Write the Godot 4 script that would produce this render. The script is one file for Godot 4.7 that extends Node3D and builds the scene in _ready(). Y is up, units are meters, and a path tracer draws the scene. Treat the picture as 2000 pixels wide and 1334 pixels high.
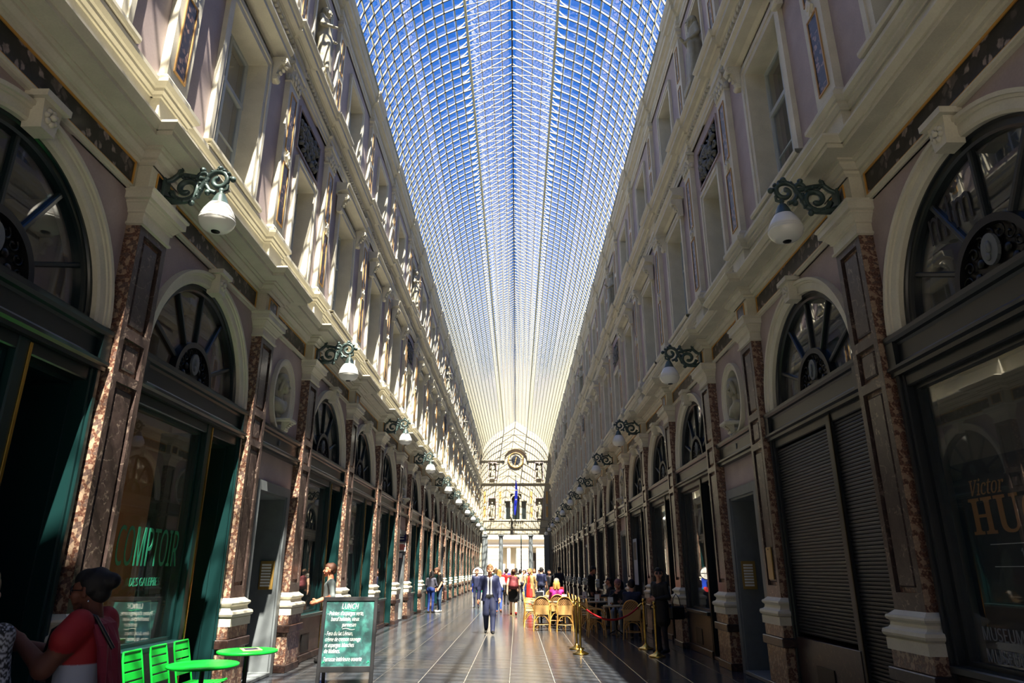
extends Node3D

const UF := 77.4            # depth of the far end wall
const UB := -1.2            # the end wall behind the camera
const WA := 3.6             # arch bay
const WN := 2.6             # narrow bay
var M := {}
var names := {}
var rng := RandomNumberGenerator.new()
var pil: Array = []         # depths of the pilaster centres
var bays: Array = []        # [centre depth, kind]

# ------------------------------------------------------------------ mesh collector
class MB:
	var v := PackedVector3Array()
	var n := PackedVector3Array()
	var c := PackedColorArray()
	func tri(a: Vector3, b: Vector3, d: Vector3, hint: Vector3) -> void:
		var m := (d - a).cross(b - a)
		if m.length_squared() < 1e-16:
			return
		m = m.normalized()
		if m.dot(hint) < 0.0:
			m = -m
			v.append_array([a, d, b])
		else:
			v.append_array([a, b, d])
		n.append_array([m, m, m])
	func quad(a: Vector3, b: Vector3, d: Vector3, e: Vector3, hint: Vector3) -> void:
		tri(a, b, d, hint)
		tri(a, d, e, hint)
	func tris(a: Vector3, b: Vector3, d: Vector3, na: Vector3, nb: Vector3, nd: Vector3) -> void:
		var m := (d - a).cross(b - a)
		if m.length_squared() < 1e-18:
			return
		if m.dot(na + nb + nd) < 0.0:
			v.append_array([a, d, b])
			n.append_array([na, nd, nb])
		else:
			v.append_array([a, b, d])
			n.append_array([na, nb, nd])
	func quads(a: Vector3, b: Vector3, d: Vector3, e: Vector3, na: Vector3, nb: Vector3, nd: Vector3, ne: Vector3) -> void:
		tris(a, b, d, na, nb, nd)
		tris(a, d, e, na, nd, ne)
	func box(x0: float, y0: float, z0: float, x1: float, y1: float, z1: float) -> MB:
		var p := [Vector3(x0, y0, z0), Vector3(x1, y0, z0), Vector3(x1, y1, z0), Vector3(x0, y1, z0), Vector3(x0, y0, z1), Vector3(x1, y0, z1), Vector3(x1, y1, z1), Vector3(x0, y1, z1)]
		quad(p[0], p[1], p[2], p[3], Vector3(0, 0, z0 - z1))
		quad(p[4], p[5], p[6], p[7], Vector3(0, 0, z1 - z0))
		quad(p[0], p[1], p[5], p[4], Vector3(0, y0 - y1, 0))
		quad(p[3], p[2], p[6], p[7], Vector3(0, y1 - y0, 0))
		quad(p[0], p[3], p[7], p[4], Vector3(x0 - x1, 0, 0))
		quad(p[1], p[2], p[6], p[5], Vector3(x1 - x0, 0, 0))
		return self
	# a box with its edges cut back by b
	func bevel(x0: float, y0: float, z0: float, x1: float, y1: float, z1: float, b: float) -> MB:
		var ce := Vector3((x0 + x1) / 2, (y0 + y1) / 2, (z0 + z1) / 2)
		var h := Vector3(absf(x1 - x0) / 2, absf(y1 - y0) / 2, absf(z1 - z0) / 2)
		for ax in 3:
			var u := (ax + 1) % 3
			var w := (ax + 2) % 3
			for s in [-1.0, 1.0]:
				var q := []
				for st in [[-1, -1], [1, -1], [1, 1], [-1, 1]]:
					var p := ce
					p[ax] += s * h[ax]
					p[u] += st[0] * (h[u] - b)
					p[w] += st[1] * (h[w] - b)
					q.append(p)
				var nn := Vector3.ZERO
				nn[ax] = s
				quad(q[0], q[1], q[2], q[3], nn)
			for s in [-1.0, 1.0]:
				for t in [-1.0, 1.0]:
					var q := []
					for e in [[-1, 0], [1, 0], [1, 1], [-1, 1]]:
						var p := ce
						p[ax] += e[0] * (h[ax] - b)
						p[u] += s * (h[u] - (b if e[1] == 0 else 0.0))
						p[w] += t * (h[w] - (0.0 if e[1] == 0 else b))
						q.append(p)
					var nn := Vector3.ZERO
					nn[u] = s
					nn[w] = t
					quad(q[0], q[1], q[2], q[3], nn)
		for s in [-1.0, 1.0]:
			for t in [-1.0, 1.0]:
				for r in [-1.0, 1.0]:
					var k := Vector3(s, t, r)
					var o := ce + k * h
					tri(o - Vector3(0, t, r) * b, o - Vector3(s, 0, r) * b, o - Vector3(s, t, 0) * b, k)
		return self
	# a profile of (x, y), outside to the right going up, drawn along z
	func sweepz(pf: Array, z0: float, z1: float, caps := true) -> MB:
		for i in pf.size() - 1:
			var a: Vector2 = pf[i]
			var b: Vector2 = pf[i + 1]
			var d := b - a
			quad(Vector3(a.x, a.y, z0), Vector3(b.x, b.y, z0), Vector3(b.x, b.y, z1), Vector3(a.x, a.y, z1), Vector3(d.y, -d.x, 0))
		if caps:
			var pg := PackedVector2Array(pf)
			pg.append(Vector2(-0.05, pf[-1].y))
			pg.append(Vector2(-0.05, pf[0].y))
			var ix := Geometry2D.triangulate_polygon(pg)
			for i in range(0, ix.size(), 3):
				var a := pg[ix[i]]
				var b := pg[ix[i + 1]]
				var d := pg[ix[i + 2]]
				for z in [z0, z1]:
					tri(Vector3(a.x, a.y, z), Vector3(b.x, b.y, z), Vector3(d.x, d.y, z), Vector3(0, 0, 1 if z == maxf(z0, z1) else -1))
		return self
	# a profile of (offset, y) mitred round three sides of a block that stands hz to each side and xf out of the wall
	func ring(pf: Array, xf: float, hz: float) -> MB:
		for i in pf.size() - 1:
			var a: Vector2 = pf[i]
			var b: Vector2 = pf[i + 1]
			var d := b - a
			var pa := [Vector3(-0.02, a.y, hz + a.x), Vector3(xf + a.x, a.y, hz + a.x), Vector3(xf + a.x, a.y, -hz - a.x), Vector3(-0.02, a.y, -hz - a.x)]
			var pb := [Vector3(-0.02, b.y, hz + b.x), Vector3(xf + b.x, b.y, hz + b.x), Vector3(xf + b.x, b.y, -hz - b.x), Vector3(-0.02, b.y, -hz - b.x)]
			quad(pa[0], pa[1], pb[1], pb[0], Vector3(0, -d.x, d.y))
			quad(pa[1], pa[2], pb[2], pb[1], Vector3(d.y, -d.x, 0))
			quad(pa[2], pa[3], pb[3], pb[2], Vector3(0, -d.x, -d.y))
		return self
	# a profile of (radius, x) turned about the axis along x at height yc, from angle a0 to a1
	func arch(pf: Array, yc: float, a0: float, a1: float, segs: int) -> MB:
		for i in pf.size() - 1:
			var a: Vector2 = pf[i]
			var b: Vector2 = pf[i + 1]
			var d := b - a
			var nn := Vector2(-d.y, d.x).normalized()   # (radial, x)
			for k in segs:
				var f0 := lerpf(a0, a1, float(k) / segs)
				var f1 := lerpf(a0, a1, float(k + 1) / segs)
				var r0 := Vector3(0, sin(f0), cos(f0))
				var r1 := Vector3(0, sin(f1), cos(f1))
				var o := Vector3(0, yc, 0)
				var n0 := r0 * nn.x + Vector3(nn.y, 0, 0)
				var n1 := r1 * nn.x + Vector3(nn.y, 0, 0)
				quads(o + r0 * a.x + Vector3(a.y, 0, 0), o + r0 * b.x + Vector3(b.y, 0, 0), o + r1 * b.x + Vector3(b.y, 0, 0), o + r1 * a.x + Vector3(a.y, 0, 0), n0, n0, n1, n1)
		return self
	# a profile of (radius, y) turned about the axis along y
	func lathe(pf: Array, at: Vector3, segs: int, axis := Vector3.UP, sharp := false) -> MB:
		var bs := Basis(Quaternion(Vector3.UP, axis)) if not axis.is_equal_approx(Vector3.UP) else Basis.IDENTITY
		var ns := []
		for i in pf.size():
			var a: Vector2 = pf[maxi(i - 1, 0)]
			var b: Vector2 = pf[mini(i + 1, pf.size() - 1)]
			ns.append(Vector2(b.y - a.y, a.x - b.x).normalized())
		for i in pf.size() - 1:
			var a: Vector2 = pf[i]
			var b: Vector2 = pf[i + 1]
			var na: Vector2 = ns[i]
			var nb: Vector2 = ns[i + 1]
			if sharp:
				na = Vector2(b.y - a.y, a.x - b.x).normalized()
				nb = na
			for k in segs:
				var f0 := TAU * k / segs
				var f1 := TAU * (k + 1) / segs
				var d0 := Vector3(cos(f0), 0, sin(f0))
				var d1 := Vector3(cos(f1), 0, sin(f1))
				var up := Vector3.UP
				quads(at + bs * (d0 * a.x + up * a.y), at + bs * (d1 * a.x + up * a.y), at + bs * (d1 * b.x + up * b.y), at + bs * (d0 * b.x + up * b.y), bs * (d0 * na.x + up * na.y), bs * (d1 * na.x + up * na.y), bs * (d1 * nb.x + up * nb.y), bs * (d0 * nb.x + up * nb.y))
		return self
	func ball(at: Vector3, r: Vector3, nu := 10, nv := 6) -> MB:
		for i in nv:
			for k in nu:
				var q := []
				for st in [[i, k], [i, k + 1], [i + 1, k + 1], [i + 1, k]]:
					var t: float = PI * st[0] / nv
					var f: float = TAU * st[1] / nu
					q.append(Vector3(sin(t) * cos(f), cos(t), sin(t) * sin(f)))
				var m := []
				for e in q:
					m.append((e / r).normalized())
				quads(at + q[0] * r, at + q[1] * r, at + q[2] * r, at + q[3] * r, m[0], m[1], m[2], m[3])
		return self
	# a round bar along points; rad is a number or one for each point
	func tube(pts: Array, rad, segs := 6, caps := true) -> MB:
		var fr := []
		var side := Vector3.ZERO
		for i in pts.size():
			var t: Vector3 = (pts[mini(i + 1, pts.size() - 1)] - pts[maxi(i - 1, 0)]).normalized()
			if side == Vector3.ZERO:
				side = t.cross(Vector3.UP if absf(t.y) < 0.9 else Vector3.RIGHT).normalized()
			else:
				side = (side - t * side.dot(t)).normalized()
			fr.append([side, t.cross(side), t])
		for i in pts.size() - 1:
			var r0: float = rad if not rad is Array else rad[i]
			var r1: float = rad if not rad is Array else rad[i + 1]
			for k in segs:
				var f0 := TAU * k / segs
				var f1 := TAU * (k + 1) / segs
				var n00: Vector3 = fr[i][0] * cos(f0) + fr[i][1] * sin(f0)
				var n01: Vector3 = fr[i][0] * cos(f1) + fr[i][1] * sin(f1)
				var n10: Vector3 = fr[i + 1][0] * cos(f0) + fr[i + 1][1] * sin(f0)
				var n11: Vector3 = fr[i + 1][0] * cos(f1) + fr[i + 1][1] * sin(f1)
				quads(pts[i] + n00 * r0, pts[i] + n01 * r0, pts[i + 1] + n11 * r1, pts[i + 1] + n10 * r1, n00, n01, n11, n10)
		if caps:
			for e in [0, pts.size() - 1]:
				var r: float = rad if not rad is Array else rad[e]
				var hint: Vector3 = fr[e][2] * (-1.0 if e == 0 else 1.0)
				for k in segs:
					var f0 := TAU * k / segs
					var f1 := TAU * (k + 1) / segs
					tri(pts[e], pts[e] + (fr[e][0] * cos(f0) + fr[e][1] * sin(f0)) * r, pts[e] + (fr[e][0] * cos(f1) + fr[e][1] * sin(f1)) * r, hint)
		return self
	# a flat bar of w by h along points in the plane z = 0, offset along z
	func bar(pts: Array, w: float, h: float, z := 0.0) -> MB:
		for i in pts.size() - 1:
			var a: Vector2 = pts[i]
			var b: Vector2 = pts[i + 1]
			var ta: Vector2 = (b - a).normalized() if i == 0 else (b - pts[i - 1]).normalized()
			var tb: Vector2 = (b - a).normalized() if i + 2 >= pts.size() else (pts[i + 2] - a).normalized()
			var na := Vector2(-ta.y, ta.x) * h / 2
			var nb := Vector2(-tb.y, tb.x) * h / 2
			var q := [a - na, a + na, b + nb, b - nb]
			var f := []
			var g := []
			for e in q:
				f.append(Vector3(e.x, e.y, z + w / 2))
				g.append(Vector3(e.x, e.y, z - w / 2))
			quad(f[0], f[1], f[2], f[3], Vector3(0, 0, 1))
			quad(g[0], g[1], g[2], g[3], Vector3(0, 0, -1))
			var up := Vector3(na.x, na.y, 0)
			quad(f[1], f[2], g[2], g[1], up)
			quad(f[0], f[3], g[3], g[0], -up)
			if i == 0:
				quad(f[0], f[1], g[1], g[0], Vector3(-ta.x, -ta.y, 0))
			if i + 2 == pts.size():
				quad(f[2], f[3], g[3], g[2], Vector3(tb.x, tb.y, 0))
		return self
	# polygon given in (a, b), a along ax, b along bx, thickness t along their normal, starting at o
	func plate(pg: PackedVector2Array, o: Vector3, ax: Vector3, bx: Vector3, t: float) -> MB:
		var nn := ax.cross(bx).normalized()
		var ix := Geometry2D.triangulate_polygon(pg)
		for i in range(0, ix.size(), 3):
			var q := []
			for k in 3:
				q.append(o + ax * pg[ix[i + k]].x + bx * pg[ix[i + k]].y)
			tri(q[0] + nn * t, q[1] + nn * t, q[2] + nn * t, nn)
			tri(q[0], q[1], q[2], -nn)
		var area := 0.0
		for i in pg.size():
			area += pg[i].cross(pg[(i + 1) % pg.size()])
		for i in pg.size():
			var a := pg[i]
			var b := pg[(i + 1) % pg.size()]
			var d := (b - a) * signf(area)
			var pa := o + ax * a.x + bx * a.y
			var pb := o + ax * b.x + bx * b.y
			quad(pa, pb, pb + nn * t, pa + nn * t, ax * d.y - bx * d.x)
		return self
	func add(o: MB, t: Transform3D) -> MB:
		for i in o.v.size():
			v.append(t * o.v[i])
			n.append((t.basis * o.n[i]).normalized())
		return self
	func mesh(mat: Material) -> ArrayMesh:
		var a := []
		a.resize(Mesh.ARRAY_MAX)
		a[Mesh.ARRAY_VERTEX] = v
		a[Mesh.ARRAY_NORMAL] = n
		if c.size() == v.size() and c.size() > 0:
			a[Mesh.ARRAY_COLOR] = c
		var m := ArrayMesh.new()
		m.add_surface_from_arrays(Mesh.PRIMITIVE_TRIANGLES, a)
		m.surface_set_material(0, mat)
		return m

# ------------------------------------------------------------------ nodes
func numbered(parent: Node, called: String) -> String:
	var key := str(parent.get_instance_id()) + called
	var k: int = names.get(key, 0)
	names[key] = k + 1
	return called if k == 0 else "%s_%03d" % [called, k]

func thing(called: String, label: String, category: String, at := Vector3.ZERO, turn := 0.0, group := "") -> Node3D:
	var o := Node3D.new()
	o.name = numbered(self, called)
	add_child(o)
	o.position = at
	o.rotation.y = turn
	o.set_meta("label", label)
	o.set_meta("category", category)
	if group != "":
		o.set_meta("group", group)
	return o

func structure(called: String, label: String, category: String) -> Node3D:
	var o := thing(called, label, category)
	o.set_meta("kind", "structure")
	return o

func part(parent: Node, called: String, mesh: Mesh, at := Vector3.ZERO, turn := 0.0) -> MeshInstance3D:
	var o := MeshInstance3D.new()
	o.name = numbered(parent, called)
	o.mesh = mesh
	parent.add_child(o)
	o.position = at
	o.rotation.y = turn
	return o

func copy_of(o: Node3D, at: Vector3, turn: float, label := "") -> Node3D:
	var r: Node3D = o.duplicate()
	var stem := String(o.name)
	r.name = numbered(self, stem)
	add_child(r)
	r.position = at
	r.rotation = Vector3(0, turn, 0)
	if label != "":
		r.set_meta("label", label)
	return r

# ------------------------------------------------------------------ materials
func plain(col: Color, rough := 0.6, metal := 0.0) -> StandardMaterial3D:
	var m := StandardMaterial3D.new()
	m.albedo_color = col
	m.roughness = rough
	m.metallic = metal
	return m

func img_tex(w: int, f: Callable) -> ImageTexture:
	var im := Image.create(w, w, false, Image.FORMAT_RGB8)
	for y in w:
		for x in w:
			im.set_pixel(x, y, f.call(x, y))
	return ImageTexture.create_from_image(im)

func noise_img(kind: int, freq: float, sd: int, w: int, warp := 0.0, ret := 1) -> Image:
	var fn := FastNoiseLite.new()
	fn.noise_type = kind
	fn.frequency = freq
	fn.seed = sd
	fn.fractal_octaves = 4
	if kind == FastNoiseLite.TYPE_CELLULAR:
		fn.cellular_return_type = ret
		fn.cellular_jitter = 1.0
		fn.fractal_type = FastNoiseLite.FRACTAL_NONE
	if warp > 0.0:
		fn.domain_warp_enabled = true
		fn.domain_warp_amplitude = warp
		fn.domain_warp_frequency = freq * 1.3
	return fn.get_seamless_image(w, w)

func ramp(stops: Array, t: float) -> Color:
	for i in stops.size() - 1:
		if t <= stops[i + 1][0]:
			return stops[i][1].lerp(stops[i + 1][1], clampf((t - stops[i][0]) / maxf(1e-4, stops[i + 1][0] - stops[i][0]), 0, 1))
	return stops[-1][1]

func tri_mat(tex: Texture2D, scale: float, rough: float, tint := Color.WHITE) -> StandardMaterial3D:
	var m := plain(tint, rough)
	m.albedo_texture = tex
	m.uv1_triplanar = true
	m.uv1_world_triplanar = true
	m.uv1_scale = Vector3.ONE * scale
	return m

func make_materials() -> void:
	var W := 320
	var a := noise_img(FastNoiseLite.TYPE_SIMPLEX_SMOOTH, 0.012, 3, W, 30.0)
	var b := noise_img(FastNoiseLite.TYPE_SIMPLEX_SMOOTH, 0.05, 9, W, 14.0)
	var cl := noise_img(FastNoiseLite.TYPE_CELLULAR, 0.035, 5, W, 22.0, FastNoiseLite.RETURN_CELL_VALUE)
	var ce := noise_img(FastNoiseLite.TYPE_CELLULAR, 0.035, 5, W, 22.0, FastNoiseLite.RETURN_DISTANCE2_SUB)
	var fine := noise_img(FastNoiseLite.TYPE_SIMPLEX, 0.2, 12, W)
	var g := func(im: Image, x: int, y: int) -> float: return im.get_pixel(x, y).r
	# red mottled marble
	var red := img_tex(W, func(x, y):
		var k: float = g.call(cl, x, y)
		var e: float = g.call(ce, x, y)
		var s: float = g.call(b, x, y)
		var col := Color(0.37, 0.25, 0.205).lerp(Color(0.56, 0.46, 0.38), smoothstep(0.55, 0.8, s)).lerp(Color(0.25, 0.17, 0.15), smoothstep(0.5, 0.2, s) * 0.8)
		if k > 0.72: col = col.lerp(Color(0.68, 0.61, 0.52), 0.7)
		elif k < 0.2: col = col.lerp(Color(0.34, 0.30, 0.29), 0.6)
		col = col.lerp(Color(0.70, 0.60, 0.48), smoothstep(0.12, 0.02, e) * 0.35)
		return col)
	M.marble_red = tri_mat(red, 2.1, 0.3)
	# brown-grey veined marble of the inset panels
	var veined := img_tex(W, func(x, y):
		var s: float = g.call(a, x, y)
		var t: float = g.call(b, x, y)
		var col := Color(0.19, 0.155, 0.145).lerp(Color(0.30, 0.25, 0.235), t)
		var vein := smoothstep(0.022, 0.0, absf(s - 0.5)) + 0.6 * smoothstep(0.012, 0.0, absf(t - 0.42))
		return col.lerp(Color(0.62, 0.56, 0.50), clampf(vein, 0, 1) * 0.75))
	M.marble_panel = tri_mat(veined, 0.55, 0.28)
	# breccia of the frieze
	var brec := img_tex(W, func(x, y):
		var k: float = g.call(cl, x, y)
		var e: float = g.call(ce, x, y)
		var t: float = g.call(b, x, y)
		var col := Color(0.075, 0.07, 0.085).lerp(Color(0.68, 0.62, 0.62), smoothstep(0.4, 0.75, k)).lerp(Color(0.22, 0.19, 0.20), 0.6 * t)
		return col.lerp(Color(0.06, 0.055, 0.07), smoothstep(0.30, 0.05, e)))
	M.breccia = tri_mat(brec, 0.9, 0.3)
	M.inlay = tri_mat(brec, 1.3, 0.35, Color(1.0, 0.86, 0.72))
	# painted stucco
	var stucco := img_tex(W, func(x, y):
		var s: float = g.call(a, x, y)
		var f: float = g.call(fine, x, y)
		var t: float = 0.94 + 0.10 * (s - 0.5) + 0.05 * (f - 0.5)
		return Color(t, t, t))
	M.cream = tri_mat(stucco, 0.5, 0.55, Color(0.83, 0.81, 0.735))
	M.cream_worn = tri_mat(stucco, 0.9, 0.6, Color(0.64, 0.615, 0.54))
	M.pink = tri_mat(stucco, 0.4, 0.6, Color(0.675, 0.612, 0.605))
	M.stone_grey = tri_mat(stucco, 0.8, 0.5, Color(0.40, 0.425, 0.435))
	M.statue = tri_mat(stucco, 1.4, 0.55, Color(0.66, 0.64, 0.56))
	M.relief = tri_mat(stucco, 1.2, 0.55, Color(0.40, 0.40, 0.37))
	M.plinth = tri_mat(veined, 0.8, 0.3, Color(0.75, 0.68, 0.66))
	# paving
	var pave := img_tex(W, func(x, y):
		var s: float = g.call(a, x, y)
		var f: float = g.call(fine, x, y)
		var t: float = g.call(b, x, y)
		return Color(0.185, 0.20, 0.22).lerp(Color(0.255, 0.255, 0.26), s) * (0.9 + 0.2 * t + 0.08 * (f - 0.5)))
	M.slab = []
	for k in 3:
		var m := tri_mat(pave, 0.7, 0.2, [Color(0.97, 0.99, 1.0), Color(0.87, 0.9, 0.94), Color(1, 0.985, 0.96)][k])
		M.slab.append(m)
	M.grout = plain(Color(0.50, 0.49, 0.46), 0.8)
	M.gold = plain(Color(0.80, 0.60, 0.29), 0.38, 0.3)
	M.ochre = plain(Color(0.68, 0.52, 0.29), 0.5)
	M.brass = plain(Color(0.76, 0.62, 0.30), 0.22, 1.0)
	M.brass_plate = plain(Color(0.58, 0.47, 0.25), 0.35, 0.25)
	M.teal = plain(Color(0.05, 0.155, 0.155), 0.28)
	M.teal_dark = plain(Color(0.045, 0.105, 0.11), 0.3)
	M.navy = plain(Color(0.10, 0.12, 0.13), 0.35)
	M.iron = plain(Color(0.045, 0.05, 0.055), 0.4, 0.3)
	M.black = plain(Color(0.03, 0.03, 0.032), 0.45)
	M.verdigris = tri_mat(stucco, 5.0, 0.4, Color(0.25, 0.32, 0.31))
	M.verdigris.metallic = 0.2
	M.opal = plain(Color(0.93, 0.93, 0.91), 0.18)
	M.opal.backlight_enabled = true
	M.opal.backlight = Color(0.5, 0.5, 0.49)
	M.rib = plain(Color(0.58, 0.565, 0.49), 0.5)
	M.purlin = plain(Color(0.60, 0.62, 0.56), 0.5)
	M.ridge = plain(Color(0.06, 0.06, 0.065), 0.6)
	M.sash = plain(Color(0.70, 0.73, 0.73), 0.4)
	M.room_wall = plain(Color(0.56, 0.52, 0.46), 0.8)
	M.room_floor = plain(Color(0.38, 0.29, 0.22), 0.5)
	M.glass = StandardMaterial3D.new()
	M.glass.transparency = BaseMaterial3D.TRANSPARENCY_ALPHA
	M.glass.albedo_color = Color(0.30, 0.36, 0.36, 0.10)
	M.glass.roughness = 0.0
	M.glass.metallic_specular = 0.9
	M.roof_glass = StandardMaterial3D.new()
	M.roof_glass.transparency = BaseMaterial3D.TRANSPARENCY_ALPHA
	M.roof_glass.albedo_color = Color(0.30, 0.42, 0.48, 0.012)
	M.roof_glass.roughness = 0.0
	M.chrome = plain(Color(0.7, 0.7, 0.72), 0.25, 1.0)
	M.paper = plain(Color(0.86, 0.85, 0.82), 0.7)
	M.street = plain(Color(0.50, 0.47, 0.42), 0.8)

# ------------------------------------------------------------------ camera, sky, sun
func light_and_camera() -> void:
	var cam := Camera3D.new()
	cam.name = "camera"
	cam.keep_aspect = Camera3D.KEEP_HEIGHT
	cam.fov = 53.16
	cam.near = 0.05
	cam.far = 400.0
	add_child(cam)
	cam.position = Vector3(0.12, 1.62, 0)
	cam.rotation_degrees = Vector3(18.57, 0.40, 0)
	cam.current = true
	var e := Environment.new()
	e.background_mode = Environment.BG_SKY
	var sm := ProceduralSkyMaterial.new()
	sm.sky_top_color = Color(0.15, 0.42, 0.80)
	sm.sky_horizon_color = Color(0.47, 0.66, 0.90)
	sm.sky_curve = 0.22
	sm.ground_bottom_color = Color(0.22, 0.20, 0.18)
	sm.ground_horizon_color = Color(0.42, 0.42, 0.42)
	sm.sky_energy_multiplier = 1.04
	sm.sun_angle_max = 4.0
	var sk := Sky.new()
	sk.sky_material = sm
	e.sky = sk
	e.tonemap_mode = Environment.TONE_MAPPER_LINEAR
	e.tonemap_exposure = 1.22
	e.ambient_light_source = Environment.AMBIENT_SOURCE_SKY
	e.sdfgi_enabled = true
	e.ssao_enabled = true
	e.ssil_enabled = true
	var we := WorldEnvironment.new()
	we.name = "environment"
	we.environment = e
	add_child(we)
	var sun := DirectionalLight3D.new()
	sun.name = "sun"
	sun.light_color = Color(1.0, 0.965, 0.90)
	sun.light_energy = 10.0
	sun.light_angular_distance = 0.45
	sun.shadow_enabled = true
	sun.sky_mode = DirectionalLight3D.SKY_MODE_LIGHT_ONLY
	add_child(sun)
	sun.look_at_from_position(Vector3(0, 40, 0), Vector3(0, 40, 0) + Vector3(-0.135, -1.0, -0.51), Vector3.FORWARD)

func layout() -> void:
	var u := -0.43
	pil.append(u)
	var kinds := ["A", "A", "A"]
	for k in 5:
		kinds.append_array(["N", "A", "A", "A"])
	for k in kinds:
		var w: float = WA if k == "A" else WN
		bays.append([u + w / 2, k])
		u += w
		pil.append(u)

func wall_at(s: float, d: float, y := 0.0) -> Vector3:
	return Vector3(4.0 * s, y, -d - (0.2 if s > 0 else -0.08))

func wall_turn(s: float) -> float:
	return 0.0 if s < 0 else PI

# ------------------------------------------------------------------ floor
func build_floor() -> void:
	var f := structure("floor", "polished dark blue-grey stone paving with pale joints", "floor")
	part(f, "grout_bed", MB.new().box(-4.3, -0.2, -UF - 0.6, 4.3, -0.012, -UB + 6.0).mesh(M.grout))
	var xs := []
	var x := -4.2
	while x < 4.2:
		xs.append(x)
		x += 0.7
	var L := 1.25
	var meshes := []
	for k in 3:
		meshes.append(MB.new().bevel(0.006, -0.03, -L + 0.004, 0.694, 0.0, -0.004, 0.004).mesh(M.slab[k]))
	var rest := [MB.new(), MB.new(), MB.new()]
	rng.seed = 4
	var count := 0
	var z := 7.5
	while z < UF + 0.5:
		for i in xs.size():
			var off: float = 0.0 if i % 2 == 0 else L / 2
			var k := rng.randi() % 3
			if z < 42.0 and count < 300 and (z > 9.0 or absf(xs[i]) < 4.0):
				part(f, "paving_slab", meshes[k], Vector3(xs[i], 0, -z - off))
				count += 1
			else:
				rest[k].box(xs[i] + 0.006, -0.03, -z - off - L + 0.004, xs[i] + 0.694, 0.0, -z - off - 0.004)
		z += L
	z = 7.5 - L
	while z > UB - 5.0:
		for i in xs.size():
			var off: float = 0.0 if i % 2 == 0 else L / 2
			rest[(i * 7 + int(z * 3)) % 3].box(xs[i] + 0.006, -0.03, -z - off - L + 0.004, xs[i] + 0.694, 0.0, -z - off - 0.004)
		z -= L
	for k in 3:
		part(f, "farther_paving_slabs", rest[k].mesh(M.slab[k])).set_meta("kind", "stuff")
	var g := structure("ground", "pale street paving outside the far end of the arcade", "ground")
	part(g, "street_paving", MB.new().box(-60, -0.3, -170, 60, -0.02, -UF - 0.6).mesh(M.street))
	part(g, "street_paving", MB.new().box(-60, -0.3, -UB + 6.0, 60, -0.02, 60).mesh(M.street))
	part(g, "street_paving", MB.new().box(-60, -0.3, -UF - 0.6, -4.3, -0.02, -UB + 6.0).mesh(M.room_floor))
	part(g, "street_paving", MB.new().box(4.3, -0.3, -UF - 0.6, 60, -0.02, -UB + 6.0).mesh(M.room_floor))

# ------------------------------------------------------------------ the two long walls
const CORNICE1 := [Vector2(0.02, 5.79), Vector2(0.06, 5.81), Vector2(0.06, 5.845), Vector2(0.09, 5.85), Vector2(0.13, 5.89), Vector2(0.13, 5.92), Vector2(0.17, 5.925), Vector2(0.17, 5.945), Vector2(0.35, 5.95), Vector2(0.35, 6.0), Vector2(0.37, 6.0), Vector2(0.40, 6.04), Vector2(0.42, 6.06), Vector2(0.42, 6.085), Vector2(-0.02, 6.11)]
const ARCHITRAVE1 := [Vector2(0.0, 5.445), Vector2(0.045, 5.445), Vector2(0.045, 5.47), Vector2(0.065, 5.475), Vector2(0.065, 5.495), Vector2(0.02, 5.50)]
const SILL := [Vector2(0.0, 6.68), Vector2(0.025, 6.68), Vector2(0.025, 6.71), Vector2(0.06, 6.73), Vector2(0.06, 6.77), Vector2(0.085, 6.78), Vector2(0.12, 6.82), Vector2(0.12, 6.87), Vector2(-0.02, 6.90)]
const ARCHITRAVE2 := [Vector2(0.0, 10.30), Vector2(0.05, 10.30), Vector2(0.05, 10.38), Vector2(0.075, 10.385), Vector2(0.075, 10.46), Vector2(0.11, 10.49), Vector2(0.11, 10.51), Vector2(0.03, 10.52), Vector2(0.03, 10.60)]
const CORNICE2 := [Vector2(0.03, 10.60), Vector2(0.07, 10.61), Vector2(0.07, 10.69), Vector2(0.13, 10.70), Vector2(0.13, 10.74), Vector2(0.16, 10.77), Vector2(0.25, 10.78), Vector2(0.25, 10.86), Vector2(0.28, 10.87), Vector2(0.32, 10.93), Vector2(0.32, 10.97), Vector2(-0.02, 11.02)]
const EAVE := [Vector2(0.0, 13.72), Vector2(0.04, 13.72), Vector2(0.04, 13.80), Vector2(0.06, 13.81), Vector2(0.06, 13.88), Vector2(0.03, 13.89), Vector2(0.03, 14.05), Vector2(0.08, 14.07), Vector2(0.10, 14.12), Vector2(0.17, 14.14), Vector2(0.17, 14.27), Vector2(0.20, 14.29), Vector2(0.24, 14.38), Vector2(0.24, 14.46), Vector2(-0.5, 14.48)]

func shift(pf: Array, dx: float) -> Array:
	var r := []
	for p in pf:
		r.append(p + Vector2(dx, 0))
	return r

func flower(mb: MB, at: Vector3, r: float, petals: int) -> void:
	mb.ball(at + Vector3(0.015, 0, 0), Vector3(0.03, r * 0.35, r * 0.35), 7, 4)
	for k in petals:
		var f := TAU * k / petals
		mb.ball(at + Vector3(0, sin(f), cos(f)) * r * 0.66, Vector3(0.025, r * 0.34, r * 0.34), 6, 4)

# a spiral in the plane of ax and bx
func scroll(at: Vector3, ax: Vector3, bx: Vector3, r0: float, r1: float, a0: float, a1: float, steps: int) -> Array:
	var p := []
	for k in steps + 1:
		var t := float(k) / steps
		var f := lerpf(a0, a1, t)
		var r := lerpf(r0, r1, t)
		p.append(at + (ax * cos(f) + bx * sin(f)) * r)
	return p

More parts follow.
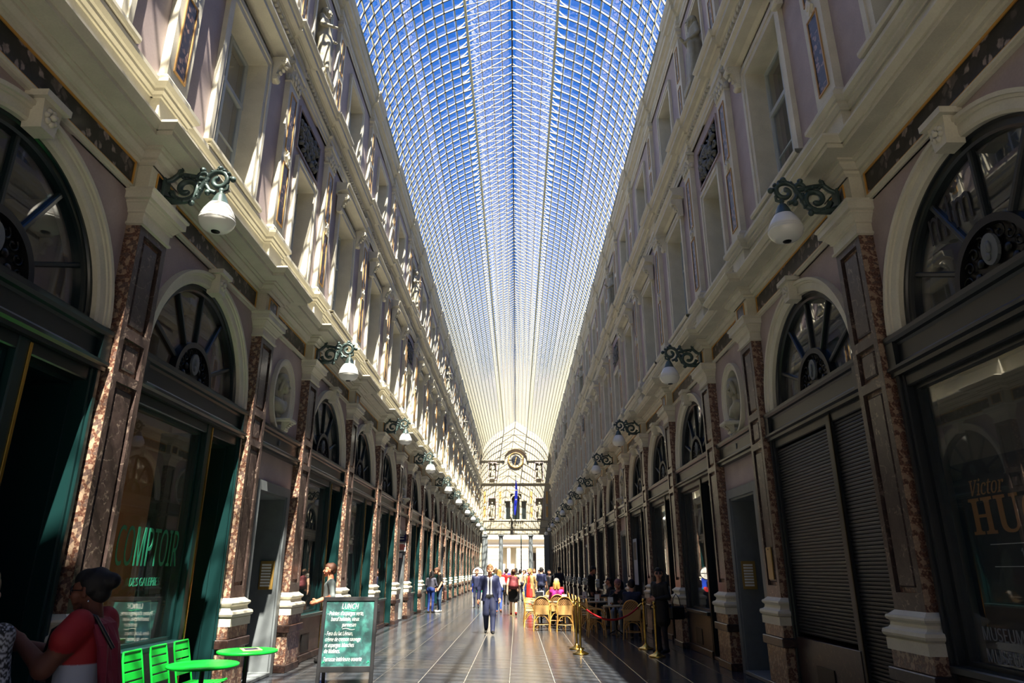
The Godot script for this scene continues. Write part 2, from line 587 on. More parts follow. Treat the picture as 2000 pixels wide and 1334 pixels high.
func console_mesh(h: float, d: float, w: float) -> MB:
	# an S-shaped bracket: top volute out, bottom volute in
	var mb := MB.new()
	var pg := PackedVector2Array()
	for k in 13:
		var f := PI * 0.5 - PI * 1.1 * k / 12
		pg.append(Vector2(d - h * 0.16 + cos(f) * h * 0.16, h * 0.84 + sin(f) * h * 0.16))
	pg.append(Vector2(d * 0.45, h * 0.46))
	for k in 9:
		var f := PI * 0.35 - PI * 0.9 * k / 8
		pg.append(Vector2(d * 0.30 + cos(f) * h * 0.11, h * 0.13 + sin(f) * h * 0.13))
	pg.append(Vector2(0, 0.02))
	pg.append(Vector2(0, h))
	mb.plate(pg, Vector3(0, 0, w / 2), Vector3.RIGHT, Vector3.UP, 0.0001)
	mb.v.clear()
	mb.n.clear()
	mb.plate(pg, Vector3(0, 0, -w / 2), Vector3.RIGHT, Vector3.UP, w)
	for s in [-1.0, 1.0]:
		mb.tube(scroll(Vector3(d - h * 0.16, h * 0.84, s * w / 2), Vector3.RIGHT, Vector3.UP, h * 0.14, h * 0.03, 2.2, -7.0, 18), h * 0.022, 5)
		mb.tube(scroll(Vector3(d * 0.30, h * 0.13, s * w / 2), Vector3.RIGHT, Vector3.UP, h * 0.10, h * 0.02, 0.4, 7.5, 14), h * 0.018, 5)
	for k in 4:
		mb.ball(Vector3(d * (0.86 - 0.16 * k), h * (0.62 - 0.12 * k), 0), Vector3(0.03, h * 0.07, w * 0.34), 7, 4)
	return mb

func leafy_capital(y0: float, y1: float, hz: float, xf: float) -> MB:
	var mb := MB.new()
	var h := y1 - y0
	mb.ring([Vector2(0.0, y0), Vector2(0.02, y0 + 0.02), Vector2(0.0, y0 + 0.05), Vector2(0.015, y0 + h * 0.4), Vector2(0.06, y0 + h * 0.78), Vector2(0.03, y0 + h * 0.8)], xf, hz)
	mb.ring([Vector2(0.03, y1 - h * 0.2), Vector2(0.085, y1 - h * 0.18), Vector2(0.085, y1 - 0.02), Vector2(0.07, y1), Vector2(-0.2, y1)], xf, hz)
	for k in 4:
		var z := lerpf(-hz, hz, (k + 0.5) / 4)
		mb.ball(Vector3(xf + 0.02, y0 + h * 0.26, z), Vector3(0.03, h * 0.17, hz * 0.2), 7, 5)
	for k in 3:
		var z := lerpf(-hz, hz, (k + 1.0) / 4)
		mb.ball(Vector3(xf + 0.04, y0 + h * 0.52, z), Vector3(0.035, h * 0.16, hz * 0.2), 7, 5)
	for s in [-1.0, 1.0]:
		mb.ball(Vector3(xf * 0.5, y0 + h * 0.28, s * (hz + 0.015)), Vector3(0.05, h * 0.17, 0.025), 7, 5)
		mb.tube(scroll(Vector3(xf + 0.045, y1 - h * 0.30, s * (hz + 0.02)), Vector3(0, 0, s), Vector3.UP, h * 0.16, h * 0.03, 2.4, -6.0, 14), 0.018, 5)
		mb.tube(scroll(Vector3(xf * 0.5, y1 - h * 0.30, s * (hz + 0.045)), Vector3.RIGHT, Vector3.UP, h * 0.15, h * 0.03, 2.4, -6.0, 14), 0.018, 5)
	return mb

var P := {}     # shared meshes of the walls

func shared_meshes() -> void:
	# ground-floor pilaster
	var sh := MB.new().box(-0.02, 1.25, -0.275, 0.115, 5.12, 0.275)
	P.shaft_frame = MB.new()
	for s in [-1.0, 1.0]:
		P.shaft_frame.box(0.115, 1.25, minf(s * 0.19, s * 0.272), 0.16, 5.12, maxf(s * 0.19, s * 0.272))
	for y in [[1.25, 1.42], [3.40, 3.50], [3.86, 3.97], [5.0, 5.12]]:
		P.shaft_frame.box(0.115, y[0], -0.19, 0.16, y[1], 0.19)
	P.shaft_frame = P.shaft_frame.mesh(M.marble_panel)
	sh.box(0.115, 1.25, 0.266, 0.158, 5.12, 0.275).box(0.115, 1.25, -0.275, 0.158, 5.12, -0.266)
	P.shaft = sh.mesh(M.marble_red)
	P.panel_low = MB.new().bevel(0.1, 1.47, -0.145, 0.145, 3.35, 0.145, 0.015).mesh(M.marble_panel)
	P.panel_square = MB.new().bevel(0.1, 3.55, -0.13, 0.145, 3.81, 0.13, 0.015).mesh(M.marble_panel)
	P.panel_high = MB.new().bevel(0.1, 4.02, -0.145, 0.145, 4.95, 0.145, 0.015).mesh(M.marble_panel)
	P.plinth = MB.new().bevel(-0.02, 0.12, -0.36, 0.215, 0.62, 0.36, 0.006).bevel(-0.02, 0.74, -0.36, 0.215, 0.905, 0.36, 0.006).mesh(M.marble_red)
	P.plinth_dark = MB.new().bevel(-0.02, 0.0, -0.385, 0.24, 0.12, 0.385, 0.008).bevel(-0.02, 0.62, -0.40, 0.255, 0.74, 0.40, 0.01).mesh(M.plinth)
	P.base = MB.new().ring([Vector2(0.085, 0.90), Vector2(0.085, 1.005), Vector2(0.075, 1.01), Vector2(0.10, 1.03), Vector2(0.108, 1.055), Vector2(0.10, 1.085), Vector2(0.075, 1.095), Vector2(0.06, 1.10), Vector2(0.045, 1.12), Vector2(0.04, 1.15), Vector2(0.05, 1.165), Vector2(0.065, 1.175), Vector2(0.072, 1.195), Vector2(0.065, 1.215), Vector2(0.045, 1.222), Vector2(0.03, 1.235), Vector2(0.0, 1.26)], 0.16, 0.275).mesh(M.cream)
	P.capital = MB.new().ring([Vector2(0.0, 5.08), Vector2(0.03, 5.09), Vector2(0.03, 5.115), Vector2(0.01, 5.12), Vector2(0.01, 5.22), Vector2(0.03, 5.23), Vector2(0.03, 5.25), Vector2(0.07, 5.31), Vector2(0.085, 5.32), Vector2(0.085, 5.34), Vector2(0.12, 5.35), Vector2(0.12, 5.425), Vector2(0.14, 5.44), Vector2(0.14, 5.465), Vector2(-0.2, 5.47)], 0.16, 0.275).mesh(M.cream)
	# entablature breaking forward over a pilaster
	var rs := MB.new().ring([Vector2(0, 5.46), Vector2(0.03, 5.46), Vector2(0.03, 5.49), Vector2(0.0, 5.50), Vector2(0.0, 5.79)], 0.17, 0.30)
	rs.ring(shift(CORNICE1, -0.02), 0.19, 0.30)
	P.ressaut = rs.mesh(M.cream)
	P.ressaut_inset = MB.new().bevel(0.15, 5.545, -0.16, 0.178, 5.755, 0.16, 0.004).mesh(M.breccia)
	P.ressaut_gilt = frame_mb(0.16, 0.184, 5.53, 5.77, -0.175, 0.175, 0.014).mesh(M.gold)
	P.pedestal = MB.new().ring([Vector2(0.0, 6.09), Vector2(0.0, 6.68)], 0.11, 0.29).ring(SILL, 0.11, 0.29).mesh(M.cream)
	# first-floor pilaster
	P.up_pil = MB.new().ring([Vector2(0.05, 6.88), Vector2(0.05, 6.95), Vector2(0.035, 6.96), Vector2(0.045, 6.99), Vector2(0.03, 7.02), Vector2(0.0, 7.05), Vector2(0.0, 9.9)], 0.10, 0.245).box(-0.02, 7.0, -0.24, 0.09, 9.9, 0.24).mesh(M.cream)
	P.up_inlay = MB.new().box(0.09, 7.22, -0.115, 0.106, 8.30, 0.115).box(0.09, 8.62, -0.115, 0.106, 9.72, 0.115).mesh(M.inlay)
	P.up_gilt = frame_mb(0.09, 0.116, 7.18, 8.34, -0.14, 0.14, 0.024).add(frame_mb(0.09, 0.116, 8.58, 9.76, -0.14, 0.14, 0.024), Transform3D.IDENTITY).mesh(M.ochre)
	var lz := MB.new()
	lz.plate(PackedVector2Array([Vector2(0, 8.33), Vector2(0.085, 8.46), Vector2(0, 8.59), Vector2(-0.085, 8.46)]), Vector3(0.09, 0, 0), Vector3.BACK, Vector3.UP, -0.05)
	lz.ball(Vector3(0.14, 8.46, 0), Vector3(0.02, 0.05, 0.035), 8, 5).box(0.09, 8.32, -0.05, 0.125, 8.35, 0.05).box(0.09, 8.57, -0.05, 0.125, 8.60, 0.05)
	P.lozenge = lz.mesh(M.cream)
	P.up_cap = leafy_capital(9.9, 10.3, 0.245, 0.10).mesh(M.cream)
	P.ressaut2 = MB.new().ring(shift(ARCHITRAVE2, 0.0), 0.06, 0.27).ring(shift(CORNICE2, 0.0), 0.06, 0.27).mesh(M.cream)
	# second-floor pilaster
	P.top_pil = MB.new().ring([Vector2(0.04, 11.0), Vector2(0.04, 11.22), Vector2(0.02, 11.25), Vector2(0.0, 11.28), Vector2(0.0, 13.45), Vector2(0.03, 13.47), Vector2(0.0, 13.5), Vector2(0.0, 13.58), Vector2(0.05, 13.62), Vector2(0.05, 13.72)], 0.09, 0.235).mesh(M.cream)
	P.top_inlay = MB.new().box(0.08, 11.45, -0.085, 0.098, 12.2, 0.085).box(0.08, 12.46, -0.085, 0.098, 13.3, 0.085).mesh(M.inlay)
	P.top_gilt = frame_mb(0.08, 0.106, 11.42, 12.23, -0.105, 0.105, 0.02).add(frame_mb(0.08, 0.106, 12.43, 13.33, -0.105, 0.105, 0.02), Transform3D.IDENTITY).mesh(M.ochre)
	P.ressaut3 = MB.new().ring(EAVE.slice(0, 14) + [Vector2(-0.2, 14.48)], 0.07, 0.26).mesh(M.cream)
	# arch wall of an A bay: from the spring to the architrave, with the round opening
	P.arch_wall = arch_wall(WA / 2, 1.30, 3.90, 3.55, 5.47, 0.30).mesh(M.pink)
	var ar := MB.new().arch([Vector2(1.295, -0.20), Vector2(1.295, 0.02), Vector2(1.32, 0.035), Vector2(1.40, 0.04), Vector2(1.405, 0.055), Vector2(1.43, 0.06), Vector2(1.435, 0.08), Vector2(1.47, 0.085), Vector2(1.475, 0.0)], 3.90, 0, PI, 40)
	for s in [-1.0, 1.0]:
		ar.box(-0.2, 3.80, minf(s * 1.295, s * 1.475), 0.06, 3.90, maxf(s * 1.295, s * 1.475))
	P.arch_trim = ar.mesh(M.cream)
	var ks := MB.new()
	ks.plate(PackedVector2Array([Vector2(-0.085, 5.14), Vector2(0.085, 5.14), Vector2(0.12, 5.42), Vector2(-0.12, 5.42)]), Vector3(-0.02, 0, 0), Vector3.BACK, Vector3.UP, -0.17)
	ks.box(-0.02, 5.40, -0.16, 0.20, 5.46, 0.16)
	flower(ks, Vector3(0.155, 5.28, 0), 0.085, 7)
	P.keystone = ks.mesh(M.cream)
	# frieze of each bay
	for w in [WA, WN]:
		var hz: float = w / 2 - 0.385
		P["frieze%d" % int(w * 10)] = MB.new().box(0.0, 5.51, -hz, 0.03, 5.78, hz).mesh(M.breccia)
		P["gilt%d" % int(w * 10)] = frame_mb(0.01, 0.042, 5.503, 5.79, -hz - 0.018, hz + 0.018, 0.022).mesh(M.gold)
	# first-floor field with the window
	P.field1 = holed(WA / 2, 6.90, 10.31, 0.68, 6.98, 9.50, 0.5).mesh(M.pink)
	P.surround1 = surround(0.68, 6.90, 9.50, 0.17, 0.07, 0.42).mesh(M.cream)
	P.sill1 = MB.new().sweepz([Vector2(-0.3, 6.90), Vector2(0.14, 6.90), Vector2(0.16, 6.93), Vector2(0.16, 6.97), Vector2(-0.3, 7.0)], -0.92, 0.92).mesh(M.cream)
	P.hood = MB.new().sweepz([Vector2(0, 9.80), Vector2(0.04, 9.80), Vector2(0.04, 9.84), Vector2(0.10, 9.88), Vector2(0.26, 9.90), Vector2(0.26, 9.97), Vector2(0.31, 10.02), Vector2(0.31, 10.06), Vector2(0.0, 10.10)], -1.02, 1.02).mesh(M.cream)
	P.hood_frieze = MB.new().box(0, 9.66, -0.72, 0.03, 9.80, 0.72).mesh(M.inlay)
	P.console = console_mesh(0.44, 0.27, 0.15).mesh(M.cream)
	P.window1 = window_mb(0.68, 6.99, 9.50, 0.66).mesh(M.sash)
	P.field2 = holed(WA / 2, 11.0, 13.73, 0.62, 11.35, 13.20, 0.5).mesh(M.pink)
	P.surround2 = surround(0.62, 11.27, 13.20, 0.14, 0.06, 0.42).mesh(M.cream)
	P.window2 = window_mb(0.62, 11.35, 13.20, 0.66).mesh(M.sash)
	var cu := MB.new()
	for k in 24:
		var za := -0.17 + 0.34 * k / 24.0
		var zb := -0.17 + 0.34 * (k + 1) / 24.0
		var xa := -0.46 + 0.03 * sin(k * 1.57)
		var xb := -0.46 + 0.03 * sin((k + 1) * 1.57)
		cu.quad(Vector3(xa, 6.95, za), Vector3(xb, 6.95, zb), Vector3(xb, 9.5, zb), Vector3(xa, 9.5, za), Vector3.RIGHT)
		cu.quad(Vector3(xa - 0.008, 6.95, za), Vector3(xb - 0.008, 6.95, zb), Vector3(xb - 0.008, 9.5, zb), Vector3(xa - 0.008, 9.5, za), Vector3.LEFT)
	P.curtain = cu.mesh(plain(Color(0.80, 0.80, 0.78), 0.8))
	# narrow bay
	P.fieldn1 = holed(WN / 2, 6.90, 10.31, 0.50, 6.98, 8.85, 0.5).mesh(M.pink)
	P.surroundn1 = surround(0.50, 6.90, 8.85, 0.14, 0.07, 0.42).mesh(M.cream)
	P.windown1 = window_mb(0.50, 6.99, 8.85, 0.64).mesh(M.sash)
	P.fieldn2 = holed(WN / 2, 11.0, 13.73, 0.46, 11.12, 13.25, 0.5).mesh(M.pink)
	P.surroundn2 = surround(0.46, 11.05, 13.25, 0.11, 0.05, 0.42).mesh(M.cream)
	P.niche_back = MB.new().box(-0.5, 11.0, -0.5, -0.40, 13.3, 0.5).mesh(M.pink)
	var rl := MB.new().box(-0.02, 9.18, -0.66, 0.0, 10.0, 0.66)
	rng.seed = 77
	for k in 60:
		var rr := rng.randf_range(0.03, 0.085)
		rl.ball(Vector3(0.015, rng.randf_range(9.27, 9.91), rng.randf_range(-0.57, 0.57)), Vector3(rng.randf_range(0.03, 0.07), rr, rr * rng.randf_range(0.7, 1.3)), 7, 5)
	for k in 8:
		var cz := -0.5 + k * 0.145
		rl.tube(scroll(Vector3(0.03, 9.6 + 0.14 * (1 if k % 2 else -1), cz), Vector3.BACK, Vector3.UP, 0.11, 0.02, 0.5 * k, 0.5 * k + 6.5, 14), 0.02, 5)
	P.relief = rl.mesh(M.relief)
	P.relief_frame = frame_mb(-0.01, 0.03, 9.14, 10.04, -0.70, 0.70, 0.04).mesh(M.pink)
	# narrow bay, ground floor: door below, medallion above
	P.nwall = medallion_wall().mesh(M.pink)
	var med := MB.new()
	oval_ring(med, 4.50, 0.42, 0.54, [Vector2(0.0, -0.40), Vector2(0.0, 0.02), Vector2(0.03, 0.05), Vector2(0.09, 0.055), Vector2(0.10, 0.075), Vector2(0.13, 0.07), Vector2(0.135, 0.0)])
	P.medallion = med.mesh(M.cream)
	var mbk := MB.new()
	var op := PackedVector2Array()
	for k in 24:
		op.append(Vector2(cos(TAU * k / 24) * 0.44, 4.50 + sin(TAU * k / 24) * 0.56))
	mbk.plate(op, Vector3(-0.40, 0, 0), Vector3.BACK, Vector3.UP, 0.03)
	P.medallion_back = mbk.mesh(M.stone_grey)
	P.nfascia = MB.new().sweepz(FASCIA, -1.03, 1.03).mesh(M.teal_dark)
	P.nframe = MB.new().box(-0.55, 0.0, 0.62, 0.05, 2.95, 0.80).box(-0.55, 0.0, -0.80, 0.05, 2.95, -0.62).box(-0.55, 2.80, -0.62, 0.05, 2.95, 0.62).box(0.05, 0.0, 0.66, 0.08, 2.99, 0.80).box(0.05, 0.0, -0.80, 0.08, 2.99, -0.66).box(0.05, 2.84, -0.66, 0.08, 2.99, 0.66).mesh(M.stone_grey)

const FASCIA := [Vector2(-0.1, 3.46), Vector2(0.10, 3.46), Vector2(0.10, 3.50), Vector2(0.13, 3.52), Vector2(0.13, 3.55), Vector2(0.07, 3.57), Vector2(0.055, 3.60), Vector2(0.055, 3.76), Vector2(0.07, 3.785), Vector2(0.10, 3.80), Vector2(0.12, 3.83), Vector2(0.12, 3.87), Vector2(-0.1, 3.885)]

func frame_mb(x0: float, x1: float, y0: float, y1: float, z0: float, z1: float, t: float) -> MB:
	return MB.new().box(x0, y0, z0, x1, y0 + t, z1).box(x0, y1 - t, z0, x1, y1, z1).box(x0, y0 + t, z0, x1, y1 - t, z0 + t).box(x0, y0 + t, z1 - t, x1, y1 - t, z1)

# a wall field half-width hw with a rectangular opening
func holed(hw: float, y0: float, y1: float, ow: float, oy0: float, oy1: float, t: float) -> MB:
	return MB.new().box(-t, y0, -hw, 0, y1, -ow).box(-t, y0, ow, 0, y1, hw).box(-t, oy1, -ow, 0, y1, ow).box(-t, y0, -ow, 0, oy0, ow)

func surround(ow: float, y0: float, y1: float, w: float, d: float, deep: float) -> MB:
	var mb := MB.new()
	for s in [-1.0, 1.0]:
		mb.box(-deep, y0, minf(s * (ow - 0.012), s * (ow + w * 0.55)), d * 0.7, y1 + w * 0.55, maxf(s * (ow - 0.012), s * (ow + w * 0.55)))
		mb.box(-0.01, y0, minf(s * (ow + w * 0.5), s * (ow + w)), d, y1 + w, maxf(s * (ow + w * 0.5), s * (ow + w)))
	mb.box(-deep, y1 - 0.012, -ow, d * 0.7, y1 + w * 0.55, ow)
	mb.box(-0.01, y1 + w * 0.5, -ow - w, d, y1 + w, ow + w)
	return mb

func window_mb(ow: float, y0: float, y1: float, tr: float) -> MB:
	var yt := lerpf(y0, y1, tr)
	var mb := frame_mb(-0.33, -0.27, y0, y1, -ow, ow, 0.06)
	mb.box(-0.33, yt - 0.035, -ow, -0.26, yt + 0.035, ow)
	mb.box(-0.33, y0, -0.035, -0.265, y1, 0.035)
	for s in [-1.0, 1.0]:
		mb.box(-0.32, lerpf(y0, yt, 0.5) - 0.012, minf(0, s * ow), -0.29, lerpf(y0, yt, 0.5) + 0.012, maxf(0, s * ow))
	return mb

func arch_wall(hw: float, r: float, yc: float, y0: float, y1: float, t: float) -> MB:
	var mb := MB.new()
	var N := 40
	for k in N:
		var q := []
		for e in [k, k + 1]:
			var f: float = PI * e / N
			var i := Vector2(cos(f) * r, yc + sin(f) * r)
			var o := Vector2(cos(f), sin(f))
			var s := minf(hw / maxf(absf(o.x), 1e-5), (y1 - yc) / maxf(absf(o.y), 1e-5))
			q.append([i, Vector2(o.x * s, yc + o.y * s)])
		# corner point where the ray passes from the side to the top
		for x in [0.0, -t]:
			var hint := Vector3(1 if x == 0.0 else -1, 0, 0)
			var a: Vector2 = q[0][0]
			var b: Vector2 = q[0][1]
			var c2: Vector2 = q[1][1]
			var d: Vector2 = q[1][0]
			mb.quad(Vector3(x, a.y, a.x), Vector3(x, b.y, b.x), Vector3(x, c2.y, c2.x), Vector3(x, d.y, d.x), hint)
			if absf(b.x - c2.x) > 1e-4 and absf(b.y - c2.y) > 1e-4:
				var cr := Vector2(hw * signf(b.x + c2.x), y1)
				mb.tri(Vector3(x, b.y, b.x), Vector3(x, cr.y, cr.x), Vector3(x, c2.y, c2.x), hint)
	for s in [-1.0, 1.0]:
		mb.box(-t, y0, minf(s * r, s * hw), 0.0, yc, maxf(s * r, s * hw))
	return mb

func oval_ring(mb: MB, yc: float, rz: float, ry: float, pf: Array) -> void:
	var N := 36
	for i in pf.size() - 1:
		var a: Vector2 = pf[i]
		var b: Vector2 = pf[i + 1]
		var d := b - a
		for k in N:
			var q := []
			for e in [k, k + 1]:
				var f: float = TAU * e / N
				for p in [a, b]:
					q.append(Vector3(p.y, yc + sin(f) * (ry + p.x), cos(f) * (rz + p.x)))
			var fm := TAU * (k + 0.5) / N
			mb.quad(q[0], q[1], q[3], q[2], Vector3(d.x, sin(fm) * -d.y, cos(fm) * -d.y))

func medallion_wall() -> MB:
	var mb := MB.new()
	var hw := WN / 2
	# above the fascia, with the oval opening
	var N := 48
	var y0 := 3.55
	var y1 := 5.47
	var yc := 4.50
	for k in N:
		var q := []
		for e in [k, k + 1]:
			var f: float = TAU * e / N
			var o := Vector2(cos(f), sin(f))
			var top: float = (y1 - yc) if o.y > 0 else (yc - y0)
			var s := minf(hw / maxf(absf(o.x), 1e-5), top / maxf(absf(o.y), 1e-5))
			q.append([Vector2(o.x * 0.425, yc + o.y * 0.545), Vector2(o.x * s, yc + o.y * s)])
		var a: Vector2 = q[0][0]
		var b: Vector2 = q[0][1]
		var c2: Vector2 = q[1][1]
		var d: Vector2 = q[1][0]
		for x in [0.0, -0.2]:
			var hint := Vector3(1 if x == 0.0 else -1, 0, 0)
			mb.quad(Vector3(x, a.y, a.x), Vector3(x, b.y, b.x), Vector3(x, c2.y, c2.x), Vector3(x, d.y, d.x), hint)
			if absf(b.x - c2.x) > 1e-4 and absf(b.y - c2.y) > 1e-4:
				var cr := Vector2(hw * signf(b.x + c2.x), y1 if b.y + c2.y > 2 * yc else y0)
				mb.tri(Vector3(x, b.y, b.x), Vector3(x, cr.y, cr.x), Vector3(x, c2.y, c2.x), hint)
		mb.quad(Vector3(0, a.y, a.x), Vector3(0, d.y, d.x), Vector3(-0.2, d.y, d.x), Vector3(-0.2, a.y, a.x), Vector3(0, yc - a.y, -a.x))
	# below: round the door
	mb.box(-0.3, 0.0, 0.78, 0.0, 3.56, hw).box(-0.3, 0.0, -hw, 0.0, 3.56, -0.78).box(-0.3, 2.93, -0.78, 0.0, 3.56, 0.78)
	mb.box(-0.50, 3.5, -hw, -0.42, 5.47, hw)
	return mb

func build_wall(s: float) -> void:
	var w := structure("wall_left" if s < 0 else "wall_right", "long three-storey arcade wall of pink stucco and cream mouldings " + ("on the sunlit side" if s < 0 else "on the shaded side"), "wall")
	var t := wall_turn(s)
	var z0: float = -UF if s < 0 else UB
	var z1: float = -UB if s < 0 else UF
	var o := Vector3(4.0 * s, 0, 0)
	# bands that run the whole length
	part(w, "architrave", MB.new().sweepz(ARCHITRAVE1, z0, z1).box(-0.35, 5.445, z0, 0.02, 5.80, z1).mesh(M.cream), o, t)
	part(w, "cornice", MB.new().sweepz(CORNICE1, z0, z1).box(-0.35, 5.80, z0, 0.0, 6.70, z1).mesh(M.cream), o, t)
	part(w, "sill_course", MB.new().sweepz(SILL, z0, z1).box(-0.35, 6.68, z0, 0.0, 6.90, z1).mesh(M.cream), o, t)
	part(w, "upper_architrave", MB.new().sweepz(ARCHITRAVE2, z0, z1).box(-0.5, 10.30, z0, 0.03, 10.62, z1).mesh(M.cream), o, t)
	part(w, "upper_cornice", MB.new().sweepz(CORNICE2, z0, z1).box(-0.5, 10.6, z0, 0.02, 11.0, z1).mesh(M.cream), o, t)
	part(w, "eaves_cornice", MB.new().sweepz(EAVE, z0, z1).box(-0.5, 13.72, z0, 0.02, 14.46, z1).mesh(M.cream), o, t)
	var dn := MB.new()
	var z := z0 + 0.05
	while z < z1:
		dn.box(0.06, 10.615, z, 0.125, 10.69, z + 0.07)
		z += 0.12
	part(w, "dentil_course", dn.mesh(M.cream), o, t).set_meta("kind", "stuff")
	# bays
	for i in bays.size():
		var d: float = bays[i][0]
		var at := wall_at(s, d)
		if bays[i][1] == "A":
			part(w, "arch_wall", P.arch_wall, at, t)
			var a := part(w, "arch_moulding", P.arch_trim, at, t)
			part(a, "keystone", P.keystone)
			var f := part(w, "frieze_panel", P.frieze36, at, t)
			part(f, "gilt_border", P.gilt36)
			part(w, "upper_field", P.field1, at, t)
			var sr := part(w, "window_surround", P.surround1, at, t)
			part(sr, "sill", P.sill1)
			var h := part(w, "window_hood", P.hood, at, t)
			part(h, "marble_frieze", P.hood_frieze)
			for q in [-1.0, 1.0]:
				part(h, "scroll_console", P.console, Vector3(0.03, 9.36, q * 0.9))
			var wi := window(w, P.window1, 0.68, 6.99, 9.50, 0.66, at, t)
			if s < 0:
				part(wi, "curtain", P.curtain, Vector3(0, 0, -0.52))
			part(w, "attic_field", P.field2, at, t)
			part(w, "attic_surround", P.surround2, at, t)
			window(w, P.window2, 0.62, 11.35, 13.20, 0.66, at, t)
		else:
			part(w, "medallion_wall", P.nwall, at, t)
			var m := part(w, "medallion_frame", P.medallion, at, t)
			part(m, "medallion_back", P.medallion_back)
			part(w, "door_surround", P.nframe, at, t)
			var f := part(w, "frieze_panel", P.frieze26, at, t)
			part(f, "gilt_border", P.gilt26)
			part(w, "upper_field", P.fieldn1, at, t)
			part(w, "window_surround", P.surroundn1, at, t)
			window(w, P.windown1, 0.50, 6.99, 8.85, 0.64, at, t)
			var r := part(w, "carved_relief", P.relief, at, t)
			part(r, "relief_frame", P.relief_frame)
			part(w, "attic_field", P.fieldn2, at, t)
			var nb := part(w, "niche_surround", P.surroundn2, at, t)
			part(nb, "niche_back", P.niche_back)
	for d in pil:
		if d > UF - 0.1 or d < UB:
			continue
		var at := wall_at(s, d)
		var p := part(w, "marble_pilaster", P.shaft, at, t)
		for c2 in [["plinth", P.plinth], ["plinth_step", P.plinth_dark], ["base", P.base], ["capital", P.capital], ["face_frame", P.shaft_frame], ["panel", P.panel_low], ["panel", P.panel_square], ["panel", P.panel_high]]:
			part(p, c2[0], c2[1])
		var r := part(w, "entablature_block", P.ressaut, at, t)
		part(r, "marble_inset", P.ressaut_inset)
		part(r, "gilt_border", P.ressaut_gilt)
		part(w, "pedestal", P.pedestal, at, t)
		var u := part(w, "upper_pilaster", P.up_pil, at, t)
		for c2 in [["marble_inlay", P.up_inlay], ["gilt_border", P.up_gilt], ["lozenge", P.lozenge], ["capital", P.up_cap]]:
			part(u, c2[0], c2[1])
		part(w, "upper_entablature_block", P.ressaut2, at, t)
		var v := part(w, "attic_pilaster", P.top_pil, at, t)
		part(v, "marble_inlay", P.top_inlay)
		part(v, "gilt_border", P.top_gilt)
		part(w, "eaves_block", P.ressaut3, at, t)
	# rooms behind: floors, back wall and roof slab
	var rm := structure("room_shell" if s < 0 else "room_shell_opposite", "unlit rooms behind the shop windows on the " + ("sunlit side" if s < 0 else "shaded side"), "wall")
	var bk := MB.new().box(-7.0, 0, z0 - 0.4, -6.7, 14.5, z1 + 0.4)
	part(rm, "back_wall", bk.mesh(M.room_wall), o, t)
	part(rm, "shop_ceiling", MB.new().box(-6.8, 5.50, z0, -0.32, 5.8, z1).mesh(M.room_wall), o, t)
	part(rm, "upper_floor", MB.new().box(-6.8, 6.55, z0, -0.32, 6.8, z1).mesh(M.room_floor), o, t)
	part(rm, "attic_floor", MB.new().box(-6.8, 10.6, z0, -0.45, 10.9, z1).mesh(M.room_wall), o, t)
	part(rm, "roof_slab", MB.new().box(-7.0, 14.2, z0 - 0.4, -0.45, 14.5, z1 + 0.4).mesh(M.room_wall), o, t)
	part(rm, "end_wall", MB.new().box(-7.0, 0, z0 - 0.4, -0.1, 14.5, z0).mesh(M.room_wall), o, t)
	part(rm, "end_wall", MB.new().box(-7.0, 0, z1, -0.1, 14.5, z1 + 0.4).mesh(M.room_wall), o, t)
	for d in pil:
		if d > 0 and d < UF - 1:
			part(rm, "party_wall", MB.new().box(-6.7, 0, -0.1, -0.30, 5.5, 0.1).mesh(M.room_wall), wall_at(s, d), t)

var pane_cache := {}
func pane_mesh(x0: float, x1: float, y0: float, y1: float, z0: float, z1: float) -> Mesh:
	var k := str([x0, x1, y0, y1, z0, z1])
	if not pane_cache.has(k):
		pane_cache[k] = MB.new().box(x0, y0, z0, x1, y1, z1).mesh(M.glass)
	return pane_cache[k]

func window(w: Node, fr: Mesh, ow: float, y0: float, y1: float, tr: float, at: Vector3, t: float) -> Node3D:
	var o := part(w, "window", fr, at, t)
	var yt := lerpf(y0, y1, tr)
	for q in [[-ow, -0.03], [0.03, ow]]:
		part(o, "pane", pane_mesh(-0.305, -0.299, y0 + 0.05, yt - 0.03, q[0], q[1]))
		part(o, "pane", pane_mesh(-0.305, -0.299, yt + 0.03, y1 - 0.05, q[0], q[1]))
	return o

# ------------------------------------------------------------------ glass roof
const RC := 13.16
const RR := 3.97
const A0 := 1.236     # from the vertical, at the eaves
const A1 := 0.342     # at the lantern
const RIB := 0.395
const NP := 11        # panes from eaves to lantern
func arc_pt(a: float, r := RR) -> Vector2:
	return Vector2(sin(a) * r, RC + cos(a) * r)

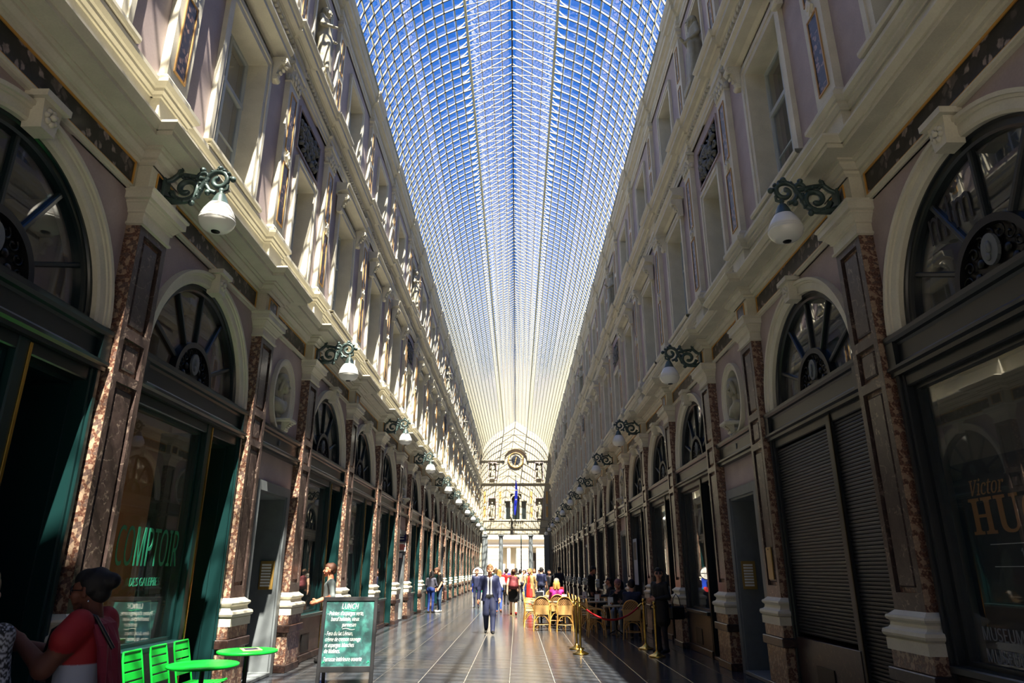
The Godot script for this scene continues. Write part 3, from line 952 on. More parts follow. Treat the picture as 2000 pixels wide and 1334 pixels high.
func build_roof() -> void:
	var c := structure("ceiling", "barrel-vaulted glass and iron roof with raised ridge lantern", "glass roof")
	var rib := rib_mesh()
	var fm := MB.new()
	for s in [-1.0, 1.0]:
		var fp := []
		for k in 19:
			fp.append(arc_pt(s * lerpf(A0, A1, k / 18.0), RR - 0.024))
		fm.bar(fp, 0.03, 0.012)
		fm.bar([arc_pt(s * A1) + Vector2(0, 0.128), Vector2(0, 17.898)], 0.024, 0.010)
	var flange: Mesh = fm.mesh(M.ridge)
	var n := int((UF - UB) / RIB)
	for k in n + 1:
		var d := UB + k * RIB
		var rn := part(c, "rib", rib, Vector3(0, 0, -d))
		part(rn, "flange", flange)
	# bars along the length
	var L := UF - UB
	var mid := -(UF + UB) / 2
	for s in [-1.0, 1.0]:
		for k in NP:
			var a: float = s * lerpf(A0, A1, float(k) / NP)
			var p := arc_pt(a)
			part(c, "purlin", bar_z(0.032, 0.036, L, a).mesh(M.purlin), Vector3(p.x, p.y, mid))
		var e := arc_pt(s * A1)
		part(c, "lantern_kerb", MB.new().bevel(-0.035, -0.045, -L / 2, 0.035, 0.045, L / 2, 0.01).mesh(M.purlin), Vector3(e.x, e.y, mid))
		part(c, "lantern_plate", MB.new().bevel(-0.025, -0.03, -L / 2, 0.025, 0.03, L / 2, 0.01).mesh(M.rib), Vector3(e.x, e.y + 0.2, mid))
		for k in [1, 2, 3]:
			var p := (e + Vector2(0, 0.15)).lerp(Vector2(0, 17.95), k / 4.0)
			part(c, "lantern_purlin", bar_z(0.018, 0.024, L, s * 0.6).mesh(M.rib), Vector3(p.x, p.y, mid))
	part(c, "ridge_bar", MB.new().bevel(-0.025, -0.04, -L / 2, 0.025, 0.05, L / 2, 0.008).mesh(M.ridge), Vector3(0, 17.92, mid))
	# panes
	var spots := []
	for s in [-1.0, 1.0]:
		for k in NP:
			var a: float = s * lerpf(A0, A1, (k + 0.5) / NP)
			spots.append([arc_pt(a, RR + 0.05), -a, RR * (A0 - A1) / NP - 0.012])
		var e := arc_pt(s * A1) + Vector2(0, 0.2)
		for k in 4:
			var p: Vector2 = e.lerp(Vector2(0, 17.97), (k + 0.5) / 4.0) + Vector2(0, 0.035)
			var dir := Vector2(0, 17.97) - e
			spots.append([p, atan2(dir.y * s * -1.0, dir.x * s * -1.0), dir.length() / 4 - 0.01])
	var meshes := []
	for sp in spots:
		var h: float = sp[2] / 2
		meshes.append(MB.new().box(-h, -0.002, -RIB / 2 + 0.008, h, 0.002, RIB / 2 - 0.008))
	var shared := []
	for m in meshes:
		shared.append(m.mesh(M.roof_glass))
	var rest := MB.new()
	var count := 0
	var cam := Vector3(0.16, 1.62, 0)
	for k in n:
		var d := UB + (k + 0.5) * RIB
		for i in spots.size():
			var p: Vector2 = spots[i][0]
			var at := Vector3(p.x, p.y, -d)
			var rel := at - cam
			var dep := -rel.z * 0.948 + rel.y * 0.3185
			var up := rel.y * 0.948 + rel.z * 0.3185
			var seen := dep > 0 and up / dep < 0.51 and absf(rel.x) / dep < 0.76
			var ba := Basis(Vector3.BACK, spots[i][1])
			if seen and count < 300:
				count += 1
				var o := part(c, "pane", shared[i], at)
				o.basis = ba
			else:
				rest.add(meshes[i], Transform3D(ba, at))
	part(c, "remaining_panes", rest.mesh(M.roof_glass)).set_meta("kind", "stuff")

func bar_z(w: float, h: float, L: float, a: float) -> MB:
	return MB.new().add(MB.new().box(-w / 2, -h / 2, -L / 2, w / 2, h / 2, L / 2), Transform3D(Basis(Vector3.BACK, -a), Vector3.ZERO))

func rib_mesh() -> Mesh:
	var rb := MB.new()
	for s in [-1.0, 1.0]:
		var pts := []
		for k in 19:
			var a: float = s * lerpf(A0, A1, k / 18.0)
			pts.append(arc_pt(a))
		rb.bar(pts, 0.026, 0.042)
		# rafter of the lantern and its curved gusset
		var e := arc_pt(s * A1)
		rb.bar([e + Vector2(0, 0.15), Vector2(0, 17.92)], 0.022, 0.034)
		rb.bar([e, e + Vector2(0, 0.20)], 0.022, 0.03)
		var gs := []
		for k in 6:
			var t := k / 5.0
			gs.append(arc_pt(s * lerpf(A1 + 0.085, A1, t), RR + 0.03 + 0.13 * t * t))
		rb.bar(gs, 0.018, 0.03)
	var tie := []
	for k in 13:
		tie.append(arc_pt(lerpf(-A1, A1, k / 12.0)))
	rb.bar(tie, 0.016, 0.018)
	return rb.mesh(M.rib)

# ------------------------------------------------------------------ bodies: tapered bones joined smoothly and meshed
# bone: [a, b, ra, rb, colour index]; cut: [centre, radius] takes away
func skin(bones: Array, cell: float, k: float, cols: Array, paint = null, cuts := []) -> MB:
	var lo := Vector3(1e9, 1e9, 1e9)
	var hi := -lo
	for b in bones:
		var r: float = maxf(b[2], b[3])
		for e in [b[0], b[1]]:
			lo = lo.min(e - Vector3.ONE * r)
			hi = hi.max(e + Vector3.ONE * r)
	lo -= Vector3.ONE * cell * 2.5
	hi += Vector3.ONE * cell * 2.5
	var nx := int(ceil((hi.x - lo.x) / cell)) + 1
	var ny := int(ceil((hi.y - lo.y) / cell)) + 1
	var nz := int(ceil((hi.z - lo.z) / cell)) + 1
	var fld := PackedFloat32Array()
	fld.resize(nx * ny * nz)
	fld.fill(9.0)
	var near := PackedFloat32Array()
	near.resize(nx * ny * nz)
	near.fill(9.0)
	var which := PackedByteArray()
	which.resize(nx * ny * nz)
	for b in bones:
		var a: Vector3 = b[0] - lo
		var ab: Vector3 = b[1] - b[0]
		var l2 := maxf(ab.length_squared(), 1e-9)
		var ra: float = b[2]
		var rb: float = b[3]
		var ci: int = b[4]
		var pad: float = maxf(ra, rb) + k + cell * 1.6
		var mn: Vector3 = (b[0].min(b[1]) - lo - Vector3.ONE * pad) / cell
		var mx: Vector3 = (b[0].max(b[1]) - lo + Vector3.ONE * pad) / cell
		var x0 := maxi(0, int(mn.x)); var x1 := mini(nx - 1, int(mx.x) + 1)
		var y0 := maxi(0, int(mn.y)); var y1 := mini(ny - 1, int(mx.y) + 1)
		var z0 := maxi(0, int(mn.z)); var z1 := mini(nz - 1, int(mx.z) + 1)
		var dr := rb - ra
		for z in range(z0, z1 + 1):
			for y in range(y0, y1 + 1):
				var row := (z * ny + y) * nx
				for x in range(x0, x1 + 1):
					var p := Vector3(x, y, z) * cell - a
					var t := clampf(p.dot(ab) / l2, 0.0, 1.0)
					var d := p.distance_to(ab * t) - ra - dr * t
					var i := row + x
					var o := fld[i]
					if d < near[i]:
						near[i] = d
						which[i] = ci
					if o > 8.0:
						fld[i] = d
					else:
						var h := maxf(k - absf(o - d), 0.0) / k
						fld[i] = minf(o, d) - h * h * k * 0.25
	for q in cuts:
		var cc: Vector3 = q[0] - lo
		var cr: float = q[1]
		for z in range(maxi(0, int((cc.z - cr) / cell) - 1), mini(nz, int((cc.z + cr) / cell) + 3)):
			for y in range(maxi(0, int((cc.y - cr) / cell) - 1), mini(ny, int((cc.y + cr) / cell) + 3)):
				for x in range(maxi(0, int((cc.x - cr) / cell) - 1), mini(nx, int((cc.x + cr) / cell) + 3)):
					var i := (z * ny + y) * nx + x
					fld[i] = maxf(fld[i], cr - (Vector3(x, y, z) * cell).distance_to(cc))
	# one vertex in each cell that the surface crosses
	var idx := PackedInt32Array()
	idx.resize(nx * ny * nz)
	idx.fill(-1)
	var vs := PackedVector3Array()
	var cs := PackedColorArray()
	var active := PackedInt32Array()
	var lim := cell * 2.0
	var sx := 1
	var sy := nx
	var sz := nx * ny
	var corner := [0, sx, sy, sx + sy, sz, sx + sz, sy + sz, sx + sy + sz]
	var edges := [[0, 1], [2, 3], [4, 5], [6, 7], [0, 2], [1, 3], [4, 6], [5, 7], [0, 4], [1, 5], [2, 6], [3, 7]]
	for i in fld.size() - sx - sy - sz:
		if absf(fld[i]) > lim:
			continue
		var neg := 0
		for q in 8:
			if fld[i + corner[q]] < 0.0:
				neg += 1
		if neg == 0 or neg == 8:
			continue
		var x := i % nx
		var y := (i / nx) % ny
		var z := i / sz
		if x >= nx - 1 or y >= ny - 1 or z >= nz - 1:
			continue
		var sum := Vector3.ZERO
		var m := 0
		for e in edges:
			var d0 := fld[i + corner[e[0]]]
			var d1 := fld[i + corner[e[1]]]
			if (d0 < 0.0) != (d1 < 0.0):
				var t := d0 / (d0 - d1)
				var p0 := Vector3(e[0] & 1, (e[0] >> 1) & 1, e[0] >> 2)
				var p1 := Vector3(e[1] & 1, (e[1] >> 1) & 1, e[1] >> 2)
				sum += p0.lerp(p1, t)
				m += 1
		var pos := lo + (Vector3(x, y, z) + sum / m) * cell
		idx[i] = vs.size()
		vs.append(pos)
		var best := 9.0
		var ci := 0
		for q in 8:
			if near[i + corner[q]] < best:
				best = near[i + corner[q]]
				ci = which[i + corner[q]]
		var col: Color = cols[ci]
		if paint != null:
			col = paint.call(pos, ci, col)
		cs.append(col.srgb_to_linear())
		active.append(i)
	var ns := PackedVector3Array()
	ns.resize(vs.size())
	var tri := PackedInt32Array()
	for i in active:
		var inside := fld[i] < 0.0
		for ax in 3:
			var s1: int = [sx, sy, sz][ax]
			var u: int = [sy, sz, sx][ax]
			var w: int = [sz, sx, sy][ax]
			if (fld[i + s1] < 0.0) == inside:
				continue
			if i - u - w < 0:
				continue
			var a := idx[i]; var b := idx[i - u]; var c := idx[i - u - w]; var d := idx[i - w]
			if a < 0 or b < 0 or c < 0 or d < 0:
				continue
			var q := [a, b, c, d] if inside else [a, d, c, b]
			# counter-clockwise for q, so that normals point out
			var nn: Vector3 = (vs[q[2]] - vs[q[0]]).cross(vs[q[3]] - vs[q[1]])
			for e in q:
				ns[e] += nn
			tri.append_array([q[0], q[2], q[1], q[0], q[3], q[2]])
	var mb := MB.new()
	for t in tri:
		mb.v.append(vs[t])
		mb.n.append(ns[t].normalized())
		mb.c.append(cs[t])
	return mb

func joined(list: Array) -> MB:
	var mb := MB.new()
	for o in list:
		mb.v.append_array(o.v)
		mb.n.append_array(o.n)
		mb.c.append_array(o.c)
	return mb

var skin_mat: StandardMaterial3D
func body_material() -> StandardMaterial3D:
	if skin_mat == null:
		skin_mat = plain(Color.WHITE, 0.75)
		skin_mat.vertex_color_use_as_albedo = true
	return skin_mat

# joints of a standing adult 1.75 m tall, facing +z, the body's own left at +x
func joints(pose: String) -> Dictionary:
	var J := {
		"hipL": Vector3(0.09, 0.93, 0), "hipR": Vector3(-0.09, 0.93, 0), "kneeL": Vector3(0.10, 0.50, 0.02), "kneeR": Vector3(-0.10, 0.50, 0.02),
		"ankL": Vector3(0.10, 0.085, -0.02), "ankR": Vector3(-0.10, 0.085, -0.02), "toeL": Vector3(0.125, 0.035, 0.15), "toeR": Vector3(-0.125, 0.035, 0.15),
		"pelvis": Vector3(0, 0.97, 0), "chest": Vector3(0, 1.30, 0), "neck": Vector3(0, 1.46, -0.01), "head": Vector3(0, 1.625, 0.025),
		"shL": Vector3(0.18, 1.395, -0.015), "shR": Vector3(-0.18, 1.395, -0.015), "elL": Vector3(0.235, 1.15, -0.04), "elR": Vector3(-0.235, 1.15, -0.04),
		"wrL": Vector3(0.25, 0.91, 0.05), "wrR": Vector3(-0.25, 0.91, 0.05),
	}
	if pose == "walk":
		J.kneeL = Vector3(0.09, 0.51, 0.14); J.ankL = Vector3(0.085, 0.10, 0.24); J.toeL = Vector3(0.10, 0.07, 0.41)
		J.kneeR = Vector3(-0.09, 0.50, 0.0); J.ankR = Vector3(-0.085, 0.16, -0.24); J.toeR = Vector3(-0.10, 0.045, -0.10)
		J.elL = Vector3(0.24, 1.16, -0.10); J.wrL = Vector3(0.25, 0.93, -0.12)
		J.elR = Vector3(-0.24, 1.16, 0.02); J.wrR = Vector3(-0.24, 0.95, 0.19)
	elif pose == "sit":
		for k in J:
			if not (k.begins_with("knee") or k.begins_with("ank") or k.begins_with("toe")):
				J[k] = J[k] - Vector3(0, 0.335, 0)
		for s in [["L", 1.0], ["R", -1.0]]:
			J["knee" + s[0]] = Vector3(0.11 * s[1], 0.565, 0.42)
			J["ank" + s[0]] = Vector3(0.11 * s[1], 0.09, 0.40)
			J["toe" + s[0]] = Vector3(0.125 * s[1], 0.04, 0.57)
			J["el" + s[0]] = Vector3(0.22 * s[1], 0.85, 0.08)
			J["wr" + s[0]] = Vector3(0.13 * s[1], 0.83, 0.31)
	return J

# colours: 0 skin, 1 top, 2 legs, 3 shoes, 4 sleeve, 5 skirt or coat, 6 lower leg
func body_bones(J: Dictionary, o: Dictionary) -> Array:
	var w: float = o.get("build", 1.0)      # stoutness
	var B := []
	for s in ["L", "R"]:
		var x := 1.0 if s == "L" else -1.0
		B.append([J["hip" + s], J["knee" + s], 0.092 * w, 0.064 * w * o.get("trouser", 1.0), 2])
		B.append([J["knee" + s], J["ank" + s], 0.060 * w * o.get("trouser", 1.0), 0.044 * o.get("trouser", 1.0), 6])
		B.append([J["ank" + s] + Vector3(0, -0.035, -0.025), J["toe" + s], 0.042, 0.034, 3])
		B.append([J.pelvis + Vector3(x * 0.06, 0.0, 0), J.chest + Vector3(x * 0.075, 0.02, 0), 0.105 * w, 0.110 * w, 1])
		B.append([J.chest + Vector3(x * 0.05, 0.055, -0.01), J["sh" + s], 0.085, 0.056 * w, 1])
		B.append([J.neck + Vector3(x * 0.03, -0.045, -0.02), J["sh" + s], 0.045, 0.048, 1])
		B.append([J["sh" + s], J["el" + s], 0.054 * w, 0.045 * w, 4])
		B.append([J["el" + s], J["wr" + s], 0.044 * w, 0.031 * w, 7])
		B.append([J["hip" + s] + Vector3(0, 0.02, -0.03 * w), J.pelvis + Vector3(x * 0.05, 0.03, -0.03), 0.10 * w, 0.10 * w, 2])
		var hd: Vector3 = (J["wr" + s] - J["el" + s]).normalized()
		B.append([J["wr" + s] + hd * 0.03, J["wr" + s] + hd * 0.11, 0.032, 0.026, 0])
	B.append([J.neck - Vector3(0, 0.06, 0), J.head - Vector3(0, 0.05, 0.01), 0.055, 0.052, 0])
	if o.get("bust", 0.0) > 0.0:
		for x in [-1.0, 1.0]:
			B.append([J.chest + Vector3(x * 0.075, -0.01, 0.07), J.chest + Vector3(x * 0.07, -0.03, 0.09), 0.065 * o.bust, 0.055 * o.bust, 1])
	if o.get("belly", 0.0) > 0.0:
		B.append([J.pelvis + Vector3(0, 0.12, 0.05), J.chest + Vector3(0, -0.1, 0.05), 0.13 * o.belly, 0.12 * o.belly, 1])
	for b in o.get("extra", []):
		B.append(b)
	return B

func head_bones(h: Vector3) -> Array:
	var B := [
		[h + Vector3(0, 0.035, -0.025), h + Vector3(0, 0.02, 0.012), 0.088, 0.083, 0],
		[h + Vector3(0, -0.03, 0.025), h + Vector3(0, -0.075, 0.047), 0.060, 0.036, 0],
		[h + Vector3(0, 0.015, 0.092), h + Vector3(0, -0.025, 0.112), 0.010, 0.017, 0],
		[h + Vector3(0, -0.062, 0.082), h + Vector3(0, -0.064, 0.084), 0.020, 0.020, 8],
		[h + Vector3(0, -0.10, 0.066), h + Vector3(0, -0.098, 0.07), 0.024, 0.022, 0],
		[h + Vector3(0, -0.06, -0.02), h + Vector3(0, -0.16, -0.035), 0.055, 0.056, 0],
	]
	for x in [-1.0, 1.0]:
		B.append([h + Vector3(x * 0.082, 0.012, -0.012), h + Vector3(x * 0.078, -0.032, -0.004), 0.017, 0.013, 0])
		B.append([h + Vector3(x * 0.050, -0.03, 0.06), h + Vector3(x * 0.04, -0.05, 0.06), 0.030, 0.028, 0])
		B.append([h + Vector3(x * 0.034, 0.008, 0.078), h + Vector3(x * 0.035, 0.008, 0.079), 0.014, 0.014, 9])
		B.append([h + Vector3(x * 0.016, 0.032, 0.092), h + Vector3(x * 0.052, 0.034, 0.076), 0.008, 0.007, 10])
	return B

# palm, four fingers and a thumb; d: along the hand, p: out of the palm's back, x: towards the thumb
func hand_bones(w: Vector3, d: Vector3, p: Vector3, sidev: Vector3, curl: float, sc := 1.0) -> Array:
	var B := []
	var lens := [0.070, 0.080, 0.074, 0.058]
	for k in 4:
		var off := sidev * (0.030 - 0.020 * k) * sc
		var a := w + d * 0.015 * sc + off * 0.55
		var kn := w + d * (0.088 - 0.004 * absf(k - 1.0)) * sc + off
		B.append([a, kn, 0.015 * sc, 0.0115 * sc, 0])
		var d1 := (d - p * curl * 0.6).normalized()
		var d2 := (d - p * curl * 1.7).normalized()
		var m: Vector3 = kn + d1 * lens[k] * 0.5 * sc
		B.append([kn, m, 0.0098 * sc, 0.0088 * sc, 0])
		B.append([m, m + d2 * lens[k] * 0.5 * sc, 0.0088 * sc, 0.0072 * sc, 0])
	var tb := w + d * 0.025 * sc + sidev * 0.026 * sc
	var t1 := tb + (d * 0.6 + sidev * 0.8 - p * 0.25).normalized() * 0.042 * sc
	B.append([w + d * 0.01 * sc, tb, 0.016 * sc, 0.015 * sc, 0])
	B.append([tb, t1, 0.0145 * sc, 0.011 * sc, 0])
	B.append([t1, t1 + (d * 0.9 + sidev * 0.25 - p * 0.35 * curl).normalized() * 0.034 * sc, 0.0105 * sc, 0.0085 * sc, 0])
	B.append([w - d * 0.02 * sc, w + d * 0.02 * sc, 0.027 * sc, 0.024 * sc, 0])
	return B

# one person; o holds colours, pose and extras. Hair and things carried that belong to the figure are its children.
func person(label: String, at: Vector3, facing: float, o: Dictionary, group := "") -> Node3D:
	var t := thing("person", label, "person", at, facing, group)
	var H: float = o.get("height", 1.75) / 1.75
	var J := joints(o.get("pose", "stand"))
	for k in o.get("joint", {}):
		J[k] = o.joint[k]
	var sk: Color = o.get("skin", Color(0.72, 0.52, 0.42))
	var top: Color = o.get("top", Color(0.3, 0.3, 0.35))
	var legs: Color = o.get("legs", Color(0.13, 0.15, 0.2))
	var cols := [sk, top, legs, o.get("shoes", Color(0.06, 0.05, 0.05)), o.get("sleeve", top), o.get("skirt", legs), o.get("shin", legs), o.get("forearm", o.get("sleeve", top)), sk.lerp(Color(0.55, 0.22, 0.2), 0.45), Color(0.09, 0.07, 0.06), o.get("brow", o.get("hair", Color(0.2, 0.14, 0.1)))]
	var fine: bool = o.get("fine", false)
	var cell: float = o.get("cell", 0.016)
	var paint = o.get("paint")
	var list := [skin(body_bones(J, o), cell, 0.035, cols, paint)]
	var h: Vector3 = J.head
	list.append(skin(head_bones(h), 0.0045 if fine else 0.008, 0.014, cols, o.get("face")))
	if o.get("hands", true):
		for s in ["L", "R"]:
			var x := 1.0 if s == "L" else -1.0
			var d: Vector3 = o.get("hand" + s, (J["wr" + s] - J["el" + s]).normalized())
			var out: Vector3 = o.get("back" + s, Vector3(x, 0, 0.2))
			out = (out - d * out.dot(d)).normalized()
			var thumb: Vector3 = d.cross(out).normalized()
			if thumb.z < 0:
				thumb = -thumb
			list.append(skin(hand_bones(J["wr" + s], d, out, thumb, o.get("curl", 0.45), 1.0), 0.004 if fine else 0.006, 0.010, cols))
	var mb := joined(list)
	turn_head(mb, J, o)
	for i in mb.v.size():
		mb.v[i] *= H
	part(t, "body", mb.mesh(body_material()))
	# hair
	if o.get("hair_style", "short") != "none":
		var hc: Color = o.get("hair", Color(0.2, 0.14, 0.1))
		var hb := []
		var st: String = o.get("hair_style", "short")
		hb.append([h + Vector3(0, 0.050, -0.032), h + Vector3(0, 0.062, 0.022), 0.092, 0.072, 0])
		hb.append([h + Vector3(0, 0.02, -0.055), h + Vector3(0, -0.02, -0.06), 0.078, 0.066, 0])
		for x in [-1.0, 1.0]:
			hb.append([h + Vector3(x * 0.062, 0.045, -0.01), h + Vector3(x * 0.066, 0.0, -0.03), 0.036, 0.03, 0])
		if st == "bob" or st == "long":
			var low := -0.12 if st == "bob" else -0.27
			for x in [-1.0, 1.0]:
				hb.append([h + Vector3(x * 0.07, 0.02, -0.03), h + Vector3(x * 0.085, low, -0.03), 0.042, 0.035, 0])
				hb.append([h + Vector3(x * 0.035, 0.0, -0.075), h + Vector3(x * 0.05, low - 0.02, -0.09), 0.055, 0.04, 0])
		elif st == "bun":
			hb.append([h + Vector3(0, 0.05, -0.12), h + Vector3(0, 0.045, -0.13), 0.05, 0.05, 0])
		elif st == "tail":
			hb.append([h + Vector3(0, 0.03, -0.12), h + Vector3(0, -0.2, -0.13), 0.035, 0.02, 0])
		var hm := skin(hb, 0.0055 if fine else 0.009, 0.02, [hc], null, [[h + Vector3(0, -0.045, 0.085), 0.078], [h + Vector3(0.04, -0.01, 0.10), 0.055], [h + Vector3(-0.04, -0.01, 0.10), 0.055]])
		turn_head(hm, J, o)
		for i in hm.v.size():
			hm.v[i] *= H
		part(t, "hair", hm.mesh(body_material()))
	return t

# turn and tilt what lies above the neck
func turn_head(mb: MB, J: Dictionary, o: Dictionary) -> void:
	if not o.has("look"):
		return
	var lk: Vector2 = o.look
	var b := Basis(Vector3.UP, lk.x) * Basis(Vector3.RIGHT, lk.y)
	var nk: Vector3 = J.neck
	for i in mb.v.size():
		var p := mb.v[i]
		if absf(p.x - J.head.x) > 0.17 or p.y < nk.y - 0.30 or absf(p.z - J.head.z) > 0.22:
			continue
		var f := smoothstep(nk.y - 0.02, nk.y + 0.07, p.y)
		if f <= 0.0 and p.y < nk.y:
			continue
		mb.v[i] = p.lerp(nk + b * (p - nk), f)
		mb.n[i] = mb.n[i].lerp(b * mb.n[i], f).normalized()

# cloth over a body: the bones let out a little, open below a hem and, if asked, down the front
func garment(bones: Array, grow: float, cell: float, col: Color, hem: float, gap = null) -> MB:
	var B := []
	for b in bones:
		B.append([b[0], b[1], b[2] + grow, b[3] + grow, 0])
	var full := skin(B, cell, 0.035, [col])
	var mb := MB.new()
	for i in range(0, full.v.size(), 3):
		var m := (full.v[i] + full.v[i + 1] + full.v[i + 2]) / 3.0
		if m.y < hem:
			continue
		if gap != null and m.z > 0.0 and absf(m.x) < gap.call(m.y):
			continue
		for k in 3:
			var q := full.v[i + k]
			q.y = maxf(q.y, hem)
			if gap != null and q.z > 0.0 and absf(q.x) < gap.call(q.y):
				q.x = gap.call(q.y) * signf(m.x)
			mb.v.append(q)
			mb.n.append(full.n[i + k])
			mb.c.append(full.c[i + k])
	return mb

# ------------------------------------------------------------------ where a bay stands, in words
const NTH := ["first", "second", "third", "fourth", "fifth", "sixth"]
func bay_words(i: int) -> String:
	var k := 0
	for j in i:
		if bays[j][1] == "N":
			k += 1
	if k == 0:
		return "%s arch before the first bust niche" % ["third", "second", "last"][i]
	var a := (i - 3) % 4
	return "%s arch past the %s bust niche" % [["", "first", "middle", "last"][a], NTH[k - 1]]

func side_words(s: float) -> String:
	return "sunlit side" if s < 0 else "shaded side"

var S := {}
func font_of(f: String) -> SystemFont:
	var r := SystemFont.new()
	r.font_names = PackedStringArray([f.trim_suffix(" Bold")])
	if f.ends_with("Bold"):
		r.font_weight = 700
	return r

func lettering(parent: Node, txt: String, size: float, at: Vector3, turn: float, mat: Material, f = "Droid Sans", sx := 1.0, align := HORIZONTAL_ALIGNMENT_CENTER, depth := 0.004, slant := 0.0, called := "lettering") -> MeshInstance3D:
	var tm := TextMesh.new()
	tm.text = txt
	tm.font = font_of(f)
	tm.font_size = 32
	tm.pixel_size = size / 32.0 * 1.37
	tm.depth = depth
	tm.curve_step = 2.0
	tm.horizontal_alignment = align
	tm.material = mat
	var o := MeshInstance3D.new()
	o.name = numbered(parent, called)
	o.mesh = tm
	parent.add_child(o)
	o.transform = Transform3D(Basis(Vector3.UP, turn) * Basis(Vector3(sx, 0, 0), Vector3(slant, 1, 0), Vector3(0, 0, 1)), at)
	return o

func half_disc(r: float, yc: float, n := 32) -> PackedVector2Array:
	var pg := PackedVector2Array()
	for k in n + 1:
		pg.append(Vector2(cos(PI * k / n) * r, yc + sin(PI * k / n) * r))
	return pg

func shop_meshes() -> void:
	for c in ["teal", "navy"]:
		var m: Material = M.teal_dark if c == "teal" else M.navy
		var m2: Material = M.teal if c == "teal" else M.navy
		var fs := MB.new().sweepz(FASCIA, -1.50, 1.50).box(0.05, 3.56, 1.36, 0.11, 3.80, 1.50).box(0.05, 3.56, -1.50, 0.11, 3.80, -1.36)
		fs.box(-0.2, 3.84, -1.48, 0.02, 3.93, 1.48)
		S[c + "fascia"] = fs.mesh(m)
		var fr := MB.new().arch([Vector2(1.17, -0.15), Vector2(1.17, -0.07), Vector2(1.19, -0.05), Vector2(1.24, -0.05), Vector2(1.25, -0.03), Vector2(1.31, -0.03)], 3.93, 0, PI, 36)
		fr.box(-0.15, 3.88, -1.30, -0.04, 3.97, 1.30)
		S[c + "fan"] = fr.mesh(m)
		S[c + "spoke"] = MB.new().bevel(-0.14, 0.48, -0.026, -0.075, 1.19, 0.026, 0.012).mesh(m)
		# jambs and the post beside the door
		S[c + "jamb"] = MB.new().bevel(-0.16, 0.02, -0.07, 0.06, 3.47, 0.07, 0.012).bevel(0.05, 0.02, -0.03, 0.085, 3.47, 0.03, 0.008).mesh(m2)
		S[c + "post"] = MB.new().bevel(-0.16, 0.06, -0.075, 0.05, 3.47, 0.075, 0.012).mesh(m2)
		S[c + "transom"] = MB.new().bevel(-0.14, 3.34, -1.40, 0.04, 3.47, 1.40, 0.012).mesh(m)
		S[c + "display"] = frame_mb(-0.10, -0.02, 0.83, 3.35, -0.36, 1.36, 0.05).bevel(-0.14, 0.77, -0.40, 0.12, 0.84, 1.40, 0.012).mesh(m2)
		# door set back: reveals, head, leaf
		S[c + "reveal"] = MB.new().box(-0.62, 0.02, -0.54, -0.10, 3.36, -0.50).box(-0.62, 0.02, -1.38, -0.10, 3.36, -1.34).box(-0.62, 3.30, -1.38, -0.10, 3.36, -0.50).mesh(m2)
		S[c + "leaf"] = frame_mb(-0.62, -0.57, 0.02, 2.45, -1.34, -0.54, 0.10).box(-0.62, 0.02, -1.34, -0.57, 0.42, -0.54).box(-0.63, 2.45, -1.34, -0.56, 2.56, -0.54).mesh(m)
		S[c + "band"] = frame_mb(-0.62, -0.58, 2.56, 3.31, -1.34, -0.54, 0.05).mesh(m)
	var gr := MB.new().arch([Vector2(0.0, -0.11), Vector2(0.43, -0.11), Vector2(0.44, -0.05), Vector2(0.51, -0.05), Vector2(0.52, -0.14)], 3.93, 0, PI, 28)
	for k in 9:
		var f := PI * (k + 0.5) / 9
		gr.tube(scroll(Vector3(-0.085, 3.93 + sin(f) * 0.355, cos(f) * 0.355), Vector3(0, sin(f), cos(f)), Vector3(0, cos(f), -sin(f)), 0.065, 0.012, 0, 6.5, 12), 0.012, 4)
	for k in 6:
		var f := PI * (k + 0.5) / 6
		gr.ball(Vector3(-0.09, 3.93 + sin(f) * 0.24, cos(f) * 0.24), Vector3(0.022, 0.045, 0.045), 6, 4)
	S.grille = gr.mesh(M.iron)
	var og := MB.new()
	var op := PackedVector2Array()
	for k in 20:
		op.append(Vector2(cos(TAU * k / 20) * 0.10, 4.16 + sin(TAU * k / 20) * 0.14))
	og.plate(op, Vector3(-0.085, 0, 0), Vector3.BACK, Vector3.UP, -0.03)
	og.ball(Vector3(-0.05, 4.18, 0), Vector3(0.02, 0.06, 0.03), 6, 5).ball(Vector3(-0.05, 4.10, 0.02), Vector3(0.02, 0.04, 0.03), 6, 4)
	S.badge = og.mesh(M.stone_grey)
	var fp := MB.new()
	fp.plate(half_disc(1.20, 3.93), Vector3(-0.115, 0, 0), Vector3.BACK, Vector3.UP, 0.005)
	S.fanpane = fp.mesh(M.glass)
	S.riser = MB.new().bevel(-0.16, 0.0, -0.44, 0.09, 0.13, 1.50, 0.01).bevel(-0.16, 0.13, -0.44, 0.06, 0.77, 1.50, 0.006).mesh(M.plinth)
	S.vent = MB.new().box(0.055, 0.18, 0.3, 0.075, 0.48, 0.8).mesh(M.black)
	S.step = MB.new().bevel(-0.62, 0.0, -1.45, 0.06, 0.06, -0.44, 0.008).mesh(M.plinth)
	S.brass = MB.new().bevel(0.045, 0.10, -0.082, 0.062, 3.44, -0.045, 0.005).mesh(M.brass)
	S.bronze = MB.new().bevel(0.045, 0.10, -0.082, 0.062, 3.44, -0.045, 0.005).mesh(plain(Color(0.20, 0.16, 0.09), 0.4, 0.6))
	S.handle = MB.new().tube([Vector3(-0.57, 1.0, -0.62), Vector3(-0.52, 1.0, -0.62), Vector3(-0.52, 1.35, -0.62), Vector3(-0.57, 1.35, -0.62)], 0.012, 6).mesh(M.brass)
	S.slat = MB.new().sweepz([Vector2(0.0, -0.020), Vector2(0.013, -0.016), Vector2(0.018, 0.0), Vector2(0.013, 0.016), Vector2(0.0, 0.020)], -0.5, 0.5).mesh(plain(Color(0.13, 0.135, 0.145), 0.4, 0.3))

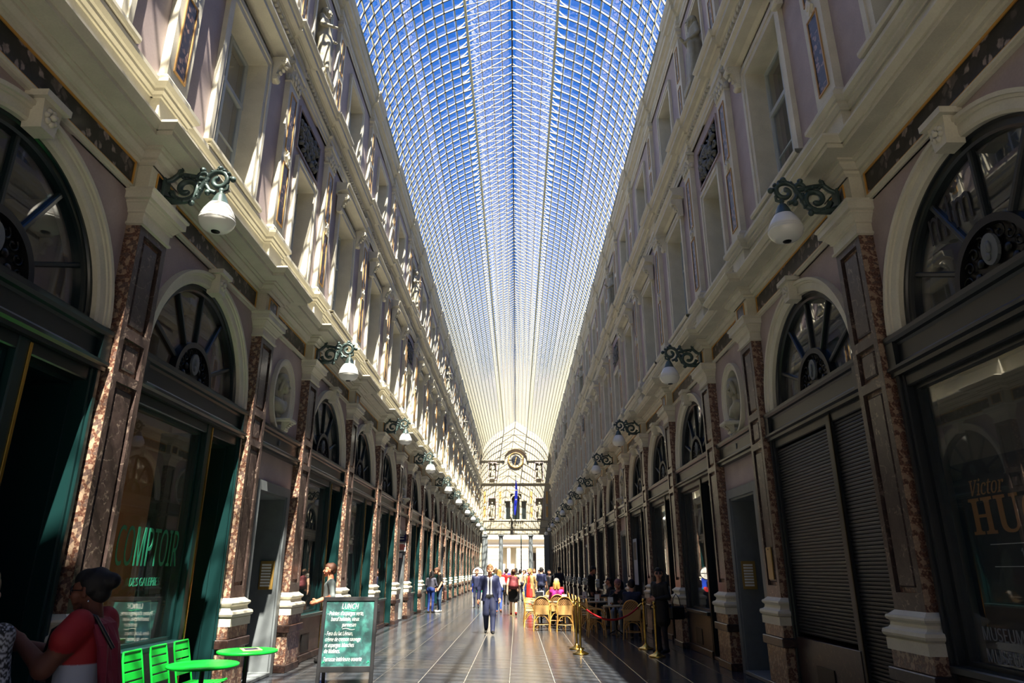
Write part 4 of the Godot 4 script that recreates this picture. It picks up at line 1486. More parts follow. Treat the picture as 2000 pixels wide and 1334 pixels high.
func shopfront(s: float, i: int) -> Node3D:
	var d: float = bays[i][0]
	var shut := s > 0 and i == 2
	var c := "teal" if s < 0 else "navy"
	var look := "dark teal timber shopfront with brass-edged post" if s < 0 else "near-black timber shopfront"
	if shut:
		look = "near-black shopfront closed by ribbed roller shutters"
	elif s < 0 and i == 2:
		look = "teal shopfront with tall green letters"
	elif s > 0 and i == 1:
		look = "near-black shopfront with a large gold-lettered poster"
	var t := thing("shopfront", "%s, %s, %s" % [look, side_words(s), bay_words(i)], "shopfront", wall_at(s, d), wall_turn(s), "shopfronts under the arches")
	part(t, "fascia", S[c + "fascia"])
	var f := part(t, "fanlight", S[c + "fan"])
	for a in [24.0, 57.0, 90.0, 123.0, 156.0]:
		var sp := part(f, "glazing_bar", S[c + "spoke"], Vector3(0, 3.93, 0))
		sp.rotation.x = deg_to_rad(90.0 - a)
	part(f, "pane", S.fanpane)
	part(f, "iron_grille", S.grille)
	part(f, "badge", S.badge)
	for z in [1.43, -1.43]:
		part(t, "jamb", S[c + "jamb"], Vector3(0, 0, z))
	part(t, "transom", S[c + "transom"])
	var r := part(t, "stall_riser", S.riser)
	part(r, "vent", S.vent)
	part(t, "door_step", S.step)
	var p := part(t, "post", S[c + "post"], Vector3(0, 0, -0.45))
	part(p, "edge_strip", S.brass if s < 0 else S.bronze)
	if shut:
		for q in [[0.50, 1.72, 0.84], [-0.93, 0.84, 0.12]]:
			var y: float = q[2]
			var n := 0
			while y < 3.33:
				var sl := part(t, "shutter_slat", S.slat, Vector3(0.0, y, q[0]))
				sl.scale = Vector3(1, 1, q[1])
				y += 0.0415
				n += 1
		return t
	var w := part(t, "display_window", S[c + "display"])
	part(w, "pane", pane_mesh(-0.065, -0.058, 0.87, 3.31, -0.32, 1.32))
	part(t, "door_reveal", S[c + "reveal"])
	var l := part(t, "door", S[c + "leaf"])
	part(l, "pane", pane_mesh(-0.60, -0.594, 0.42, 2.36, -1.25, -0.63))
	part(l, "handle", S.handle)
	var b := part(t, "overlight", S[c + "band"])
	part(b, "pane", pane_mesh(-0.60, -0.594, 2.6, 3.27, -1.30, -0.58))
	return t

func build_shops() -> void:
	shop_meshes()
	for s in [-1.0, 1.0]:
		for i in bays.size():
			if bays[i][1] == "A":
				var t := shopfront(s, i)
				if s < 0 and i == 2:
					var g := plain(Color(0.05, 0.40, 0.30), 0.5)
					lettering(t, "COMPTOIR", 0.40, Vector3(-0.045, 1.86, 0.45), PI / 2, g, "Droid Sans", 0.50)
					lettering(t, "DES GALERIES", 0.085, Vector3(-0.045, 1.50, 0.42), PI / 2, g, "Droid Sans", 0.9)
				if s > 0 and i == 1:
					var bd := part(t, "poster", MB.new().box(-0.20, 0.95, -0.34, -0.18, 2.55, 1.30).mesh(plain(Color(0.035, 0.033, 0.032), 0.6)))
					part(bd, "backing", MB.new().box(-0.22, 2.30, -0.34, -0.185, 3.30, 1.30).mesh(plain(Color(0.33, 0.31, 0.26), 0.8)))
					var gl := plain(Color(0.64, 0.44, 0.23), 0.5)
					lettering(bd, "HUGO", 0.30, Vector3(-0.175, 2.06, 0.50), PI / 2, gl, "Droid Serif Bold", 1.0)
					lettering(bd, "Victor", 0.13, Vector3(-0.175, 2.31, 0.86), PI / 2, gl, "Droid Serif", 0.9, HORIZONTAL_ALIGNMENT_CENTER, 0.004, 0.35)
					lettering(bd, "15.10", 0.10, Vector3(-0.175, 1.74, 0.50), PI / 2, plain(Color(0.6, 0.6, 0.6), 0.6), "Droid Sans", 0.6)
					part(bd, "ruled_line", MB.new().box(-0.18, 1.83, -0.25, -0.172, 1.836, 0.95).mesh(M.paper))
					part(bd, "ruled_line", MB.new().box(-0.18, 1.65, -0.25, -0.172, 1.656, 0.95).mesh(M.paper))
					var wh := plain(Color(0.42, 0.43, 0.44), 0.6)
					lettering(t, "MUSEUM EUROPE", 0.10, Vector3(-0.045, 1.12, 0.60), PI / 2, wh, "Droid Sans", 0.9)
					lettering(t, "MUSEUM OF", 0.10, Vector3(-0.045, 0.95, 0.75), PI / 2, wh, "Droid Sans", 0.9)
					lettering(t, "mlm", 0.34, Vector3(-0.105, 4.72, 0.45), PI / 2, plain(Color(0.16, 0.16, 0.19), 0.6), "Droid Sans", 0.7)
	# doors of the narrow bays
	var leaf := frame_mb(-0.50, -0.44, 0.06, 2.78, -0.61, 0.61, 0.10).box(-0.49, 0.1, -0.55, -0.46, 2.7, 0.55)
	for y in [[0.22, 0.62], [0.75, 1.05], [1.45, 2.1], [2.2, 2.65]]:
		for z in [[-0.48, -0.06], [0.06, 0.48]]:
			leaf.bevel(-0.47, y[0], z[0], -0.435, y[1], z[1], 0.012)
	var leaf_mesh := leaf.mesh(M.teal_dark)
	var slot := MB.new().bevel(-0.45, 1.16, -0.14, -0.43, 1.26, 0.14, 0.004).mesh(M.brass)
	var knob := MB.new().ball(Vector3(-0.40, 1.12, 0.50), Vector3(0.035, 0.035, 0.035), 8, 6).mesh(M.brass)
	var stp := MB.new().bevel(-0.55, 0.0, -0.62, 0.10, 0.06, 0.62, 0.01).mesh(M.stone_grey)
	var n := 0
	for i in bays.size():
		if bays[i][1] != "N":
			continue
		for s in [-1.0, 1.0]:
			var t := structure("door_%d" % (2 * n + (1 if s < 0 else 2)), "dark green panelled door under the %s bust niche on the %s" % [NTH[n], side_words(s)], "door")
			t.position = wall_at(s, bays[i][0])
			t.rotation.y = wall_turn(s)
			part(t, "leaf", leaf_mesh)
			part(t, "letter_slot", slot)
			part(t, "knob", knob)
			part(t, "step", stp)
			var b := thing("sign_board", "long dark fascia board above the door under the %s bust niche, %s" % [NTH[n], side_words(s)], "sign", wall_at(s, bays[i][0]), wall_turn(s), "fascia boards above the doors")
			part(b, "board", P.nfascia)
			part(b, "number_plate", MB.new().ball(Vector3(0.06, 3.68, 0), Vector3(0.012, 0.05, 0.035), 8, 6).mesh(M.stone_grey))
		n += 1

# ------------------------------------------------------------------ lamps
func build_lamps() -> void:
	var lp := thing("wall_lamp", "x", "lamp", Vector3.ZERO, 0.0, "opal globe lamps along both walls")
	var X := Vector3.RIGHT
	var Y := Vector3.UP
	var mb := MB.new()
	# wall plate and the S scrolls of the arm
	mb.bevel(0.16, 5.48, -0.07, 0.20, 5.95, 0.07, 0.01)
	mb.tube(scroll(Vector3(0.42, 5.68, 0), X, Y, 0.165, 0.035, -2.9, 5.6, 30), [0.04] + filled(28, 0.033) + [0.028, 0.02], 6)
	mb.tube(scroll(Vector3(0.77, 5.78, 0), X, Y, 0.145, 0.03, 3.4, -4.6, 28), filled(29, 0.030), 6)
	mb.tube([Vector3(0.18, 5.56, 0), Vector3(0.26, 5.53, 0), Vector3(0.36, 5.525, 0), Vector3(0.46, 5.53, 0), Vector3(0.55, 5.60, 0), Vector3(0.585, 5.70, 0), Vector3(0.63, 5.78, 0)], [0.045, 0.042, 0.036, 0.034, 0.034, 0.034, 0.034], 6)
	mb.tube(scroll(Vector3(0.575, 5.83, 0), X, Y, 0.085, 0.02, -1.2, 4.4, 16), filled(17, 0.026), 6)
	mb.tube([Vector3(0.19, 5.78, 0), Vector3(0.25, 5.80, 0), Vector3(0.31, 5.86, 0), Vector3(0.33, 5.93, 0), Vector3(0.30, 5.98, 0), Vector3(0.255, 5.97, 0), Vector3(0.25, 5.92, 0)], [0.035, 0.033, 0.03, 0.028, 0.026, 0.024, 0.024], 6)
	mb.tube([Vector3(0.31, 5.86, 0), Vector3(0.42, 5.85, 0), Vector3(0.52, 5.83, 0), Vector3(0.62, 5.80, 0)], 0.028, 6)
	mb.tube([Vector3(0.62, 5.75, 0), Vector3(0.68, 5.66, 0), Vector3(0.75, 5.63, 0)], 0.026, 6)
	for q in [Vector3(0.50, 5.505, 0), Vector3(0.665, 5.635, 0), Vector3(0.77, 5.94, 0), Vector3(0.93, 5.80, 0), Vector3(0.575, 5.92, 0)]:
		mb.ball(q, Vector3(0.036, 0.036, 0.036), 8, 5)
	for k in 10:
		var f := -2.6 + k * 0.5
		mb.ball(Vector3(0.42 + cos(f) * 0.165, 5.68 + sin(f) * 0.16, 0), Vector3(0.026, 0.026, 0.042), 6, 4)
	for k in 7:
		var f := 3.2 - k * 0.5
		mb.ball(Vector3(0.77 + cos(f) * 0.14, 5.78 + sin(f) * 0.14, 0), Vector3(0.024, 0.024, 0.038), 6, 4)
	mb.tube([Vector3(0.88, 5.73, 0), Vector3(0.88, 5.67, 0), Vector3(0.82, 5.65, 0)], 0.018, 6)
	part(lp, "bracket", mb.mesh(M.verdigris))
	part(lp, "cap", MB.new().lathe([Vector2(0.0, 5.68), Vector2(0.025, 5.68), Vector2(0.03, 5.65), Vector2(0.02, 5.63), Vector2(0.045, 5.61), Vector2(0.065, 5.57), Vector2(0.092, 5.50), Vector2(0.11, 5.475), Vector2(0.10, 5.47)], Vector3(0.82, 0, 0), 20).mesh(M.verdigris))
	part(lp, "globe", MB.new().lathe([Vector2(0.10, 5.485), Vector2(0.125, 5.45), Vector2(0.155, 5.40), Vector2(0.178, 5.345), Vector2(0.183, 5.325), Vector2(0.178, 5.318), Vector2(0.189, 5.310), Vector2(0.191, 5.300), Vector2(0.182, 5.292), Vector2(0.193, 5.284), Vector2(0.195, 5.272), Vector2(0.188, 5.262), Vector2(0.184, 5.24), Vector2(0.165, 5.205), Vector2(0.135, 5.175), Vector2(0.09, 5.155), Vector2(0.045, 5.148)], Vector3(0.82, 0, 0), 28).mesh(M.opal))
	part(lp, "bottom_cap", MB.new().lathe([Vector2(0.05, 5.152), Vector2(0.045, 5.14), Vector2(0.02, 5.135), Vector2(0.0, 5.135)], Vector3(0.82, 0, 0), 12).mesh(M.iron))
	var first := true
	for k in range(2, pil.size() - 1, 2):
		for s in [-1.0, 1.0]:
			var w := "last pilaster before the first bust niche"
			if k > 2:
				var q := (k - 4) / 4
				w = ("first pilaster past the %s bust niche" if (k - 4) % 4 == 0 else "third pilaster past the %s bust niche") % NTH[q]
			var lb := "opal globe lamp on scrolled iron bracket, %s, %s" % [side_words(s), w]
			if first:
				lp.position = wall_at(s, pil[k])
				lp.rotation.y = wall_turn(s)
				lp.set_meta("label", lb)
				first = false
			else:
				copy_of(lp, wall_at(s, pil[k]), wall_turn(s), lb)

func filled(n: int, v: float) -> Array:
	var a := []
	for k in n:
		a.append(v)
	return a

# ------------------------------------------------------------------ busts and statues
func build_sculpture() -> void:
	var white := [Color.WHITE]
	var V := func(x: float, y: float, z: float) -> Vector3: return Vector3(x, y, z)
	# a bust that faces +x; heights from the console up
	var hb := []
	for b in head_bones(Vector3.ZERO):
		hb.append([b[0], b[1], b[2], b[3], 0])
	var bust := joined([skin(hb, 0.011, 0.014, white)])
	var tr := Transform3D(Basis(Vector3.UP, PI / 2 + 0.45).scaled(Vector3.ONE * 1.25), Vector3(0.0, 4.70, 0))
	for i in bust.v.size():
		bust.v[i] = tr * bust.v[i]
		bust.n[i] = (tr.basis * bust.n[i]).normalized()
	var rest := skin([[V.call(-0.05, 4.60, 0), V.call(-0.04, 4.42, 0), 0.075, 0.08, 0], [V.call(-0.06, 4.38, -0.14), V.call(-0.06, 4.38, 0.14), 0.10, 0.10, 0], [V.call(-0.03, 4.32, -0.08), V.call(-0.03, 4.32, 0.08), 0.12, 0.12, 0], [V.call(-0.04, 4.26, 0.0), V.call(-0.04, 4.18, 0), 0.11, 0.08, 0], [V.call(0.02, 4.42, -0.15), V.call(0.07, 4.24, 0.06), 0.05, 0.045, 0], [V.call(0.0, 4.37, 0.17), V.call(0.06, 4.22, 0.05), 0.05, 0.04, 0]], 0.016, 0.03, white)
	var hair := skin([[V.call(-0.06, 4.80, 0.0), V.call(0.0, 4.82, 0.02), 0.125, 0.105, 0], [V.call(-0.09, 4.76, 0.09), V.call(-0.06, 4.50, 0.12), 0.07, 0.045, 0], [V.call(-0.09, 4.76, -0.09), V.call(-0.06, 4.50, -0.12), 0.07, 0.045, 0], [V.call(0.06, 4.79, 0.08), V.call(0.02, 4.60, 0.13), 0.04, 0.03, 0], [V.call(0.06, 4.80, -0.08), V.call(0.02, 4.60, -0.13), 0.04, 0.03, 0], [V.call(-0.1, 4.7, 0.0), V.call(-0.12, 4.5, 0.0), 0.08, 0.06, 0]], 0.014, 0.02, white)
	var head_m := joined([bust, rest])
	head_m.c.clear()
	hair.c.clear()
	var bm: Mesh = head_m.mesh(M.statue)
	var hm: Mesh = hair.mesh(M.statue)
	var cm := console_mesh(0.20, 0.18, 0.17)
	var cmesh: Mesh = MB.new().add(cm, Transform3D(Basis.IDENTITY, Vector3(0.085, 3.89, 0))).add(MB.new().bevel(-0.17, 4.04, -0.17, 0.27, 4.10, 0.17, 0.015), Transform3D.IDENTITY).mesh(M.cream)
	# a robed standing figure that faces +z, about two metres with its block
	var J := joints("stand")
	J.wrR = Vector3(-0.10, 1.20, 0.20); J.elR = Vector3(-0.26, 1.14, 0.02); J.wrL = Vector3(0.16, 1.02, 0.16)
	var B := body_bones(J, {"build": 1.05, "extra": [[Vector3(0.03, 0.95, 0), Vector3(0.04, 0.16, 0.0), 0.16, 0.20, 1], [Vector3(-0.1, 1.35, 0.05), Vector3(0.16, 0.85, 0.13), 0.06, 0.07, 1], [Vector3(0.16, 0.9, 0.1), Vector3(0.17, 0.25, 0.12), 0.07, 0.06, 1], [Vector3(-0.06, 0.8, 0.14), Vector3(-0.09, 0.15, 0.16), 0.045, 0.05, 1]]})
	var all := []
	for i in 11:
		all.append(Color.WHITE)
	var hb2 := []
	for b in head_bones(J.head):
		hb2.append([b[0], b[1], b[2], b[3], 0])
	hb2.append([J.head + Vector3(0, 0.06, -0.04), J.head + Vector3(0, -0.1, -0.10), 0.095, 0.06, 0])
	var st := joined([skin(B, 0.024, 0.035, all), skin(hb2, 0.014, 0.016, all)])
	st.c.clear()
	for i in st.v.size():
		st.v[i] = Vector3(st.v[i].x, st.v[i].y + 0.16, st.v[i].z)
	var sm: Mesh = st.mesh(M.statue)
	var block: Mesh = MB.new().bevel(-0.28, 0.0, -0.22, 0.28, 0.17, 0.24, 0.015).mesh(M.statue)
	var n := 0
	for i in bays.size():
		if bays[i][1] != "N":
			continue
		for s in [-1.0, 1.0]:
			var t := thing("stone_bust", "pale stone bust in the %s oval niche on the %s" % [NTH[n], side_words(s)], "bust", wall_at(s, bays[i][0]), wall_turn(s), "busts in the oval niches")
			part(t, "figure", bm)
			part(t, "hair", hm)
			part(t, "scroll_console", cmesh)
			var q := thing("stone_statue", "robed stone statue in attic niche above the %s bust niche, %s" % [NTH[n], side_words(s)], "statue", wall_at(s, bays[i][0], 11.13) + Vector3(-0.06 * s, 0, 0), wall_turn(s) + PI / 2, "statues in the attic niches")
			part(q, "figure", sm)
			part(q, "block", block)
		n += 1
	# four more on the end wall
	for q in [[-2.62, 7.05, "lower niche of the end wall, on the sunlit side"], [2.62, 7.05, "lower niche of the end wall, on the shaded side"], [-2.62, 11.35, "upper niche of the end wall, on the sunlit side"], [2.62, 11.35, "upper niche of the end wall, on the shaded side"]]:
		var t := thing("stone_statue", "robed stone statue in " + q[2], "statue", Vector3(q[0], q[1], -UF + 0.05), 0.0, "statues on the end wall")
		var f := part(t, "figure", sm)
		f.scale = Vector3.ONE * 0.92
		part(t, "block", block)

# ------------------------------------------------------------------ the end walls and the street beyond
func vault_poly(y0: float) -> PackedVector2Array:
	var pg := PackedVector2Array([Vector2(-4.0, y0), Vector2(4.0, y0), Vector2(4.0, 14.46)])
	for k in 13:
		pg.append(arc_pt(lerpf(A0, A1, k / 12.0), RR + 0.02))
	pg.append(Vector2(1.33, 17.12))
	pg.append(Vector2(0, 17.95))
	pg.append(Vector2(-1.33, 17.12))
	for k in 13:
		pg.append(arc_pt(-lerpf(A1, A0, k / 12.0), RR + 0.02))
	pg.append(Vector2(-4.0, 14.46))
	return pg

func band(pf: Array, hw: float) -> MB:
	# a moulding of the end wall: profile (out, y) along x, facing +z
	var mb := MB.new().sweepz(pf, -hw, hw)
	return MB.new().add(mb, Transform3D(Basis(Vector3.UP, -PI / 2), Vector3.ZERO))

func build_ends() -> void:
	var w := structure("wall_far", "sunlit cream end wall with clock, statues and balcony", "wall")
	var o := Vector3(0, 0, -UF)
	# wall face in strips, so that the niches and the balcony door are real openings
	var f := MB.new()
	f.box(-4.0, 5.35, -0.6, 4.0, 7.0, 0.0)
	for s in [-1.0, 1.0]:
		f.box(minf(s * 3.02, s * 4.0), 7.0, -0.6, maxf(s * 3.02, s * 4.0), 13.4, 0.0)
		f.box(minf(s * 1.25, s * 2.22), 7.0, -0.6, maxf(s * 1.25, s * 2.22), 13.4, 0.0)
		f.box(minf(s * 2.22, s * 3.02), 9.25, -0.6, maxf(s * 2.22, s * 3.02), 11.3, 0.0)
		f.box(minf(s * 2.22, s * 3.02), 13.15, -0.6, maxf(s * 2.22, s * 3.02), 13.4, 0.0)
		f.box(minf(s * 2.22, s * 3.02), 7.0, -0.6, maxf(s * 2.22, s * 3.02), 11.3, -0.35)
		f.box(minf(s * 2.22, s * 3.02), 11.3, -0.6, maxf(s * 2.22, s * 3.02), 13.4, -0.35)
		f.box(minf(s * 3.45, s * 4.0), 0.0, -0.6, maxf(s * 3.45, s * 4.0), 5.35, 0.0)
	f.box(-1.25, 9.75, -0.6, 1.25, 13.4, 0.0)
	f.plate(vault_poly(13.4), Vector3(0, 0, -0.6), Vector3.RIGHT, Vector3.UP, 0.6)
	part(w, "wall_face", f.mesh(M.cream_worn), o)
	part(w, "lintel", band([Vector2(0, 5.33), Vector2(0.08, 5.33), Vector2(0.08, 5.45), Vector2(0.12, 5.46), Vector2(0.12, 5.56), Vector2(0.06, 5.58), Vector2(0.06, 5.85), Vector2(0.10, 5.92), Vector2(0.16, 5.96), Vector2(0.18, 6.05), Vector2(0, 6.1)], 3.6).mesh(M.cream_worn), o)
	part(w, "cornice", band([Vector2(0.0, 10.66), Vector2(0.04, 10.68), Vector2(0.04, 10.78), Vector2(0.13, 10.83), Vector2(0.16, 10.90), Vector2(0.16, 10.94), Vector2(0.0, 10.98)], 3.98).mesh(M.cream_worn), o)
	for s in [-1.0, 1.0]:
		var m := MB.new().add(MB.new().sweepz([Vector2(0, 13.25), Vector2(0.06, 13.27), Vector2(0.06, 13.33), Vector2(0.12, 13.38), Vector2(0.14, 13.45), Vector2(0, 13.5)], -1.25, 1.25), Transform3D(Basis(Vector3.UP, -PI / 2), Vector3(s * 2.7, 0, 0)))
		part(w, "broken_cornice", m.mesh(M.cream_worn), o)
		for q in [[7.0, 9.25], [11.3, 13.15]]:
			part(w, "niche_frame", MB.new().add(frame_mb(0, 0.05, q[0] - 0.05, q[1] + 0.1, -0.5, 0.5, 0.1), Transform3D(Basis(Vector3.UP, -PI / 2), Vector3(s * 2.62, 0, 0))).mesh(M.pink), o)
		for x in [1.72, 3.45]:
			var pl := part(w, "pilaster", MB.new().bevel(-0.18, 6.9, 0, 0.18, 10.3, 0.10, 0.01).mesh(M.cream_worn), o + Vector3(s * x, 0, 0))
			part(pl, "ochre_inlay", MB.new().box(-0.10, 7.2, 0.09, 0.10, 10.0, 0.112).mesh(M.ochre))
			part(pl, "lozenge", MB.new().ball(Vector3(0, 8.5, 0.12), Vector3(0.12, 0.16, 0.04), 8, 6).mesh(M.cream_worn))
	for x in [-1.62, 1.62]:
		var c := part(w, "column", MB.new().lathe([Vector2(0.30, 0.5), Vector2(0.30, 0.55), Vector2(0.27, 0.62), Vector2(0.25, 0.7), Vector2(0.25, 1.4), Vector2(0.215, 4.95)], Vector3.ZERO, 20).mesh(M.stone_grey), o + Vector3(x, 0, 0))
		part(c, "plinth", MB.new().bevel(-0.34, 0, -0.34, 0.34, 0.5, 0.34, 0.02).mesh(M.stone_grey))
		part(c, "capital", MB.new().lathe([Vector2(0.215, 4.93), Vector2(0.25, 4.97), Vector2(0.22, 5.0), Vector2(0.22, 5.1), Vector2(0.30, 5.2)], Vector3.ZERO, 20).bevel(-0.32, 5.2, -0.32, 0.32, 5.36, 0.32, 0.02).mesh(M.stone_grey))
	for s in [-1.0, 1.0]:
		var p := part(w, "corner_pier", MB.new().bevel(-0.28, 0, -0.3, 0.28, 5.35, 0.3, 0.02).mesh(M.stone_grey), o + Vector3(s * 3.35, 0, 0))
		part(p, "capital", MB.new().bevel(-0.34, 5.1, -0.36, 0.34, 5.34, 0.36, 0.03).mesh(M.stone_grey))
	part(w, "clock_arch", MB.new().add(MB.new().arch([Vector2(1.25, 0.0), Vector2(1.25, 0.1), Vector2(1.32, 0.22), Vector2(1.45, 0.24), Vector2(1.46, 0.0)], 13.4, 0, PI, 28), Transform3D(Basis(Vector3.UP, -PI / 2), Vector3.ZERO)).mesh(M.cream_worn), o)
	# balcony with balusters and the three-part door behind it
	var b := part(w, "balcony", MB.new().bevel(-3.55, 6.1, 0, -0.75, 6.8, 0.12, 0.01).bevel(0.75, 6.1, 0, 3.55, 6.8, 0.12, 0.01).bevel(-3.6, 6.8, 0, 3.6, 6.90, 0.18, 0.02).bevel(-0.8, 6.08, 0, 0.8, 6.2, 0.20, 0.01).mesh(M.cream_worn), o)
	var bal: Mesh = MB.new().lathe([Vector2(0.04, 6.2), Vector2(0.05, 6.25), Vector2(0.075, 6.38), Vector2(0.06, 6.5), Vector2(0.035, 6.62), Vector2(0.04, 6.72), Vector2(0.05, 6.8)], Vector3.ZERO, 8).mesh(M.cream_worn)
	for k in 7:
		part(b, "baluster", bal, Vector3(-0.6 + k * 0.2, 0, 0.09))
	var d := part(w, "balcony_door", MB.new().box(-1.25, 6.9, -0.5, -1.15, 9.0, -0.05).box(1.15, 6.9, -0.5, 1.25, 9.0, -0.05).bevel(-0.62, 6.9, -0.4, -0.42, 9.0, 0.05, 0.01).bevel(0.42, 6.9, -0.4, 0.62, 9.0, 0.05, 0.01).bevel(-1.25, 8.95, -0.4, -0.42, 9.12, 0.08, 0.01).bevel(0.42, 8.95, -0.4, 1.25, 9.12, 0.08, 0.01).box(-1.25, 9.1, -0.4, -0.62, 9.76, 0.0).box(0.62, 9.1, -0.4, 1.25, 9.76, 0.0).mesh(M.cream_worn), o)
	part(d, "arch", MB.new().add(MB.new().arch([Vector2(0.45, -0.3), Vector2(0.45, 0.06), Vector2(0.60, 0.08), Vector2(0.61, 0.0)], 9.1, 0, PI, 20), Transform3D(Basis(Vector3.UP, -PI / 2), Vector3.ZERO)).mesh(M.cream_worn))
	for q in [[-1.15, -0.62], [-0.42, 0.42], [0.62, 1.15]]:
		part(d, "pane", MB.new().box(q[0], 6.95, -0.3, q[1], 8.95, -0.28).mesh(M.glass))
		part(d, "sash", frame_mb(0, 0.05, 6.93, 8.97, q[0], q[1], 0.07).mesh(M.sash)).transform = Transform3D(Basis(Vector3.UP, -PI / 2), o * 0 + Vector3(0, 0, -0.33))
	part(w, "balcony_room", MB.new().box(-1.6, 6.8, -3.0, 1.6, 10.0, -2.9).box(-1.6, 6.8, -3, -1.5, 10, -0.6).box(1.5, 6.8, -3, 1.6, 10, -0.6).box(-1.6, 9.9, -3, 1.6, 10, -0.6).box(-1.6, 6.8, -3, 1.6, 6.9, -0.6).mesh(M.room_wall), o)
	# the clock
	var ck := thing("wall_clock", "round gilt-rimmed clock with dark numerals high on the end wall", "clock", Vector3(0, 13.45, -UF + 0.02))
	var Z := Vector3.BACK
	part(ck, "surround", MB.new().lathe([Vector2(0.9, 0.0), Vector2(0.88, 0.12), Vector2(0.80, 0.16), Vector2(0.76, 0.10)], Vector3.ZERO, 40, Z).mesh(M.ochre))
	part(ck, "dial", MB.new().lathe([Vector2(0.76, 0.09), Vector2(0.0, 0.09)], Vector3.ZERO, 40, Z).mesh(M.cream_worn))
	part(ck, "inner_dial", MB.new().lathe([Vector2(0.52, 0.09), Vector2(0.52, 0.11), Vector2(0.0, 0.11)], Vector3.ZERO, 32, Z).mesh(plain(Color(0.12, 0.13, 0.16), 0.4)))
	var num: Array = ["XII", "I", "II", "III", "IV", "V", "VI", "VII", "VIII", "IX", "X", "XI"]
	for k in 12:
		var a := TAU * k / 12
		lettering(ck, num[k], 0.15, Vector3(sin(a) * 0.63, cos(a) * 0.63, 0.10), 0.0, M.black, "Droid Serif", 0.8, HORIZONTAL_ALIGNMENT_CENTER, 0.01, 0.0, "numeral")
	part(ck, "hour_hand", MB.new().box(-0.03, -0.08, 0.12, 0.03, 0.38, 0.135).mesh(M.gold)).rotation.z = -0.25
	part(ck, "minute_hand", MB.new().box(-0.022, -0.1, 0.14, 0.022, 0.52, 0.15).mesh(M.gold)).rotation.z = 2.9
	# the flag on its pole
	var fl := thing("flag", "blue flag hanging from a slanting pole above the balcony", "flag", Vector3(0, 7.0, -UF + 0.3))
	part(fl, "pole", MB.new().tube([Vector3(0, 0, 0), Vector3(0, 4.4, 1.9)], 0.035, 8).ball(Vector3(0, 4.42, 1.92), Vector3(0.07, 0.07, 0.07), 8, 6).mesh(M.iron))
	var cl := MB.new()
	for k in 14:
		for j in 5:
			var q := []
			for e in [[k, j], [k + 1, j], [k + 1, j + 1], [k, j + 1]]:
				var u: float = e[0] / 14.0
				var v: float = e[1] / 5.0
				var wd := 0.10 + 0.22 * sin(u * PI * 0.9)
				q.append(Vector3((v - 0.5) * wd + 0.06 * sin(u * 5.0), 4.0 - 3.7 * u, 1.75 - 0.25 * u + 0.10 * sin(v * 9.0 + u * 2.0)))
			cl.quad(q[0], q[1], q[2], q[3], Vector3(0, 0, 1))
			cl.quad(q[0] - Vector3(0, 0, 0.012), q[1] - Vector3(0, 0, 0.012), q[2] - Vector3(0, 0, 0.012), q[3] - Vector3(0, 0, 0.012), Vector3(0, 0, -1))
	part(fl, "cloth", cl.mesh(plain(Color(0.03, 0.12, 0.62), 0.7)))
	for y in [2.9, 1.9]:
		part(fl, "star", MB.new().ball(Vector3(0.03, y, 1.76), Vector3(0.07, 0.06, 0.03), 6, 4).mesh(plain(Color(0.85, 0.75, 0.2), 0.7)))
	# the end wall behind the camera: the same openings, closed above
	var k2 := structure("wall_back", "cream end wall with columns at the near end of the arcade", "wall")
	var g := MB.new()
	g.plate(vault_poly(5.35), Vector3(0, 0, 0), Vector3.RIGHT, Vector3.UP, 0.5)
	for s in [-1.0, 1.0]:
		g.box(minf(s * 3.45, s * 4.0), 0, 0, maxf(s * 3.45, s * 4.0), 5.35, 0.5)
	part(k2, "wall_face", g.mesh(M.cream), Vector3(0, 0, -UB))
	for x in [-1.62, 1.62]:
		part(k2, "column", MB.new().lathe([Vector2(0.3, 0.0), Vector2(0.25, 0.7), Vector2(0.215, 5.35)], Vector3.ZERO, 16).mesh(M.stone_grey), Vector3(x, 0, -UB + 0.25))
	# buildings outside, across the street at either end
	var st := thing("street_building", "sunlit white rusticated building seen through the far entrance", "building", Vector3(0, 0, -96))
	var bf := MB.new()
	for q in [[-14.0, -1.9], [-1.2, -0.75], [0.05, 1.65], [2.7, 14.0]]:
		bf.box(q[0], 0.0, -1.0, q[1], 4.6, 0.0)
	bf.box(-14, 4.6, -1, 14, 12.0, 0)
	bf.box(-14, 0, -1.2, 14, 12.0, -1.0)
	part(st, "wall", bf.mesh(plain(Color(0.80, 0.77, 0.70), 0.7)))
	part(st, "cornice", MB.new().bevel(-14, 5.6, 0, 14, 6.1, 0.5, 0.05).bevel(-14, 4.75, 0, 14, 4.95, 0.15, 0.02).mesh(plain(Color(0.78, 0.75, 0.68), 0.7)))
	for k in 9:
		for q in [[-8.0, -1.95], [0.1, 1.6], [2.75, 8.0]]:
			part(st, "stone_course", MB.new().bevel(q[0], k * 0.5 + 0.04, 0.0, q[1], k * 0.5 + 0.46, 0.06, 0.02).mesh(plain(Color(0.82, 0.79, 0.71), 0.7)))
	for q in [[-1.9, -1.2], [-0.75, 0.05]]:
		var wn := part(st, "window", frame_mb(0, 0.06, 0.9, 4.6, q[0], q[1], 0.07).mesh(M.sash))
		wn.transform = Transform3D(Basis(Vector3.UP, -PI / 2), Vector3(0, 0, -0.4))
		part(wn, "pane", pane_mesh(0.02, 0.03, 0.95, 4.55, q[0] + 0.05, q[1] - 0.05))
	part(st, "door", MB.new().bevel(1.65, 0, -0.9, 2.7, 3.9, -0.8, 0.02).mesh(plain(Color(0.10, 0.07, 0.05), 0.5)))
	var lpst := thing("lamp_post", "slim dark green lamp post standing in the street beyond the entrance", "lamp post", Vector3(0.62, 0, -84))
